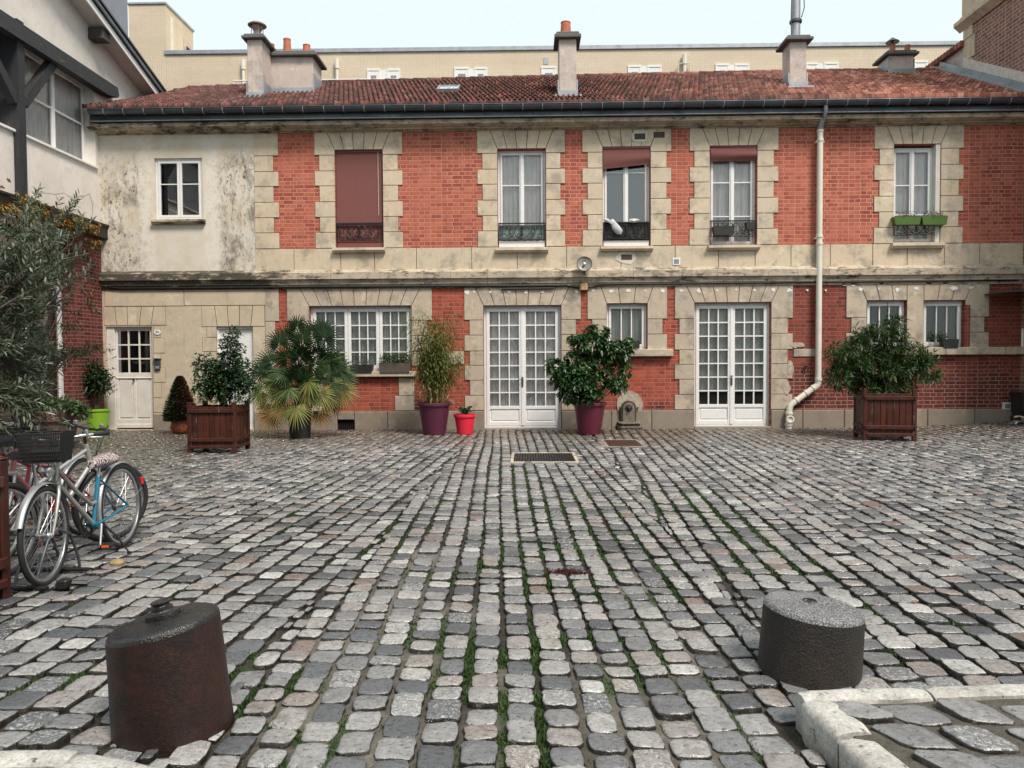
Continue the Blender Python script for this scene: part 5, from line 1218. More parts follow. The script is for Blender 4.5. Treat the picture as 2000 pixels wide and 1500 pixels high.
a, b = GP(166, 1464, .12), GP(372, 1504, .12); kerb_stone(a, b, .20, -.1, .125, 'kerb_stone', leftk, seed=8, inward=-1, r=.05)
m = MB(); x0, y0 = GP(-150, 1490, .08); x1, y1 = GP(330, 1515, .08); m.box(x0-1, x1, y0-1.2, y0-.02, -.1, .075); o = m.build('paving_bed', simple('gritty_pavement', (.11, .09, .06), .9, var=.4, scale=40, bump=.6), leftk)

# drains
def drain(name, d, label, bars, mat):
    x0, x1, y0, y1 = d; z = float(gz((x0+x1)/2, (y0+y1)/2)); t = thing(name, label, 'drain', (x0, y0, z))
    m = MB(); m.box(x0-.05, x1+.05, y0-.05, y0+.0, z-.05, z+.006, .006); m.box(x0-.05, x1+.05, y1, y1+.05, z-.05, z+.006, .006); m.box(x0-.05, x0, y0, y1, z-.05, z+.006, .006); m.box(x1, x1+.05, y0, y1, z-.05, z+.006, .006); m.build('surround', 'stone_low' if bars else 'stone_plinth', t)
    m = MB()
    if bars:
        n = 22
        for i in range(n): x = x0+.03+(x1-x0-.06)*i/(n-1); m.box(x-.016, x+.016, y0+.02, y1-.02, z-.03, z+.002, .003)
        m.box(x0, x1, y0, y0+.02, z-.03, z+.001); m.box(x0, x1, y1-.02, y1, z-.03, z+.001); m.box(x0, x1, (y0+y1)/2-.01, (y0+y1)/2+.01, z-.035, z-.004)
        m.build('grating', mat, t); m = MB(); m.box(x0, x1, y0, y1, z-.09, z-.06); m.build('sump', 'hole', t)
    else:
        m.box(x0+.004, x1-.004, y0+.004, y1-.004, z-.03, z+.002, .004); m.build('cover', mat, t)
    return t
drain('drain_grate', d1, 'long black cast-iron drain grating set in the cobbles', True, 'black')
drain('drain_cover', d2, 'rusty brown solid iron cover in the cobbles near the wall fountain', False, simple('rusted_iron', (.055, .028, .020), .6, .3, var=.4, scale=25, bump=.4))

# grass and moss standing in the joints: blades and small cushions
g = np.random.default_rng(77)
base_pts = []
Sn = S[S[:, 1] > -14.4]; N = len(Sn); nper = 40
ex = g.choice([-1, 1], (N, nper)); side = g.random((N, nper)) < .78
px = np.where(side, ex*(Sn[:, 2:3]/2)+g.normal(0, .013, (N, nper)), (g.random((N, nper))-.5)*Sn[:, 2:3]); py = np.where(side, (g.random((N, nper))-.5)*Sn[:, 3:4], ex*(Sn[:, 3:4]/2)+g.normal(0, .006, (N, nper)))
bx = (Sn[:, 0:1]+px+np.where(zone(Sn[:, 0], Sn[:, 1]) == 1, -.036, .052)[:, None]*py).ravel(); by = (Sn[:, 1:2]+py).ravel()
gr = green(bx, by); ok = (g.random(len(bx)) < np.clip((gr-.22)*1.9, 0, 1)) & ~in_raised(bx, by, .03) & ~in_left(bx, by, .03) & ((bx-BLc[0])**2+(by-BLc[1])**2 > .25**2) & ((bx-BRc[0])**2+(by-BRc[1])**2 > .25**2)
bx, by, gr = bx[ok], by[ok], gr[ok]
K = 3; bx = np.repeat(bx, K)+g.normal(0, .006, len(bx)*K); by = np.repeat(by, K)+g.normal(0, .006, len(by)*K); gr = np.repeat(gr, K); N = len(bx)
hgt = g.uniform(.005, .015, N)*(.7+.8*np.clip(gr, 0, 1.4)); wd = g.uniform(.0018, .0042, N)*1.6; an = g.uniform(0, 6.28, N); ln = g.uniform(.2, 1.2, N)*hgt; la = g.uniform(0, 6.28, N)
z = gz(bx, by)-.020
v0 = np.stack([bx-wd*np.cos(an), by-wd*np.sin(an), z], 1); v1 = np.stack([bx+wd*np.cos(an), by+wd*np.sin(an), z], 1); v2 = np.stack([bx+ln*np.cos(la), by+ln*np.sin(la), z+.006+hgt], 1)
V = np.stack([v0, v1, v2], 1).reshape(-1, 3)
def leafmat(name, c0, c1, rough=.55, spec=.4, trans=.0, c2=None, thr=.93):
    t = NT(name); tn = t.attr(); o = t.obj(); n = t.noise(o, 3, 3)
    st = [(0, c0), (.9, c1)]+([(thr, c2)] if c2 else [])
    c = t.cramp(tn, st); v = t.ramp(n, .3, .7, .75, 1.25); c = t.mix(1, c, t.comb(v, v, v), 'MULTIPLY')
    p = t.n('ShaderNodeBsdfPrincipled'); t.set(p.inputs['Base Color'], c); p.inputs['Roughness'].default_value = rough; p.inputs['Specular IOR Level'].default_value = spec
    if trans:
        tr = t.n('ShaderNodeBsdfTranslucent'); t.l(t.mix(1, c, (1.3, 1.4, .6), 'MULTIPLY'), tr.inputs[0]); mx = t.n('ShaderNodeMixShader'); mx.inputs[0].default_value = trans; t.l(p.outputs[0], mx.inputs[1]); t.l(tr.outputs[0], mx.inputs[2]); t.l(mx.outputs[0], t.out.inputs[0])
    else: t.l(p.outputs[0], t.out.inputs[0])
    return t.m
M['grass'] = leafmat('joint_grass', (.016, .042, .010), (.050, .090, .022), .6, .3)
o = mesh_np('grass', V, [np.arange(3*N).reshape(-1, 3)], 'grass', None, g.random(N)); tag(o, 'short green grass and moss growing in the joints of the cobbles', 'grass', kind='stuff')
# the dark red weed
# ================================================================ foliage tools
def leaves(name, P, Dv, L, W, mat, parent, tone, droop=.25, fold=.25, up=None, seed=0, shape=.8):
    g = np.random.default_rng(seed); P = np.asarray(P, float); Dv = np.asarray(Dv, float); N = len(P)
    Dv = Dv/np.maximum(np.linalg.norm(Dv, axis=1, keepdims=True), 1e-6); L = np.broadcast_to(L, N)[:, None]; W = np.broadcast_to(W, N)[:, None]
    U = np.array([[0, 0, 1.0]])+g.normal(0, .35, (N, 3)) if up is None else np.asarray(up, float)
    Sd = np.cross(Dv, U); Sd /= np.maximum(np.linalg.norm(Sd, axis=1, keepdims=True), 1e-6); Nn = np.cross(Sd, Dv)
    st = [(0, .0), (.34, .92), (.68, .85*shape+.1), (1, 0)]; V = []
    for t_, w_ in st:
        c = P+Dv*L*t_-np.array([[0, 0, 1.0]])*droop*L*t_*t_
        if w_ == 0: V.append(c[:, None]); continue
        V.append(np.stack([c-Sd*W*w_*.5+Nn*W*w_*fold, c, c+Sd*W*w_*.5+Nn*W*w_*fold], 1))
    V = np.concatenate(V, 1); o = (np.arange(N)*8)[:, None, None]
    q = np.array([[1, 4, 5, 2], [2, 5, 6, 3]]); tr = np.array([[0, 1, 2], [0, 2, 3], [4, 7, 5], [5, 7, 6]])
    tn = np.broadcast_to(tone, N)
    return mesh_np(name, V.reshape(-1, 3), [(q[None]+o).reshape(-1, 4), (tr[None]+o).reshape(-1, 3)], mat, parent, np.concatenate([np.repeat(tn, 2), np.repeat(tn, 4)]))
def unit(v): return v/np.maximum(np.linalg.norm(v, axis=-1, keepdims=True), 1e-9)
def shell(g, c, r, n, inner=.55, zmin=-9):
    """points in the outer part of an ellipsoid, with outward normals"""
    d = unit(g.normal(0, 1, (n, 3))); q = g.uniform(inner, 1, n)[:, None]; p = np.array(c)+d*np.array(r)*q; return p, unit(d/np.array(r))
def rosettes(g, P, A, k, spread, jitter=.25):
    """k directions round each axis A"""
    N = len(P); ref = unit(g.normal(0, 1, (N, 3))); s = unit(np.cross(A, ref)); t_ = np.cross(A, s); D_ = []; PP = []
    for i in range(k):
        a = 2*np.pi*i/k+g.normal(0, jitter, N); sp = spread+g.normal(0, .18, N)
        D_.append(A*np.cos(sp)[:, None]+(s*np.cos(a)[:, None]+t_*np.sin(a)[:, None])*np.sin(sp)[:, None]); PP.append(P+A*g.normal(0, .012, (N, 1)))
    return np.concatenate(PP), np.concatenate(D_)
def pt(px, py, Y): x, z = FP(px, py, Y); return np.array((x, Y, z))
def stems(name, root, targets, r0_, r1_, mat, parent, g, sag=.1, n=6, k=5):
    m = MB()
    for q in targets:
        a = Vector(root)+Vector((g.normal(0, .04), g.normal(0, .04), 0)); b = Vector(q); mid = a.lerp(b, .5)+Vector((g.normal(0, .05), g.normal(0, .05), sag*(b-a).length))
        pts = [a*(1-t)*(1-t)+mid*2*t*(1-t)+b*t*t for t in np.linspace(0, 1, n)]; m.tube(pts, [r0_+(r1_-r0_)*t for t in np.linspace(0, 1, n)], k, tone=g.random())
    return m.build(name, mat, parent, 60)
M['bark'] = simple('grey_brown_bark', (.07, .05, .04), .85, var=.35, scale=20, bump=.5)
M['soil'] = simple('potting_soil', (.025, .018, .012), .95, var=.4, scale=40, bump=.6)
M['lf_rhodo'] = leafmat('rhododendron_leaf', (.012, .042, .014), (.040, .105, .032), .38, .55, .1, (.09, .15, .04), .985)
M['lf_camel'] = leafmat('camellia_leaf', (.012, .034, .016), (.032, .078, .030), .30, .6, .08, (.06, .10, .03), .98)
M['lf_olean'] = leafmat('oleander_leaf', (.016, .044, .015), (.058, .108, .034), .45, .45, .12, (.11, .14, .04), .98)
M['lf_bamb'] = leafmat('bamboo_leaf', (.06, .085, .018), (.20, .21, .06), .5, .3, .25, (.40, .35, .17), .93)
M['lf_olive'] = leafmat('olive_leaf', (.035, .055, .030), (.12, .145, .095), .5, .35, .08, (.27, .31, .28), .90)
M['lf_fern'] = leafmat('small_green_leaf', (.018, .048, .014), (.05, .11, .03), .5, .4, .12, (.10, .16, .05), .97)
M['lf_dark'] = leafmat('dark_shrub_leaf', (.010, .026, .010), (.032, .062, .022), .55, .35, .05, (.05, .06, .02), .98)
M['lf_spruce'] = leafmat('spruce_needle', (.022, .038, .016), (.055, .075, .03), .6, .3, 0, (.075, .045, .022), .96)
M['lf_rust'] = leafmat('browned_needle', (.06, .028, .016), (.12, .055, .03), .7, .3, 0)
M['lf_vine'] = leafmat('autumn_vine_leaf', (.09, .085, .02), (.30, .17, .035), .6, .3, .15, (.30, .09, .03), .95)
def palmmat():
    t = NT('palm_frond'); c = t.cramp(t.attr(), [(0, (.010, .028, .010)), (.4, (.022, .050, .014)), (.6, (.10, .13, .03)), (.75, (.17, .175, .05)), (.88, (.25, .165, .055)), (1, (.24, .10, .045))]); return t.pbr(c, .6, 0, None, .25)
M['palm'] = palmmat()

# ================================================================ pots
def pot_obj(name, label, px, py, r_top, r_bot, h, mat, dy=0.0, rim=.1, cat='plant pot', group=None, soil=True, square=False, gzz=None, xy=None):
    x, y = xy or GP(px, py); y += r_bot+dy; z = float(gz(x, y))-.005
    t = thing(name, label, cat, (x, y, z), group); m = MB(); q = r_top-r_bot
    prof = [(r_bot*.9, .0), (r_bot, .012), (r_bot+q*.83*(1-rim), h*(1-rim)), (r_top*.99, h*(1-rim)), (r_top, h*(1-rim)+.012), (r_top*1.012, h-.015), (r_top*1.0, h), (r_top*.93, h), (r_top*.90, h-.05), (0, h-.05)]
    m.lathe(prof, 4 if square else 40, (x, y, z)); o = m.build('body', mat, t, 40)
    m = MB(); m.lathe([(r_top*.91, h-.045), (r_top*.4, h-.03), (0, h-.025)], 20, (x, y, z)); m.build('soil', 'soil', t, 80)
    return t, np.array((x, y, z+h))
M['purple'] = simple('plum_plastic', (.090, .016, .040), .45, var=.08, scale=3, bump=.05); M['burg'] = simple('burgundy_plastic', (.105, .013, .033), .42, var=.08, scale=3, bump=.05)
M['pinkp'] = simple('coral_red_plastic', (.72, .025, .055), .4, var=.05, scale=3, bump=.03); M['limep'] = simple('lime_plastic', (.22, .42, .03), .4, var=.06, bump=.03)
M['terra'] = simple('glazed_terracotta', (.36, .095, .04), .35, var=.25, scale=7, bump=.1); M['brownp'] = simple('taupe_plastic', (.14, .075, .065), .6, var=.15, scale=4)
M['greypot'] = simple('grey_brown_trough', (.085, .065, .055), .65, var=.15, scale=5)

# bamboo in the plum pot
g = np.random.default_rng(5)
t, top = pot_obj('flower_pot', 'tall plum-coloured plastic pot holding the bamboo', 846, 850, .355, .23, .665, 'purple', group='round plastic plant pots')
bt = thing('bamboo_plant', 'feathery yellow-green bamboo clump in the plum pot', 'plant', tuple(top))
m = MB(); PP, DD = [], []
for i in range(44):
    a, q = g.uniform(0, 6.28), g.uniform(.02, .26); r_ = Vector((top[0]+q*math.cos(a), top[1]+q*math.sin(a)*.8, top[2]-.05)); H = g.choice([g.uniform(.9, 1.35), g.uniform(1.3, 2.0)]); lean = g.normal(.03, .17); lean2 = g.normal(0, .08)
    pts = [r_+Vector((math.cos(a)*.25*q/.26*s*s+lean*s*s*1.5, lean2*s*s+math.sin(a)*.12*s, H*s*(1-.06*s))) for s in np.linspace(0, 1, 9)]
    m.tube(pts, [.008*(1-.75*s) for s in np.linspace(0, 1, 9)], 5, tone=g.random())
    nl = int(210*H/1.5)
    for j in range(nl):
        s = g.uniform(.30, 1.0)**.85; k = min(7, int(s*8)); b = pts[k].lerp(pts[k+1], s*8-k); off = Vector(g.normal(0, .06+.06*s, 3)); PP.append(tuple(b+off)); DD.append((off.x*6+g.normal(0, .5), off.y*6+g.normal(0, .5), g.normal(-.1, .5)))
m.build('canes', simple('bamboo_cane', (.20, .17, .06), .5, var=.3, scale=5), bt, 60)
for i in range(300):
    a = g.uniform(0, 6.28); PP.append((top[0]+g.normal(0, .2), top[1]+g.normal(0, .14), top[2]+g.uniform(-.02, .35))); DD.append(tuple(g.normal(0, 1, 3)))
PP = np.array(PP); DD = np.array(DD); n = len(PP); hh = (PP[:, 2]-top[2])/1.9
leaves('foliage', PP, DD, g.uniform(.06, .12, n), g.uniform(.013, .021, n), 'lf_bamb', bt, np.clip(g.random(n)*(.65+.5*(hh < .22)), 0, 1), .5, seed=1)

# coral pot and cycad
t, top = pot_obj('flower_pot', 'small bright coral-red pot beside the plum pot', 907, 849, .235, .16, .42, 'pinkp', group='round plastic plant pots', rim=.14)
pl_ = thing('cycad_plant', 'small dark cycad with arching strap leaves in the coral pot', 'plant', tuple(top)); PP, DD, LL_ = [], [], []
for i in range(15):
    a = i*2.4; D_ = np.array((math.cos(a)*.8, math.sin(a)*.6, g.uniform(.5, 1.6))); D_ /= np.linalg.norm(D_); L_ = g.uniform(.24, .36)
    for s in np.linspace(.12, 1, 14):
        p = top+np.array((0, 0, -.03))+D_*L_*s-np.array((0, 0, .16))*s*s*L_*2
        for sg in (-1, 1):
            sd = np.cross(D_, (0, 0, 1)); PP.append(p); DD.append(sd*sg+D_*.7); LL_.append(.085*math.sin(math.pi*(s*.8+.15)))
leaves('foliage', PP, DD, np.array(LL_), .014, 'lf_camel', pl_, g.random(len(PP)), .1, seed=2)

# rhododendron in the burgundy pot
t, top = pot_obj('flower_pot', 'tall burgundy plastic pot between the french door and the wall fountain', 1153, 850, .345, .23, .66, 'burg', group='round plastic plant pots')
rh = thing('rhododendron', 'large rhododendron bush with dark rosettes of leaves in the burgundy pot', 'bush', tuple(top)); yb0 = top[1]
P_, A_ = [], []; tg = []
for (a, b, rx, rz, dy, n) in ((1150, 672, .44, .26, 0, 62), (1195, 688, .38, .24, .05, 44), (1112, 742, .38, .24, -.1, 48), (1085, 715, .22, .14, -.2, 18), (1140, 745, .36, .28, -.22, 44), (1150, 775, .30, .15, -.2, 22), (1205, 752, .20, .13, -.05, 17), (1108, 770, .16, .14, -.05, 14), (1225, 676, .17, .16, .1, 10), (1222, 722, .16, .12, .1, 8), (1165, 648, .26, .13, 0, 16), (1125, 705, .30, .22, 0, 26), (1172, 715, .30, .22, .05, 24), (1192, 742, .2, .12, 0, 10)):
    c = pt(a, b, yb0+dy); p, nn_ = shell(g, c, (rx, .30, rz), int(n*2.0), .5); P_.append(p); A_.append(unit(nn_+np.array((0, -.15, .55)))); tg += [tuple(c), tuple(c+np.array((g.normal(0, .15), g.normal(0, .1), .05)))]
P_ = np.concatenate(P_); A_ = np.concatenate(A_); p, d_ = rosettes(g, P_, A_, 9, 1.15); n = len(p)
leaves('foliage', p, d_, g.uniform(.09, .15, n), g.uniform(.038, .054, n), 'lf_rhodo', rh, g.random(n), .28, .16, seed=3, shape=1.0)
stems('branches', top-np.array((0, 0, .08)), tg, .016, .006, 'bark', rh, g, -.05)

# palm in the black pot
t, top = pot_obj('flower_pot', 'tall black pot hidden under the palm fronds', 580, 857, .245, .20, .64, 'blackp', rim=.06)
pm = thing('fan_palm', 'fan palm with green upper and yellowing lower fronds in the black pot', 'palm', tuple(top)); hub = top+np.array((.02, 0, .30))
m = MB(); m.lathe([(.10, -.05), (.12, .05), (.13, .2), (.10, .36), (.04, .42)], 16, tuple(top)); 
for i in range(120):
    a = g.uniform(0, 6.28); z = g.uniform(0, .4); m.tube([(top[0]+.11*math.cos(a), top[1]+.11*math.sin(a), top[2]+z), (top[0]+.17*math.cos(a), top[1]+.17*math.sin(a), top[2]+z+.07)], [.012, .002], 4)
m.build('trunk', simple('fibrous_trunk', (.07, .035, .025), .9, var=.5, scale=25, bump=.6), pm)
PP, DD, LL_, TT, UU = [], [], [], [], []; pet = MB()
fr_ = [(590, 668, -.10, .42, .15, .9), (545, 672, .0, .36, .2, .9), (632, 662, .0, .40, .1, .9), (610, 650, .2, .38, .2, 1), (560, 660, .25, .36, .2, 1), (585, 700, -.30, .36, .25, .6), (530, 708, -.1, .38, .2, .4), (645, 705, -.05, .40, .25, .4), (662, 722, .05, .38, .35, .2), (515, 722, .1, .36, .3, .2), (555, 728, -.3, .33, .35, .1), (620, 715, -.3, .36, .3, .2), (600, 735, .2, .33, .4, 0), (538, 745, -.15, .30, .5, -.3), (652, 748, -.1, .34, .45, -.3), (603, 745, -.36, .36, .62, -.5), (545, 768, -.26, .33, .66, -.8), (625, 768, -.26, .34, .70, -.8), (578, 795, -.42, .38, .70, -.95), (668, 762, -.02, .36, .80, -.6), (520, 790, -.1, .30, .85, -.9), (528, 810, -.2, .34, .93, -1), (625, 805, -.16, .30, .95, -1), (510, 765, .0, .30, .6, -.5), (650, 785, .1, .26, .97, -.9), (672, 738, .15, .30, .4, -.1), (570, 745, .25, .3, .2, .1), (640, 730, .3, .3, .2, .1), (590, 690, -.35, .40, .1, .4), (572, 740, -.28, .34, .3, .7), (594, 744, -.32, .34, .25, .9), (583, 728, -.1, .36, .2, 1), (603, 712, -.15, .40, .2, .3), (578, 722, -.32, .38, .25, .1), (615, 732, -.3, .36, .3, -.1), (562, 735, .0, .36, .3, 0), (560, 700, -.2, .36, .3, .2), (622, 692, -.25, .38, .15, .3), (535, 735, .1, .32, .35, -.1), (600, 765, -.30, .30, .55, -.6), (565, 760, -.34, .30, .5, -.6), (640, 772, -.1, .30, .8, -.8), (550, 795, -.3, .32, .9, -.9), (600, 770, .2, .32, .6, -.5), (580, 640, .1, .34, .1, 1), (630, 645, .15, .34, .1, 1)]
for (a, b, dy, Rr, tn, upk) in fr_:
    c = pt(a, b, top[1]+dy); out = unit((c-hub)+np.array((0, 0, .10)))
    mid = (hub+c)/2+np.array((0, 0, .10)); pts = [hub*(1-s)**2+mid*2*s*(1-s)+c*s*s for s in np.linspace(0, 1, 6)]; pet.tube(pts, [.010, .008, .007, .006, .006, .007], 5, tone=.5)
    fwd = unit(np.array((out[0], out[1]*.7, 0))*(1-abs(upk)*.5)+np.array((0, 0, upk))*1.0+np.array((0, -.10, 0)))
    nrm = unit(np.cross(fwd, np.cross(np.array((g.normal(0, .15), -1.0, .35+g.normal(0, .15))), fwd))); sd = np.cross(fwd, nrm)
    nb = 25
    for i in range(nb):
        an = math.radians(-125+250*i/(nb-1)); D_ = fwd*math.cos(an)+sd*math.sin(an)+nrm*g.normal(-.12, .05)
        PP.append(c+D_*.01); DD.append(D_); LL_.append(Rr*(.98-.30*(abs(an)/2.2)**2)*g.uniform(.92, 1.04)); TT.append(min(1, max(0, tn+g.normal(0, .10)))); UU.append(nrm+sd*g.normal(0, .2))
n = len(PP); leaves('frond', PP, DD, np.array(LL_)*1.12, .034, 'palm', pm, np.array(TT), .22, .22, up=np.array(UU), seed=4, shape=.6)
pet.build('leaf_stalk', simple('green_stalk', (.10, .12, .04), .5), pm, 60)

# conical spruce in a terracotta pot
x, y = GP(346, 848); y += .17; t = thing('flower_pot', 'small round glazed terracotta pot with the clipped conifer', 'plant pot', (x, y, 0))
m = MB(); m.lathe([(.11, 0), (.15, .02), (.20, .11), (.205, .17), (.185, .24), (.20, .26), (.20, .29), (.18, .29), (.17, .25), (0, .24)], 32, (x, y, 0)); m.build('body', 'terra', t, 50)
m = MB(); [m.tube([(x+.2*math.cos(a), y+.2*math.sin(a), .16), (x+.215*math.cos(a+.3), y+.215*math.sin(a+.3), .12), (x+.2*math.cos(a+.6), y+.2*math.sin(a+.6), .16)], .008, 5) for a in np.linspace(-3, 0, 5)]; m.build('relief', 'terra', t, 50)
sp = thing('conical_conifer', 'dense cone-shaped dwarf conifer browned on its right side', 'bush', (x, y, .28))
n = 9000; hh = g.random(n)**1.35; R_ = (.31*(1-hh)**.75+.015)*(.82+.36*g.random(n)**2.5)*np.where(hh < .12, .8+hh*1.6, 1); a = g.uniform(0, 6.28, n); P_ = np.stack([x+R_*np.cos(a), y+R_*np.sin(a), .27+hh*.93], 1); D_ = np.stack([np.cos(a), np.sin(a), g.normal(.6, .4, n)], 1)
rs = (np.cos(a)*.8-.2*np.sin(a)+g.normal(0, .25, n) > .45) & (hh > .2)
leaves('foliage', P_[~rs], D_[~rs], .06, .022, 'lf_spruce', sp, g.random((~rs).sum()), .1, seed=5); leaves('browned_foliage', P_[rs], D_[rs], .06, .022, 'lf_rust', sp, g.random(rs.sum()), .1, seed=6)
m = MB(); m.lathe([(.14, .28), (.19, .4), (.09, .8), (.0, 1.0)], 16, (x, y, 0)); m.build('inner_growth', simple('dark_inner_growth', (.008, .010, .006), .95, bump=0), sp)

# ================================================================ slatted wooden planters
def planter(label, p0, ang, w, d, h, taper=.0, group='slatted red-brown wooden planters', z=0.0):
    """p0: front left foot"""
    t = local_thing('wooden_planter', label, 'planter', (p0[0], p0[1], z), ang, group)
    ps = .075; fr0, fr1 = h*.13, h*.97
    for (x, y) in ((0, 0), (w-ps, 0), (w-ps, d-ps), (0, d-ps)):
        m = MB(); m.box(x, x+ps, y, y+ps, 0, h+.03, .008, tone=rnd.random()); m.box(x-.004, x+ps+.004, y-.004, y+ps+.004, h+.03, h+.045, .006, tone=.2); m.build('post', 'wood_red', t)
    def side(a0, a1, f):
        m = MB(); n = 7; wv = (a1-a0)/n
        for i in range(n): c0 = f(a0+i*wv+.003, .018, fr0); c1 = f(a0+(i+1)*wv-.003, .04, fr1+rnd.uniform(-.006, .0)); m.box(c0[0], c1[0], c0[1], c1[1], c0[2], c1[2], .004, tone=rnd.random())
        m.build('slatted_side', 'wood_red', t)
        for (za, zb_) in ((h*.84, h*.92), (h*.24, h*.32), (h*.10, h*.16)):
            m = MB(); c0 = f(a0-.02, -.018, za); c1 = f(a1+.02, .016, zb_); m.box(c0[0], c1[0], c0[1], c1[1], c0[2], c1[2], .006, tone=rnd.random()*.6); m.build('rail', 'wood_red', t)
    side(ps, w-ps, lambda a, o, z_: (a, o, z_)); side(ps, w-ps, lambda a, o, z_: (a, d-o, z_)); side(ps, d-ps, lambda a, o, z_: (o, a, z_)); side(ps, d-ps, lambda a, o, z_: (w-o, a, z_))
    m = MB(); m.box(.04, w-.04, .04, d-.04, h*.84, h*.9); m.build('soil', 'soil', t)
    m = MB()
    for x in (.02, w-.05):
        for z_ in (h*.90, h*.30): m.box(x, x+.03, -.03, -.0, z_-.05, z_+.01, .004)
    m.build('hinge', simple('rusty_strap', (.06, .025, .018), .6, .5), t)
    return t
x0, y0 = GP(366, 886); planter('weathered red-brown slatted planter with the camellia, left of the palm', (x0, y0), R(2), .80, .72, .80)
x0, y0 = GP(1686, 861); zp2 = float(gz(x0, y0+.4)); planter('red-brown slatted planter with the oleander, right of the downpipe', (x0, y0), R(-12), .90, .85, .90, z=zp2)
x0b, y0b = GP(24, 1166); y0b -= .80; planter('dark red-brown slatted planter cut by the left edge of the photo', (x0b-.80, y0b), R(0), .80, .80, .86)
# camellia
cc = pt(436, 790, -3.95); cm = thing('camellia', 'glossy dark camellia with a pointed leader in the left wooden planter', 'bush', tuple(cc))
P_, A_, tg = [], [], []
for (a, b, rx, rz, n) in ((436, 745, .50, .32, 620), (445, 715, .36, .28, 420), (452, 680, .20, .26, 170), (454, 655, .10, .20, 60), (400, 720, .20, .18, 110), (480, 735, .26, .28, 260), (410, 755, .3, .2, 200), (395, 700, .12, .10, 26)):
    c = pt(a, b, -3.95); p, nn_ = shell(g, c, (rx, .32, rz), n, .35); P_.append(p); A_.append(nn_); tg += [tuple(c)]*2
P_ = np.concatenate(P_); A_ = np.concatenate(A_); p, d_ = rosettes(g, P_, unit(A_+np.array((0, 0, .5))), 3, 1.0, .6); n = len(p)
leaves('foliage', p, d_, g.uniform(.045, .075, n), g.uniform(.026, .038, n), 'lf_camel', cm, g.random(n), .2, .12, seed=7, shape=1.0); stems('branches', cc, tg, .016, .005, 'bark', cm, g)
ro = thing('rosemary', 'upright rosemary sprigs at the front left of the camellia planter', 'herb', tuple(pt(405, 790, -4.2))); PP, DD = [], []
for (a, bt_, tp, Y, nn_, sp_) in [(390, 790, 745, -4.2, 1, .03), (401, 790, 768, -4.25, 1, .03)]+[(g.uniform(385, 492), 790, g.uniform(735, 778), g.uniform(-4.2, -3.8), 1, .06) for _ in range(46)]:
    b_, tp_ = pt(a, bt_, Y), pt(a+g.normal(0, 8), tp, Y)
    for s in np.linspace(0.05, 1, 34): PP.append(b_+(tp_-b_)*s+g.normal(0, .012, 3)); DD.append((g.normal(0, 1), g.normal(0, 1), .8))
leaves('foliage', PP, DD, g.uniform(.04, .06, len(PP)), .013, 'lf_fern', ro, g.random(len(PP)), .1, seed=8)
# oleander
oc = pt(1720, 775, -1.95); ol = thing('oleander', 'broad oleander bush of narrow whorled leaves in the right wooden planter', 'bush', tuple(oc))
P_, A_, tg = [], [], []
for (a, b, rx, rz, n) in ((1720, 712, .98, .42, 220), (1665, 700, .55, .36, 90), (1650, 735, .45, .30, 60), (1770, 700, .52, .36, 90), (1725, 665, .50, .33, 90), (1738, 625, .14, .16, 9), (1690, 655, .30, .2, 30), (1805, 725, .38, .28, 48), (1720, 755, .70, .22, 80), (1672, 672, .25, .2, 18), (1640, 690, .2, .2, 12), (1745, 640, .22, .18, 14)):
    c = pt(a, b, -1.95); p, nn_ = shell(g, c, (rx, .50, rz), n, .55); P_.append(p); A_.append(nn_); tg += [tuple(c+g.normal(0, .15, 3)) for _ in range(3)]
P_ = np.concatenate(P_); A_ = unit(np.concatenate(A_)+np.array((0, -.1, .8))); 
ALLP, ALLD = [], []
for s in (0, 1, 2): p, d_ = rosettes(g, P_-A_*.045*s, A_, 5, .75+.25*s, .4); ALLP.append(p); ALLD.append(d_)
p, d_ = np.concatenate(ALLP), np.concatenate(ALLD); n = len(p)
leaves('foliage', p, d_, g.uniform(.10, .17, n), g.uniform(.020, .028, n), 'lf_olean', ol, g.random(n), .22, .15, seed=9); stems('branches', oc-np.array((0, 0, .1)), tg, .016, .006, 'bark', ol, g)

# lime pot with a dark shrub; taupe pot with trailing geranium (left wall)
t, top = pot_obj('flower_pot', 'lime green plastic pot against the brown brick wall', 180, 842, .26, .19, .52, 'limep', xy=(GP(181, 846)[0], GP(181, 846)[1]), group='round plastic plant pots')
sh = thing('dark_shrub', 'loose dark small-leaved shrub in the lime pot', 'bush', tuple(top)); P_ = []
for (a, b, rx, rz, n) in ((180, 745, .40, .36, 3200), (178, 715, .28, .20, 260), (200, 735, .26, .22, 160), (205, 760, .22, .16, 130), (165, 765, .3, .2, 240)):
    p, nn_ = shell(g, pt(a, b, top[1]), (rx, .3, rz), n, .2); P_.append(p)
for (a, b) in ((222, 685), (222, 700), (224, 720), (222, 735), (226, 752), (218, 768)):
    q = pt(a, b, top[1]-.1); P_.append(np.linspace(q-np.array((.25, 0, .06)), q, 10)+g.normal(0, .01, (10, 3)))
P_ = np.concatenate(P_); n = len(P_); D_ = g.normal(0, 1, (n, 3))+np.array((.3, 0, .3)); leaves('foliage', P_, D_, g.uniform(.05, .08, n), g.uniform(.022, .034, n), 'lf_dark', sh, g.random(n), .1, seed=10, shape=1); stems('branches', top, [tuple(pt(180+g.normal(0, 15), 740+g.normal(0, 12), top[1])) for _ in range(9)], .01, .004, 'bark', sh, g)
yb1 = -3.6; cx = FP(108, 820, yb1)[0]; hz = FP(108, 801, yb1)[1]
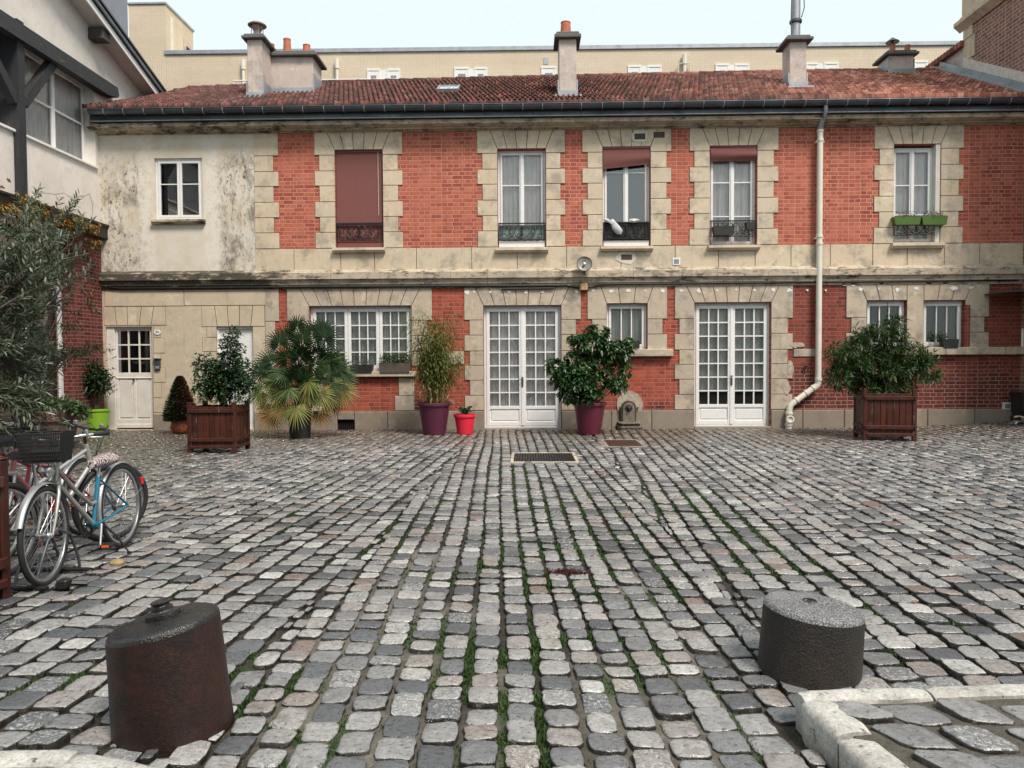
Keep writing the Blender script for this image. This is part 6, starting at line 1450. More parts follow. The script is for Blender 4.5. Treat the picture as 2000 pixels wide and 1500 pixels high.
t = thing('flower_pot', 'wide taupe-brown tub with a rolled rim behind the bicycles', 'plant pot', (cx, yb1, 0)); m = MB(); m.lathe([(.27, 0), (.28, .02), (.355, hz*.72), (.40, hz*.74), (.41, hz-.01), (.39, hz), (.35, hz), (.34, hz-.06), (0, hz-.06)], 40, (cx, yb1, 0)); m.build('body', 'brownp', t, 40)
ge = thing('trailing_geranium', 'green leafy plant spilling over the right rim of the taupe tub', 'plant', (cx, yb1, hz)); P_ = []
for (a, b, rx, rz, dy, n) in ((95, 792, .34, .10, 0, 260), (120, 785, .30, .10, 0, 260), (140, 792, .22, .10, -.2, 200), (158, 800, .16, .09, -.25, 120), (165, 812, .12, .08, -.3, 60), (85, 780, .2, .12, .1, 100)): p, _ = shell(g, pt(a, b, yb1+dy), (rx, .22, rz), n, .3); P_.append(p)
P_ = np.concatenate(P_); n = len(P_); leaves('foliage', P_, g.normal(0, 1, (n, 3))+np.array((.2, -.3, .2)), g.uniform(.05, .08, n), g.uniform(.035, .05, n), 'lf_fern', ge, g.random(n), .3, .1, seed=11, shape=1)

# ================================================================ olive tree and the vine on the left house
ot = thing('olive_tree', 'spreading silvery olive tree over the bicycles at the left edge', 'tree', (x0b-.4, y0b+.4, .8)); g = np.random.default_rng(40)
PP, DD, TT = [], [], []; m = MB(); root = Vector((x0b-.42, y0b+.45, .78)); crotch = Vector((x0b-.62, y0b+.95, 1.35))
m.tube([root, root.lerp(crotch, .5)+Vector((.03, .02, 0)), crotch], [.055, .047, .042], 8)
tgts = []
def LPt(a, b, dep): d = ray(a, b); t_ = dep/d.dot(fw)*1.0; return Vector((0, -CAM_D, CAM_H))+d*t_
for _ in range(52):
    a = g.choice([g.uniform(-120, 50), g.uniform(20, 105)]); b = g.uniform(430, 740); 
    if a > 80: b = g.uniform(470, 560) if g.random() < .8 else g.uniform(560, 700)
    tgts.append((a, b, g.uniform(5.2, 7.0)))
tgts += [(122, 425, 6.0), (150, 465, 6.0), (140, 500, 6.2), (60, 408, 6.3), (35, 430, 6), (150, 545, 6.2), (158, 560, 6.3), (105, 520, 6), (85, 470, 6), (100, 790, 5.6), (80, 812, 5.5), (40, 780, 5.4), (10, 830, 5.4), (60, 740, 5.6), (20, 700, 5.3), (-10, 600, 5.3), (60, 620, 6.2)]
for (a, b, dep) in tgts:
    q = LPt(a, b, dep); mid = crotch.lerp(q, .45)+Vector((g.normal(0, .12), g.normal(0, .12), g.uniform(.0, .25))); n_ = 14
    pts = [crotch*(1-s)**2+mid*2*s*(1-s)+q*s*s for s in np.linspace(0, 1, n_)]; m.tube(pts, [.016*(1-s)+.0022 for s in np.linspace(0, 1, n_)], 5, tone=g.random())
    for tw in range(14):                                   # twigs with opposite leaves
        s = g.uniform(.45, 1.0) if tw else 1.0; k = min(n_-2, int(s*(n_-1))); b0 = pts[k].lerp(pts[k+1], s*(n_-1)-k); dr = (pts[k+1]-pts[k]).normalized()+Vector(g.normal(0, .55, 3))+Vector((0, 0, .25)); dr.normalize(); Lt = g.uniform(.12, .30)
        if tw == 0: dr = (pts[-1]-pts[-2]).normalized()+Vector((0, 0, .2)); dr.normalize()
        m.tube([b0, b0+dr*Lt*.5+Vector((0, 0, -.005)), b0+dr*Lt], [.0022, .0018, .001], 4)
        nn_ = int(Lt/.020); sd = dr.cross(Vector((0, 0, 1))).normalized(); up_ = sd.cross(dr)
        for i in range(nn_):
            p = b0+dr*Lt*(i+1)/nn_; ph = i*1.57
            for sg in (-1, 1):
                o_ = (sd*math.cos(ph)+up_*math.sin(ph))*sg; PP.append(tuple(p)); DD.append(tuple(dr*.9+o_*.9+Vector(g.normal(0, .12, 3)))); TT.append(g.random())
n = len(PP); leaves('crown', PP, DD, g.uniform(.042, .076, n), g.uniform(.011, .0155, n), 'lf_olive', ot, np.array(TT), .12, .12, seed=12)
m.build('trunk', 'bark', ot, 60)
# finer dark greenery behind (against the louvred window)
bs = thing('wall_shrub', 'fine dark green climbing shrub in front of the louvred shutters', 'bush', (XL+.5, -3.6, 0)); P_ = []
for (a, b, rx, rz, Y, n) in ((40, 560, .7, .55, -3.4, 900), (60, 700, .7, .45, -3.4, 1100), (20, 640, .6, .5, -4.2, 900), (115, 700, .30, .30, -2.6, 420), (150, 690, .35, .16, -2.4, 300), (185, 680, .30, .12, -2.2, 130), (130, 640, .25, .2, -2.6, 160), (10, 760, .6, .35, -4.5, 700), (-40, 700, .7, .7, -4.5, 900)):
    p, _ = shell(g, pt(a, b, Y), (rx, .4, rz), n, .1); P_.append(p)
P_ = np.concatenate(P_); n = len(P_); leaves('foliage', P_, g.normal(0, 1, (n, 3))+np.array((.5, -.2, .5)), g.uniform(.08, .14, n), g.uniform(.013, .022, n), 'lf_dark', bs, g.random(n), .2, seed=13); 
q = []
for _ in range(40): a, b = g.uniform(-40, 150), g.uniform(520, 720); q.append(tuple(pt(a, b, g.uniform(-4.4, -2.6))))
stems('branches', (XL+.5, -3.5, .3), q, .02, .005, 'bark', bs, g, .15)
vn = thing('autumn_vine', 'vine with yellow and rust autumn leaves along the black eaves board', 'climbing plant', (XL+.2, -1.6, 3.6)); m = MB(); P_ = []; T2 = []
def V3(a, b, out=.25): y_, z_ = LP(a, b, out); return np.array((XL+out, y_, z_))
for (a, b, s_, n) in ((40, 400, .25, 46), (20, 415, .2, 40), (70, 412, .22, 40), (55, 425, .2, 30), (100, 420, .2, 26), (140, 430, .16, 46), (160, 438, .14, 44), (175, 442, .12, 30), (145, 450, .16, 30), (185, 470, .06, 12), (120, 440, .2, 24), (180, 480, .05, 8)):
    p = V3(a, b)+g.normal(0, 1, (n, 3))*np.array((.06, s_, s_*.55)); P_.append(p)
for a, b in ((182, 567), (178, 572), (172, 585), (176, 590)): P_.append(V3(a, b, .04)[None])
P_ = np.concatenate(P_); n = len(P_); P3, D3 = [], []
for k, (an, ln) in enumerate(((0, 1), (.8, .8), (-.8, .8), (1.7, .5), (-1.7, .5))):
    h_ = unit(g.normal(0, .4, (n, 3))+np.array((.5, .3, -.5))) if k == 0 else h_; s_ = unit(np.cross(h_, np.array((1, 0, .3)))); P3.append(P_); D3.append((h_*math.cos(an)+s_*math.sin(an))*ln)
tn = np.tile(g.random(n), 5); P3, D3 = np.concatenate(P3), np.concatenate(D3); leaves('foliage', P3, D3, np.linalg.norm(D3, axis=1)*.085, .036, 'lf_vine', vn, tn, .2, .1, seed=14, shape=1)
for pp in (((0, 470), (60, 420), (110, 412), (150, 430), (200, 450)), ((45, 420), (52, 460), (48, 520), (60, 600)), ((115, 440), (135, 405), (160, 385), (174, 378), (181, 400), (178, 430)), ((100, 440), (130, 480), (190, 450)), ((60, 395), (80, 378), (120, 378), (150, 392)), ((30, 430), (70, 470), (40, 520), (80, 560)), ((150, 460), (175, 445), (198, 470), (190, 500)), ((0, 500), (50, 480), (100, 500), (160, 480)), ((200, 450), (212, 470), (225, 475), (222, 500))):
    q = [V3(a, b, .22 if a < 195 else .1)+g.normal(0, .02, 3) for a, b in pp]; fine = []
    for i in range(len(q)-1):
        for s in (0, .33, .66): fine.append(q[i]*(1-s)+q[i+1]*s+g.normal(0, .012, 3))
    m.tube(fine+[q[-1]], .0045, 4, tone=g.random())
m.build('stems', 'bark', vn, 60)

# ================================================================ window boxes and things on the ledges
def trough(name, label, a, b, c, d, mat, Y=-.06, dep=.16, group=None, cat='flower box'):
    x0, x1, z0, z1 = rect(a, b, c, d, Y); t = thing(name, label, cat, ((x0+x1)/2, Y, z0), group); m = MB(); w_ = (x1-x0)
    o = [(x0+.03*w_+.01, z0), (x1-.03*w_-.01, z0), (x1, z1-.02), (x1+.006, z1-.02), (x1+.006, z1), (x0-.006, z1), (x0-.006, z1-.02), (x0, z1-.02)]
    m.prism(o, lambda u, v, w2: (u, w2, v), Y-dep/2, Y+dep/2); m.build('body', mat, t); m = MB(); m.box(x0+.015, x1-.015, Y-dep/2+.015, Y+dep/2-.015, z1-.002, z1+.008); m.build('soil', 'soil', t); return (x0, x1, z1, Y)
def tuft(name, label, box, n, h, L_, W_, mat, seed, sp=1.0, cat='plant', stalks=0):
    x0, x1, z, Y = box; g = np.random.default_rng(seed); t = thing(name, label, cat, ((x0+x1)/2, Y, z)); hh = g.random(n)**1.3
    P_ = np.stack([(x0+x1)/2+(x1-x0)*.5*sp*g.uniform(-1, 1, n), Y+g.normal(0, .05, n), z+hh*h*(.6+.6*vnoise(g.uniform(0, 9, n), np.zeros(n)))], 1); leaves('foliage', P_, g.normal(0, 1, (n, 3))+np.array((0, 0, .6)), g.uniform(.7, 1.2, n)*L_, W_, mat, t, g.random(n), .2, seed=seed)
    q = [tuple(P_[i]) for i in range(min(14, n))]; stems('stems', ((x0+x1)/2, Y, z-.01), q, .003, .0015, 'bark', t, g); return t
b = trough('flower_box', 'black plastic flower box on the middle of the wide window ledge', 684, 713, 729, 728, 'blackp', group='flower boxes on the wide window ledge'); tuft('potted_plant', 'sparse seedlings in the black box on the wide ledge', b, 60, .17, .06, .026, 'lf_fern', 1, .8)
b = trough('flower_box', 'long brown flower box at the right end of the wide window ledge', 741, 709, 803, 728, 'greypot', group='flower boxes on the wide window ledge'); tuft('potted_plant', 'dense feathery green plant in the long brown box', b, 620, .23, .06, .022, 'lf_fern', 2, .95)
b = trough('flower_box', 'brown flower box half hidden by the palm on the wide window ledge', 628, 711, 674, 728, 'greypot', group='flower boxes on the wide window ledge'); tuft('potted_plant', 'bushy green plant in the box half hidden by the palm', b, 560, .34, .06, .026, 'lf_fern', 3, .95)
b = trough('flower_box', 'small black pot on the ledge of the three-pane window above the fountain', 1236, 666, 1249, 681, 'blackp', group=None)
b = trough('flower_box', 'black oval pot at the right end of the long stone ledge', 1838, 663, 1869, 680, 'blackp'); tuft('potted_plant', 'small green tuft leaning left out of the black ledge pot', (b[0]-.15, b[0]+.14, b[2], b[3]), 90, .17, .08, .022, 'lf_fern', 4)
b = trough('flower_box', 'black trough hung on the railing of the third tall window from the right', 1392, 443, 1433, 460, 'blackp', Y=-.08, dep=.14); del b
tuft('potted_plant', 'thin stems with one white flower in the hanging black trough', (fx(1394, 440, -.08), fx(1440, 440, -.08), FP(1415, 443, -.08)[1], -.08), 60, .14, .04, .018, 'lf_dark', 5)
trough('flower_box', 'small black square pot hanging at the right of the black trough', 1456, 435, 1473, 449, 'blackp', Y=-.08, dep=.13)
M['greenp'] = simple('bright_green_plastic', (.060, .12, .012), .4, var=.08, bump=.03)
b1 = trough('flower_box', 'left one of the two bright green troughs on the far right railing', 1743.5, 424, 1795, 440, 'greenp', Y=-.09, dep=.17, group='bright green troughs on the railing'); tuft('potted_plant', 'wilted pinkish plants in the left green trough', b1, 110, .13, .045, .02, 'lf_rust', 6, .8)
b2 = trough('flower_box', 'right one of the two bright green troughs on the far right railing', 1797, 423, 1847, 440, 'greenp', Y=-.09, dep=.17, group='bright green troughs on the railing'); tuft('potted_plant', 'wilted purplish plants in the right green trough', b2, 110, .12, .045, .02, 'lf_rust', 7, .8)
# laundry on the black-backed railing
def rag(name, label, pts, Y, th, mat, seed, cat):
    g = np.random.default_rng(seed); m = MB(); P = [(FP(a, b, Y)[0], FP(a, b, Y)[1]) for a, b in pts]; n = len(P); c = (sum(p[0] for p in P)/n, sum(p[1] for p in P)/n)
    ring = []; vs = []
    for q, dy in ((1, 0), (.75, -th), (.4, -th*1.2)):
        for i, p in enumerate(P): vs.append((c[0]+(p[0]-c[0])*q, Y+dy+g.normal(0, .009), c[1]+(p[1]-c[1])*q))
    vs.append((c[0], Y-th, c[1])); fs = [(j*n+i, j*n+(i+1) % n, (j+1)*n+(i+1) % n, (j+1)*n+i) for j in (0, 1) for i in range(n)]+[(2*n+i, 2*n+(i+1) % n, 3*n) for i in range(n)]+[tuple(range(n))[::-1]]
    m.add(vs, fs); o = m.build(name, mat, None, 80); return tag(o, label, cat)
M['rag'] = cloth('pale_grey_cloth', (.55, .57, .60))
rag('cloth', 'twisted pale grey cloth hanging over the left of the black railing', [(1177, 427), (1186, 427), (1193, 430), (1197, 427), (1203, 434), (1210, 441), (1216, 450), (1213, 458), (1204, 457), (1196, 448), (1191, 436), (1183, 434)], -.03, .05, 'rag', 3, 'cloth')
rag('cloth', 'small bunched white cloth on top of the black railing', [(1228, 428), (1240, 427), (1250, 429), (1247, 434), (1238, 435), (1228, 434)], -.02, .05, 'white', 4, 'cloth')
# ================================================================ bicycles
def bike(name, label, front, rear, frame_mat, fork_mat, style='mixte', lean=0.0, basket=False, guards=True, stand=False, saddle='saddle', flat=False, accent=None, rack=False, steer=0.0, tyre_r=.019, rear_lamp=False):
    fr, rr = Vector((*front, 0)), Vector((*rear, 0)); h = (fr-rr).normalized(); mid = (fr+rr)/2; org = mid-h*.53
    t = thing(name, label, 'bicycle', org, 'bicycles parked side by side at the left'); t['local'] = 1; t.rotation_euler = (R(lean), 0, math.atan2(h.y, h.x)); Rw = .335; WB = 1.06
    HB, HT, BB = Vector((.875, 0, .68)), Vector((.835, 0, .83)), Vector((.43, 0, .275)); S0, S1 = Vector((.31, 0, .62)), Vector((.285, 0, .70 if style == 'mixte' else .80)); ax0, ax1 = Vector((0, 0, Rw)), Vector((WB, 0, Rw))
    m = MB()
    if style == 'mixte':
        m.tube([HB+Vector((-.005, 0, .10)), Vector((.62, 0, .56)), Vector((.44, 0, .43)), Vector((.365, 0, .44))], .0155, 8); m.tube([HB, BB], .017, 8)
    else:
        m.tube([HT-Vector((0, 0, .03)), S0-Vector((0, 0, .02))], .016, 8); m.tube([HB, BB], .019, 8)
    m.tube([HT+Vector((-.005, 0, .02)), HB-Vector((-.008, 0, .03))], .021, 10); m.build('frame', frame_mat, t, 60)
    a = accent or frame_mat; m = MB(); m.tube([BB, S0], .0165, 8)
    for sg in (-1, 1):
        m.tube([BB+Vector((0, .03*sg, 0)), ax0+Vector((0, .06*sg, 0))], .0095, 6); m.tube([S0+Vector((.01, .02*sg, -.02)), ax0+Vector((0, .06*sg, 0))], .008, 6)
    m.lathe([(.024, -.035), (.024, .035)], 12, tuple(BB), 1); m.build('rear_triangle', a, t, 60)
    TS = Matrix.Translation(HB) @ Matrix.Rotation(R(steer), 4, (HT-HB).normalized()) @ Matrix.Translation(-HB)
    m = MB(TS)
    for sg in (-1, 1): m.tube([HB+Vector((.01, .025*sg, -.02)), Vector((.93, .045*sg, .60)), Vector((1.0, .05*sg, .45)), ax1+Vector((0, .05*sg, 0))], [.014, .013, .011, .008], 7)
    m.box(HB.x-.01, HB.x+.035, -.04, .04, .655, .685, .006); m.build('fork', fork_mat, t, 60)
    def wheel(c, T, nm):
        m = MB(T); m.lathe([(Rw-tyre_r*1.7+tyre_r*math.cos(x)*1.0+tyre_r*.75, tyre_r*math.sin(x)) for x in np.linspace(0, 2*math.pi, 11)[:-1]], 48, tuple(c), 1, closed=True); w = m.build('wheel', 'rubber', t, 60)
        m = MB(T); rr_ = Rw-tyre_r*1.9; m.lathe([(rr_+.006, -.011), (rr_-.012, -.011), (rr_-.016, 0), (rr_-.012, .011), (rr_+.006, .011)], 48, tuple(c), 1, closed=True); m.build('rim', 'alloy', w, 40)
        m = MB(T); m.lathe([(.01, -.055), (.017, -.05), (.026, -.028), (.014, -.024), (.014, .024), (.026, .028), (.017, .05), (.01, .055)], 12, tuple(c), 1)
        for i in range(28):
            a1 = 2*math.pi*i/28; a0 = a1+(.9 if i % 2 else -.9); sg = -1 if (i//2) % 2 else 1
            m.tube([c+Vector((.024*math.cos(a0), .026*sg, .024*math.sin(a0))), c+Vector((rr_*math.cos(a1), 0, rr_*math.sin(a1)))], .0012, 3, cap=False)
        m.build('spokes', 'alloy', w, 40)
        if guards:
            m = MB(T); a0, a1 = (20, 175) if nm == 'f' else (0, 190); prof = [(-.024, -.006), (-.018, .002), (0, .006), (.018, .002), (.024, -.006)]; vs = []; n = 22
            for i in range(n+1):
                an = R(a0+(a1-a0)*i/n-(0 if nm == 'f' else 10)); 
                for y_, d in prof: vs.append((c.x+(Rw+.022+d)*math.cos(an), y_, c.z+(Rw+.022+d)*math.sin(an)))
            m.add(vs, [(i*5+j, (i+1)*5+j, (i+1)*5+j+1, i*5+j+1) for i in range(n) for j in range(4)])
            for sg in (-1, 1): m.tube([c+Vector((0, .05*sg, 0)), c+Vector(((Rw+.02)*math.cos(R(25 if nm == 'f' else 165)), .022*sg, (Rw+.02)*math.sin(R(25 if nm == 'f' else 165))))], .002, 4)
            m.build('mudguard', 'guard', t, 50)
    wheel(ax0, None, 'r'); wheel(ax1, TS, 'f')
    m = MB(TS)
    hb = Vector((.815, 0, .96)); m.tube([HT, hb-Vector((0, 0, .01))], .013, 8); m.tube([hb-Vector((.0, 0, .0)), hb+Vector((.05, 0, .01))], .013, 8)
    c0 = hb+Vector((.05, 0, .01)); pts = [(-.29, -.13), (-.26, -.10), (-.18, -.01), (-.08, .01), (0, 0), (.08, .01), (.18, -.01), (.26, -.10), (.29, -.13)] if not flat else [(-.30, -.05), (-.2, -.02), (-.1, 0), (-.05, 0), (0, 0), (.05, 0), (.1, 0), (.2, -.02), (.30, -.05)]
    P = [c0+Vector((x, y, .02 if abs(y) > .15 else 0)) for y, x in pts]; m.tube(P, .011, 7); hnd = m.build('handlebar', 'alloy' if not flat else 'black', t, 60)
    for k in (0, -1):
        q, q2 = P[k], P[1 if k == 0 else -2]; d_ = (q-q2).normalized(); m = MB(TS); m.tube([q-d_*.085, q+d_*.02, q+d_*.028], [.0165, .017, .012], 8); m.build('grip', 'black', hnd, 60)
        m = MB(TS); m.tube([q-d_*.11+Vector((.01, 0, 0)), q-d_*.08+Vector((.045, 0, -.015)), q+d_*.0+Vector((.055, 0, -.02))], .005, 5); m.lathe([(0, -.02), (.018, -.015), (.018, .012), (0, .02)], 10, tuple(q-d_*.13+Vector((.0, 0, .02)))); m.build('brake_lever', 'alloy', hnd, 60)
    m = MB(TS)
    for sg in (-1, 1): m.tube([c0+Vector((-.02, .17*sg, 0)), c0+Vector((.08, .12*sg, .03)), c0+Vector((.10, .03*sg, -.06)), HB+Vector((.04, 0, .05))], .003, 4)
    m.build('cables', 'black', t)
    m = MB(); m.tube([S0, S1], .0125, 8); m.build('seat_post', 'alloy', t, 60)
    sv = []; n = 14; sx = S1+Vector((-.02, 0, .03)); fs = []
    for i in range(n+1):
        u = i/n; x = -.14+.28*u; wv = ((.078*(1-u)**.6+.022) if u > .12 else .088*(u/.12*.35+.65))*(1.15 if saddle == 'zebra' else 1); kk = 10
        for j in range(kk): a_ = 2*math.pi*j/kk; sv.append((sx.x+x, sx.y+wv*math.cos(a_), sx.z+(.034 if math.sin(a_) > 0 else .032)*(1.6 if saddle == 'zebra' else 1)*math.sin(a_)*(1-.3*u)+.01*(1-u)))
    fs = [(i*10+j, (i+1)*10+j, (i+1)*10+(j+1) % 10, i*10+(j+1) % 10) for i in range(n) for j in range(10)]+[tuple(range(10))[::-1], tuple(range(n*10, n*10+10))]
    m = MB(); m.add(sv, fs); m.build('saddle', saddle, t, 70)
    m = MB(); m.lathe([(.095, -.004), (.10, 0), (.095, .004), (.07, .003), (.07, -.003)], 30, (BB.x, -.05, BB.z), 1, closed=True)
    for i in range(5): a_ = i*1.2566; m.tube([(BB.x, -.05, BB.z), (BB.x+.08*math.cos(a_), -.05, BB.z+.08*math.sin(a_))], .005, 5)
    m.tube([(BB.x, -.055, BB.z+.095), (0, -.045, Rw+.035)], .004, 4); m.tube([(BB.x, -.055, BB.z-.095), (0, -.045, Rw-.035)], .004, 4); m.lathe([(.035, -.01), (.045, 0), (.035, .01)], 16, (0, -.045, Rw), 1); m.build('chainset', 'black', t, 40)
    for sg, an in ((1, -1.15), (-1, 2.0)):
        e = Vector((BB.x+.165*math.cos(an), .075*sg, BB.z+.165*math.sin(an))); m = MB(); m.tube([(BB.x, .06*sg, BB.z), e], [.013, .009], 6); cr_ = m.build('crank', 'alloy', t, 60)
        m = MB(); y0_, y1_ = sorted((e.y+.015*sg, e.y+.10*sg)); m.box(e.x-.04, e.x+.04, y0_, y1_, e.z-.012, e.z+.012, .004); m.build('pedal', 'black', cr_)
        m = MB(); [m.box(e.x+s2*.041-.002, e.x+s2*.041+.002, y0_+.015, y1_-.015, e.z-.008, e.z+.008) for s2 in (-1, 1)]; m.build('reflector', 'amber', cr_)
    if basket:
        m = MB(TS); bx0, bx1, bz0, bz1 = .88, 1.09, .83, 1.03; by0, by1 = .115, .145; n = 19
        def rg(z, f): w0 = by0+(by1-by0)*f; x0_, x1_ = bx0-.0*f, bx1-.03+.03*f; return [(x0_, -w0, z), (x1_, -w0, z), (x1_, w0, z), (x0_, w0, z)]
        for i in range(9):
            f = i/8; q = rg(bz0+(bz1-bz0)*f, f); m.tube([Vector(p) for p in q]+[Vector(q[0])], .005 if i == 8 else .0026, 5)
        for s_ in range(4):
            for i in range(n):
                u = i/n; A, B = rg(bz0, 0), rg(bz1, 1); p = Vector(A[s_]).lerp(Vector(A[(s_+1) % 4]), u); q = Vector(B[s_]).lerp(Vector(B[(s_+1) % 4]), u); m.tube([p, q], .0026, 4)
        for i in range(1, 12): x = bx0+(bx1-.03-bx0)*i/12; m.tube([(x, -by0, bz0), (x, by0, bz0)], .0018, 4); y = -by0+2*by0*i/12; m.tube([(bx0, y, bz0), (bx1-.03, y, bz0)], .0018, 4)
        bk = m.build('basket', 'black', t); m = MB(TS); m.tube([Vector((.97, -.05, bz0-.01)), Vector((.93, -.03, .74)), HB+Vector((.02, -.02, .05))], .006, 5); m.tube([Vector((.97, .05, bz0-.01)), Vector((.93, .03, .74)), HB+Vector((.02, .02, .05))], .006, 5)
        m.lathe([(.0, -.02), (.038, -.02), (.042, .02), (.02, .04), (.0, .045)], 16, (.96, 0, .76), 0); m.build('front_lamp', 'alloy', t, 50)
        m = MB(TS); m.box(.90, 1.04, -.10, .10, bz0+.006, bz0+.09, .02); o = m.build('bag_in_basket', 'blackp', bk)
    if stand: m = MB(); m.tube([(BB.x-.06, .05, BB.z-.02), (BB.x-.10, .12, .15), (BB.x-.13, .19, .01)], [.011, .009, .007], 6); m.lathe([(.0, -.02), (.018, -.018), (.018, .0), (0, .004)], 8, (BB.x-.13, .19, .02)); m.build('kickstand', 'black', t, 60)
    if rack:
        m = MB()
        for sg in (-1, 1): m.tube([(.22, .05*sg, .72), (-.12, .055*sg, .735), (-.2, .05*sg, .73)], .004, 5); m.tube([(-.1, .055*sg, .735), (0, .06*sg, Rw)], .003, 4)
        for i in range(6): m.tube([(-.18+.07*i, -.05, .735), (-.18+.07*i, .05, .735)], .003, 4)
        m.build('luggage_rack', 'alloy', t)
    if rear_lamp: m = MB(); m.box(-Rw-.055, -Rw-.02, -.022, .022, Rw+.11, Rw+.18, .008); m.build('rear_lamp', 'redlens', t)
    return t
M['rubber'] = simple('black_rubber', (.014, .014, .015), .7, var=.2, bump=.2); M['alloy'] = simple('brushed_alloy', (.46, .47, .48), .32, .85, var=.1); M['guard'] = simple('silver_mudguard', (.40, .41, .43), .35, .6, var=.08)
M['bk_silver'] = simple('silver_grey_enamel', (.34, .35, .33), .3, .3, var=.06); M['bk_blue'] = simple('turquoise_enamel', (.02, .17, .27), .3, .2, var=.08); M['bk_red'] = simple('red_enamel', (.30, .02, .03), .35, var=.1); M['bk_grey'] = simple('pale_grey_enamel', (.42, .42, .42), .3, .4)
M['bk_dark'] = simple('black_enamel', (.02, .02, .024), .3, .2); M['bk_pink'] = simple('pink_enamel', (.45, .16, .17), .35)
M['amber'] = simple('orange_reflector', (.75, .12, .02), .2, bump=0); M['redlens'] = simple('red_lens', (.5, .02, .02), .2, bump=0); M['saddle'] = simple('black_saddle', (.018, .018, .018), .45, bump=.1)
def zebra():
    t = NT('zebra_print_cover'); o = t.obj(); w = t.n('ShaderNodeTexWave'); t.l(o, w.inputs[0]); w.inputs['Scale'].default_value = 16; w.inputs['Distortion'].default_value = 9; w.inputs['Detail'].default_value = 2; w.inputs['Detail Scale'].default_value = 2
    return t.pbr(t.mix(t.ramp(w.outputs[1], .42, .55), (.035, .018, .02), (.52, .44, .45)), .6, 0, None, .3)
M['zebra'] = zebra()
bike('bicycle', 'silver and turquoise city bicycle with black wire basket and patterned saddle cover, nearest', GP(93, 1142), GP(241, 1067), 'bk_silver', 'bk_silver', 'mixte', 3, True, True, True, 'zebra', accent='bk_blue', rack=False, steer=6, rear_lamp=True)
bike('bicycle', 'grey mountain bicycle with wide black handlebar, right behind the basket bicycle', GP(196, 1064), GP(40, 1118), 'bk_grey', 'bk_grey', 'diamond', -2, False, False, False, flat=True, tyre_r=.026, steer=-20)
bike('bicycle', 'pink and red framed bicycle third in the row behind two others', GP(8, 1104), GP(158, 1046), 'bk_pink', 'bk_grey', 'diamond', 1, False, True, False, accent='bk_red', flat=True, steer=4)
bike('bicycle', 'dark red bicycle farthest back, showing beside the left planter', GP(-52, 1085), GP(96, 1026), 'bk_red', 'bk_dark', 'diamond', -2, False, True, False, flat=True, steer=8)
# wheel rack
x, y = GP(75, 1168); rk = thing('bicycle_rack', 'low rack of bent grey tubes holding the nearest front wheel', 'bicycle rack', (x, y, 0)); fx0, fy0 = GP(93, 1142)
for k, off in enumerate((-.07, .07)):
    m = MB(); b_ = Vector((fx0+off-.04, fy0-.12, 0)); m.tube([b_+Vector((-.02, -.04, .0)), b_+Vector((0, -.0, .15)), b_+Vector((.0, .09, .31)), b_+Vector((0, .20, .36)), b_+Vector((0, .33, .30)), b_+Vector((0, .42, .12)), b_+Vector((0, .44, 0))], .010, 7); m.build('hoop', 'zinc', rk, 60)
m = MB(); m.tube([(fx0-1.0, fy0-.15, .02), (fx0+.10, fy0-.15, .02)], .016, 7); m.tube([(fx0-1.0, fy0+.30, .02), (fx0+.10, fy0+.30, .02)], .016, 7); m.build('ground_bar', 'black', rk, 60)
m = MB(); lk = GP(132, 1150); m.tube([(lk[0]-.08, lk[1], .02), (lk[0], lk[1]+.02, .035), (lk[0]+.1, lk[1]+.06, .02)], .018, 6); m.box(lk[0]-.05, lk[0]+.02, lk[1]-.05, lk[1]+.03, .01, .07, .01); o = m.build('bicycle_lock', 'black', None); tag(o, 'black bicycle lock lying on the cobbles by the front wheel', 'lock')
x, y = GP(229, 1102); m = MB(); m.lathe([(.05, 0), (.052, .015), (.04, .03), (.015, .04), (0, .041)], 12, (x, y, 0)); o = m.build('stone_pad', simple('ochre_stone', (.30, .22, .11), .9, var=.3, bump=.4), None, 40); tag(o, 'small yellowish stone under the kickstand of the basket bicycle', 'stone')

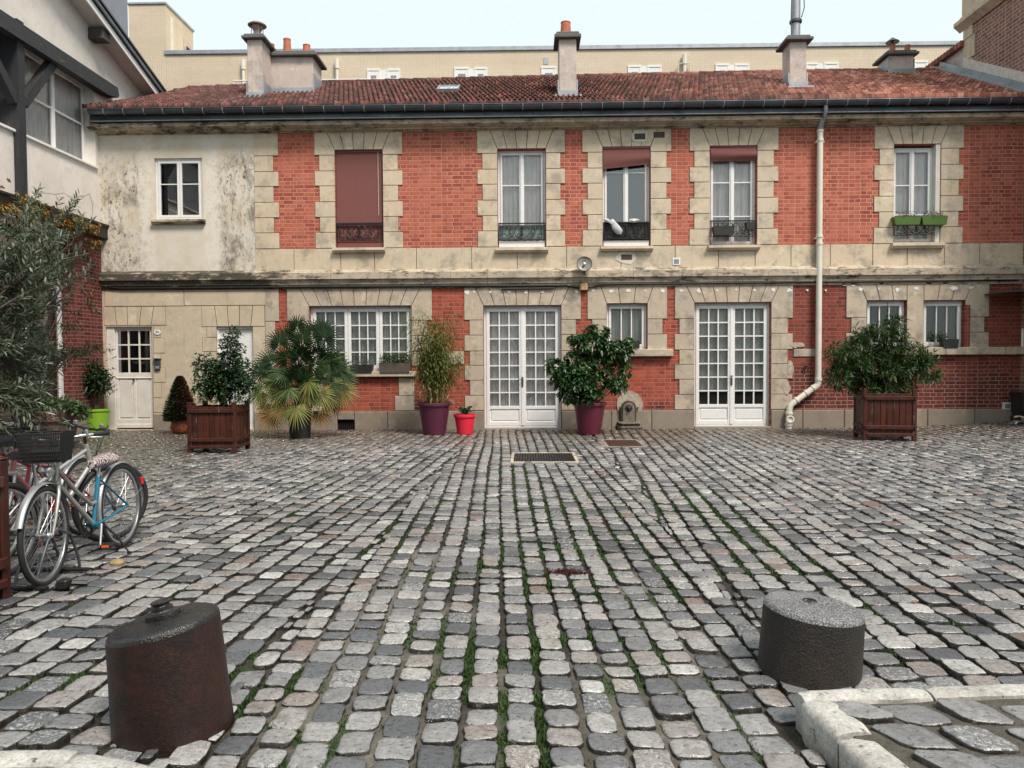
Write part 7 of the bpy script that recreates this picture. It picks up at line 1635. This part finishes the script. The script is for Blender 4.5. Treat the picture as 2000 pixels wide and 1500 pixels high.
# ================================================================ bollards
def bollard(name, label, base, r0_, r1_, h, tilt, slope, mat, topmat, z0=-.05, squash=1.0, knob=False):
    """r0_ foot, r1_ head; tilt = sideways lean per metre; slope = rise of the head across its width"""
    t = thing(name, label, 'bollard', (*base, 0)); n, k = 56, 14; vs = []; g = np.random.default_rng(3)
    for j in range(k+1):
        s = j/k; r = r0_+(r1_-r0_)*s
        for i in range(n):
            a = 2*math.pi*i/n; u, v = r*math.cos(a), r*math.sin(a)*squash; z = z0+(h-z0)*s+(slope*u/r1_*.5*r1_)*s
            rr_ = 1+.008*math.sin(3*a+1)+.004*math.sin(7*a+.4*j)+.01*math.sin(2*a+1); vs.append((base[0]+tilt*s+u*rr_, base[1]+v*rr_, z))
    fs = [(j*n+i, j*n+(i+1) % n, (j+1)*n+(i+1) % n, (j+1)*n+i) for j in range(k) for i in range(n)]
    m = MB(); m.add(vs, fs); m.build('body', mat, t, 60)
    vs = []; rings = [(1.0, 0), (.985, .012), (.95, .024), (.88, .030), (.7, .034), (.5, .036), (.3, .037), (.14, .037)]
    for q, dz in rings:
        for i in range(n):
            a = 2*math.pi*i/n; rr_ = 1+.008*math.sin(3*a+1)+.004*math.sin(7*a+.4*k)+.01*math.sin(2*a+1); u, v = r1_*q*math.cos(a)*rr_, r1_*q*math.sin(a)*squash*rr_; vs.append((base[0]+tilt+u, base[1]+v, h+slope*u*.5+dz+g.normal(0, .0015)*(q < .95)))
    m = MB(); fs = [(j*n+i, j*n+(i+1) % n, (j+1)*n+(i+1) % n, (j+1)*n+i) for j in range(len(rings)-1) for i in range(n)]+[tuple(range((len(rings)-1)*n, len(rings)*n))]; m.add(vs, fs); m.build('head', topmat, t, 60)
    c = (base[0]+tilt-.01, base[1]+.02, h+.035)
    if knob:
        m = MB(Matrix.Translation(c) @ Matrix.Rotation(-math.atan(slope*.5), 4, 'Y')); m.lathe([(.066, -.01), (.070, 0), (.066, .020), (.048, .024), (.043, .030), (.043, .040), (.034, .044), (.032, .050), (.040, .058), (.040, .064), (.033, .068), (.024, .064), (0, .062)], 26, (0, 0, 0)); m.build('cap_bolt', topmat, t, 35)
    else:
        m = MB(); m.tube([(c[0]+.03*math.cos(a), c[1]+.03*math.sin(a), c[2]+.004) for a in np.linspace(0, 6.28, 13)], .006, 5); m.lathe([(.014, 0), (.012, .008), (0, .01)], 8, (c[0], c[1], c[2])); m.build('ring_socket', 'rustd', t, 60)
    return t
def rusty(name, c0, c1, rough=.5, bump=.5, speck=0.0):
    t = NT(name); o = t.obj(); n1 = t.noise(o, 5, 6, .7); n2 = t.noise(o, 60, 5, .75); n3 = t.noise(t.scale(o, (1, 1, .3)), 10, 5, .7); n4 = t.noise(o, 130, 3, .7)
    c = t.mix(t.ramp(n1, .4, .62), c0, c1); c = t.mix(t.ramp(n3, .48, .7, 0, .7), c, tuple(v*.35 for v in c0)); v = t.ramp(n2, .3, .7, .7, 1.3); c = t.mix(1, c, t.comb(v, v, v), 'MULTIPLY')
    c = t.mix(t.ramp(t.noise(o, 34, 4, .85), .70, .74, 0, .6), c, (.35, .30, .27))
    if speck: c = t.mix(t.ramp(n4, .50, .60, 0, speck), c, (.42, .44, .46))
    return t.pbr(c, t.ramp(n2, .3, .7, rough-.14, rough+.12), 0, t.bump(t.math('ADD', n2, n4), bump, .006), .5)
M['rust'] = rusty('rusted_iron_post', (.013, .0058, .004), (.034, .0105, .006), .5, .4); M['rustd'] = rusty('dark_wet_iron', (.009, .0085, .009), (.018, .016, .016), .22, .5, .03)
M['stoneb'] = rusty('dark_stone_post', (.012, .010, .008), (.024, .016, .011), .6, .9, .05); M['stonet'] = rusty('speckled_stone_top', (.10, .10, .105), (.15, .15, .155), .38, 1.0, .85)
bollard('bollard', 'rusted iron bollard with a ringed knob on its slanting head, left foreground', BLc, .232, .214, .408, -.040, .36, 'rust', 'rustd', knob=True)
bollard('bollard', 'squat dark stone bollard with a pale speckled top, right foreground', BRc, .237, .228, .290, .022, -.20, 'stoneb', 'stonet')

# ================================================================ wall fountain
M['fount'] = rusty('mossy_cast_stone', (.16, .14, .11), (.24, .21, .175), .8, .7); M['fountd'] = rusty('dark_weathered_basin', (.030, .024, .022), (.07, .055, .048), .7, .7)
fxc, _ = FP(1228, 800, -.12); zt_ = FP(1228, 783, -.1)[1]; zb_ = FP(1228, 823, -.1)[1]
ft = thing('wall_fountain', 'small arched cast-stone wall fountain with a dark stepped basin', 'fountain', (fxc, -.1, 0)); hw = .135
arch = lambda r_, z0, cz: [(-r_, z0)]+[(-r_*math.cos(a), cz+r_*math.sin(a)) for a in np.linspace(0, math.pi, 17)]+[(r_, z0)]
cz = zt_-.16
m = MB(); m.prism(arch(.165, zb_-.02, cz), lambda u, v, w_: (fxc+u, w_, v), -.125, -.05); m.build('back_frame', 'fountd', ft)
m = MB(); m.prism(arch(.125, zb_-.0, cz), lambda u, v, w_: (fxc+u, w_, v), -.140, -.12); m.build('back_plate', 'fount', ft)
m = MB(); m.lathe([(.075, 0), (.08, -.012), (.06, -.02), (.055, -.01), (.03, -.035), (.0, -.05)], 20, (fxc, -.14, cz+.01), 1); m.tube([(fxc, -.17, cz), (fxc, -.215, cz-.01), (fxc, -.22, cz-.03)], .010, 6); m.build('mask_spout', 'fountd', ft, 50)
m = MB()
for sg in (-1, 1): m.tube([(fxc+sg*.16, -.09, cz-.02), (fxc+sg*.21, -.09, cz+.02), (fxc+sg*.20, -.09, cz-.03), (fxc+sg*.17, -.09, cz-.08)], [.02, .016, .014, .018], 7)
m.build('side_scroll', 'fountd', ft, 60)
def oct_(w_, y0, y1, c=.06): return [(fxc-w_, y1), (fxc-w_, y0+c), (fxc-w_+c, y0), (fxc+w_-c, y0), (fxc+w_, y0+c), (fxc+w_, y1)]
for (w_, yy, za, zb2, mt) in ((.265, -.40, -.06, .045, 'fountd'), (.245, -.375, .045, .075, 'fount'), (.22, -.35, .075, zb_-.035, 'fountd'), (.245, -.38, zb_-.035, zb_-.005, 'fount')):
    m = MB(); m.prism(oct_(w_, yy, -.055), lambda u, v, z_: (u, v, z_), za, zb2); m.build('basin', mt, ft)
patch('damaged_render', [(1228+26*math.cos(a)*rnd.uniform(.9, 1.1), 790-27*math.sin(a)*rnd.uniform(.9, 1.1)) for a in np.linspace(0, 2*math.pi, 15)[:-1]], 'chip', y=-.02)

# ================================================================ pot and cat by the right edge, weed, litter
x0, _ = FP(1997, 800, -.35); zt2 = FP(1990, 766, -.35)[1]; zg_ = float(gz(x0, -.35)); t = thing('flower_pot', 'black square pot standing by the wall at the right edge', 'plant pot', (x0+.03, -.35, zg_)); m = MB()
m.prism([(-.13, 0), (.13, 0), (.20, zt2-zg_-.04), (.215, zt2-zg_-.04), (.215, zt2-zg_), (-.215, zt2-zg_), (-.215, zt2-zg_-.04), (-.20, zt2-zg_-.04)], lambda u, v, w_: (x0+.06+u, w_, zg_+v), -.52, -.14); m.build('body', 'blackp', t)
cx, cz0 = FP(1984, 815, -.62); cz0 = float(gz(cx, -.62)); me = bpy.data.meshes.new('cat'); J = [((0, 0, .11), .075), ((.10, .02, .13), .085), ((.19, .05, .10), .07), ((-.07, -.03, .13), .045), ((-.115, -.05, .135), .05), ((-.155, -.065, .12), .024), ((-.04, -.09, .03), .022), ((-.02, .05, .03), .022), ((.17, -.04, .03), .025), ((.27, .02, .05), .018), ((.30, -.08, .025), .015), ((-.115, -.025, .195), .010), ((-.125, -.085, .195), .010), ((-.09, -.10, .015), .018), ((-.08, .04, .015), .018)]
E_ = [(0, 1), (1, 2), (0, 3), (3, 4), (4, 5), (0, 6), (0, 7), (2, 8), (2, 9), (9, 10), (4, 11), (4, 12), (6, 13), (7, 14)]
me.from_pydata([(cx+p[0], -.62+p[1], cz0+p[2]) for p, r in J], E_, []); cat = bpy.data.objects.new('cat', me); sc.collection.objects.link(cat); sk = cat.modifiers.new('skin', 'SKIN'); sb = cat.modifiers.new('smooth', 'SUBSURF'); sb.levels = 2; sb.render_levels = 2
for i, (p, r) in enumerate(J): me.skin_vertices[0].data[i].radius = (r, r)
me.skin_vertices[0].data[0].use_root = True
def catm():
    t = NT('calico_fur'); o = t.obj(); x_ = t.sep(o); n = t.noise(o, 9, 2); c = t.cramp(n, [(0, (.012, .011, .011)), (.50, (.014, .013, .012)), (.53, (.36, .24, .12)), (.58, (.36, .24, .12)), (.61, (.62, .60, .56))]); w = t.ramp(x_[2], cz0+.10, cz0+.05); c = t.mix(w, c, (.55, .52, .48)); return t.pbr(c, .9, 0, t.bump(t.noise(o, 120, 2), .5, .004), .2)
me.materials.append(catm()); tag(cat, 'small black, white and tan cat crouching beside the black pot at the right edge', 'cat')
wx, wy = GP(1098, 1118); g = np.random.default_rng(9); n = 900; P_ = np.stack([wx+g.normal(0, .065, n)+.05*g.random(n), wy+g.normal(0, .03, n)-.04*g.random(n), np.full(n, .006)], 1); P2 = np.stack([wx+.10+g.normal(0, .05, n//2), wy-.045+g.normal(0, .012, n//2), np.full(n//2, .002)], 1); P_ = np.concatenate([P_, P2])
wd = thing('red_weed', 'low dark red weed spreading between the cobbles in the middle of the court', 'weed', (wx, wy, 0)); leaves('foliage', P_, g.normal(0, 1, (len(P_), 3))+np.array((0, 0, 1.0)), g.uniform(.012, .03, len(P_)), .006, leafmat('dark_red_weed', (.035, .008, .009), (.085, .018, .018), .6, .3), wd, g.random(len(P_)), .3, seed=20)
n = 420; lx_ = np.where(g.random(n) < .75, g.uniform(-9, 10, n), g.normal(2.5, 2, n)); ly_ = np.where(g.random(n) < .8, -.2-np.abs(g.normal(0, .9, n)), g.uniform(-13, -1, n)); ok = ~free(lx_, ly_); lx_, ly_ = lx_[ok], ly_[ok]; n = len(lx_); P_ = np.stack([lx_, ly_, gz(lx_, ly_)+.010], 1)
D_ = g.normal(0, 1, (n, 3))*np.array((1, 1, .15)); o = leaves('fallen_leaves', P_, D_, g.uniform(.03, .065, n), g.uniform(.012, .03, n), leafmat('dry_leaf', (.16, .07, .03), (.36, .24, .12), .7, .3, 0, (.30, .08, .04), .95), None, g.random(n), .0, seed=21, up=np.array([[0, 0, 1.0]])+g.normal(0, .2, (n, 3))); tag(o, 'scattered dry brown leaves on the cobbles, most along the foot of the wall', 'fallen leaves', kind='stuff')
# ================================================================ house on the near side of the court, behind the photographer (seen only in reflections)
op = thing('opposite_house', 'pale rendered house on the near side of the courtyard behind the viewer', 'house', (0, -20.5, 0))
m = MB(); m.box(-14, 14, -24, -20.5, 0, 7.2); m.box(-14.3, 14.3, -24, -20.2, 7.2, 7.5); m.build('wall', 'wh_plaster', op)
for i in range(9):
    for z in (1.0, 4.2):
        x = -12+i*3; m = MB(); m.box(x-.6, x+.6, -20.52, -20.46, z, z+1.9); w_ = m.build('window', 'dark', op); m = MB(); m.box(x-.65, x-.58, -20.5, -20.43, z, z+1.9); m.box(x+.58, x+.65, -20.5, -20.43, z, z+1.9); m.box(x-.03, x+.03, -20.5, -20.43, z, z+1.9); m.box(x-.58, x+.58, -20.5, -20.43, z+1.9, z+1.97); m.box(x-.58, x+.58, -20.5, -20.43, z+1.2, z+1.25); m.build('frame', 'white', w_)
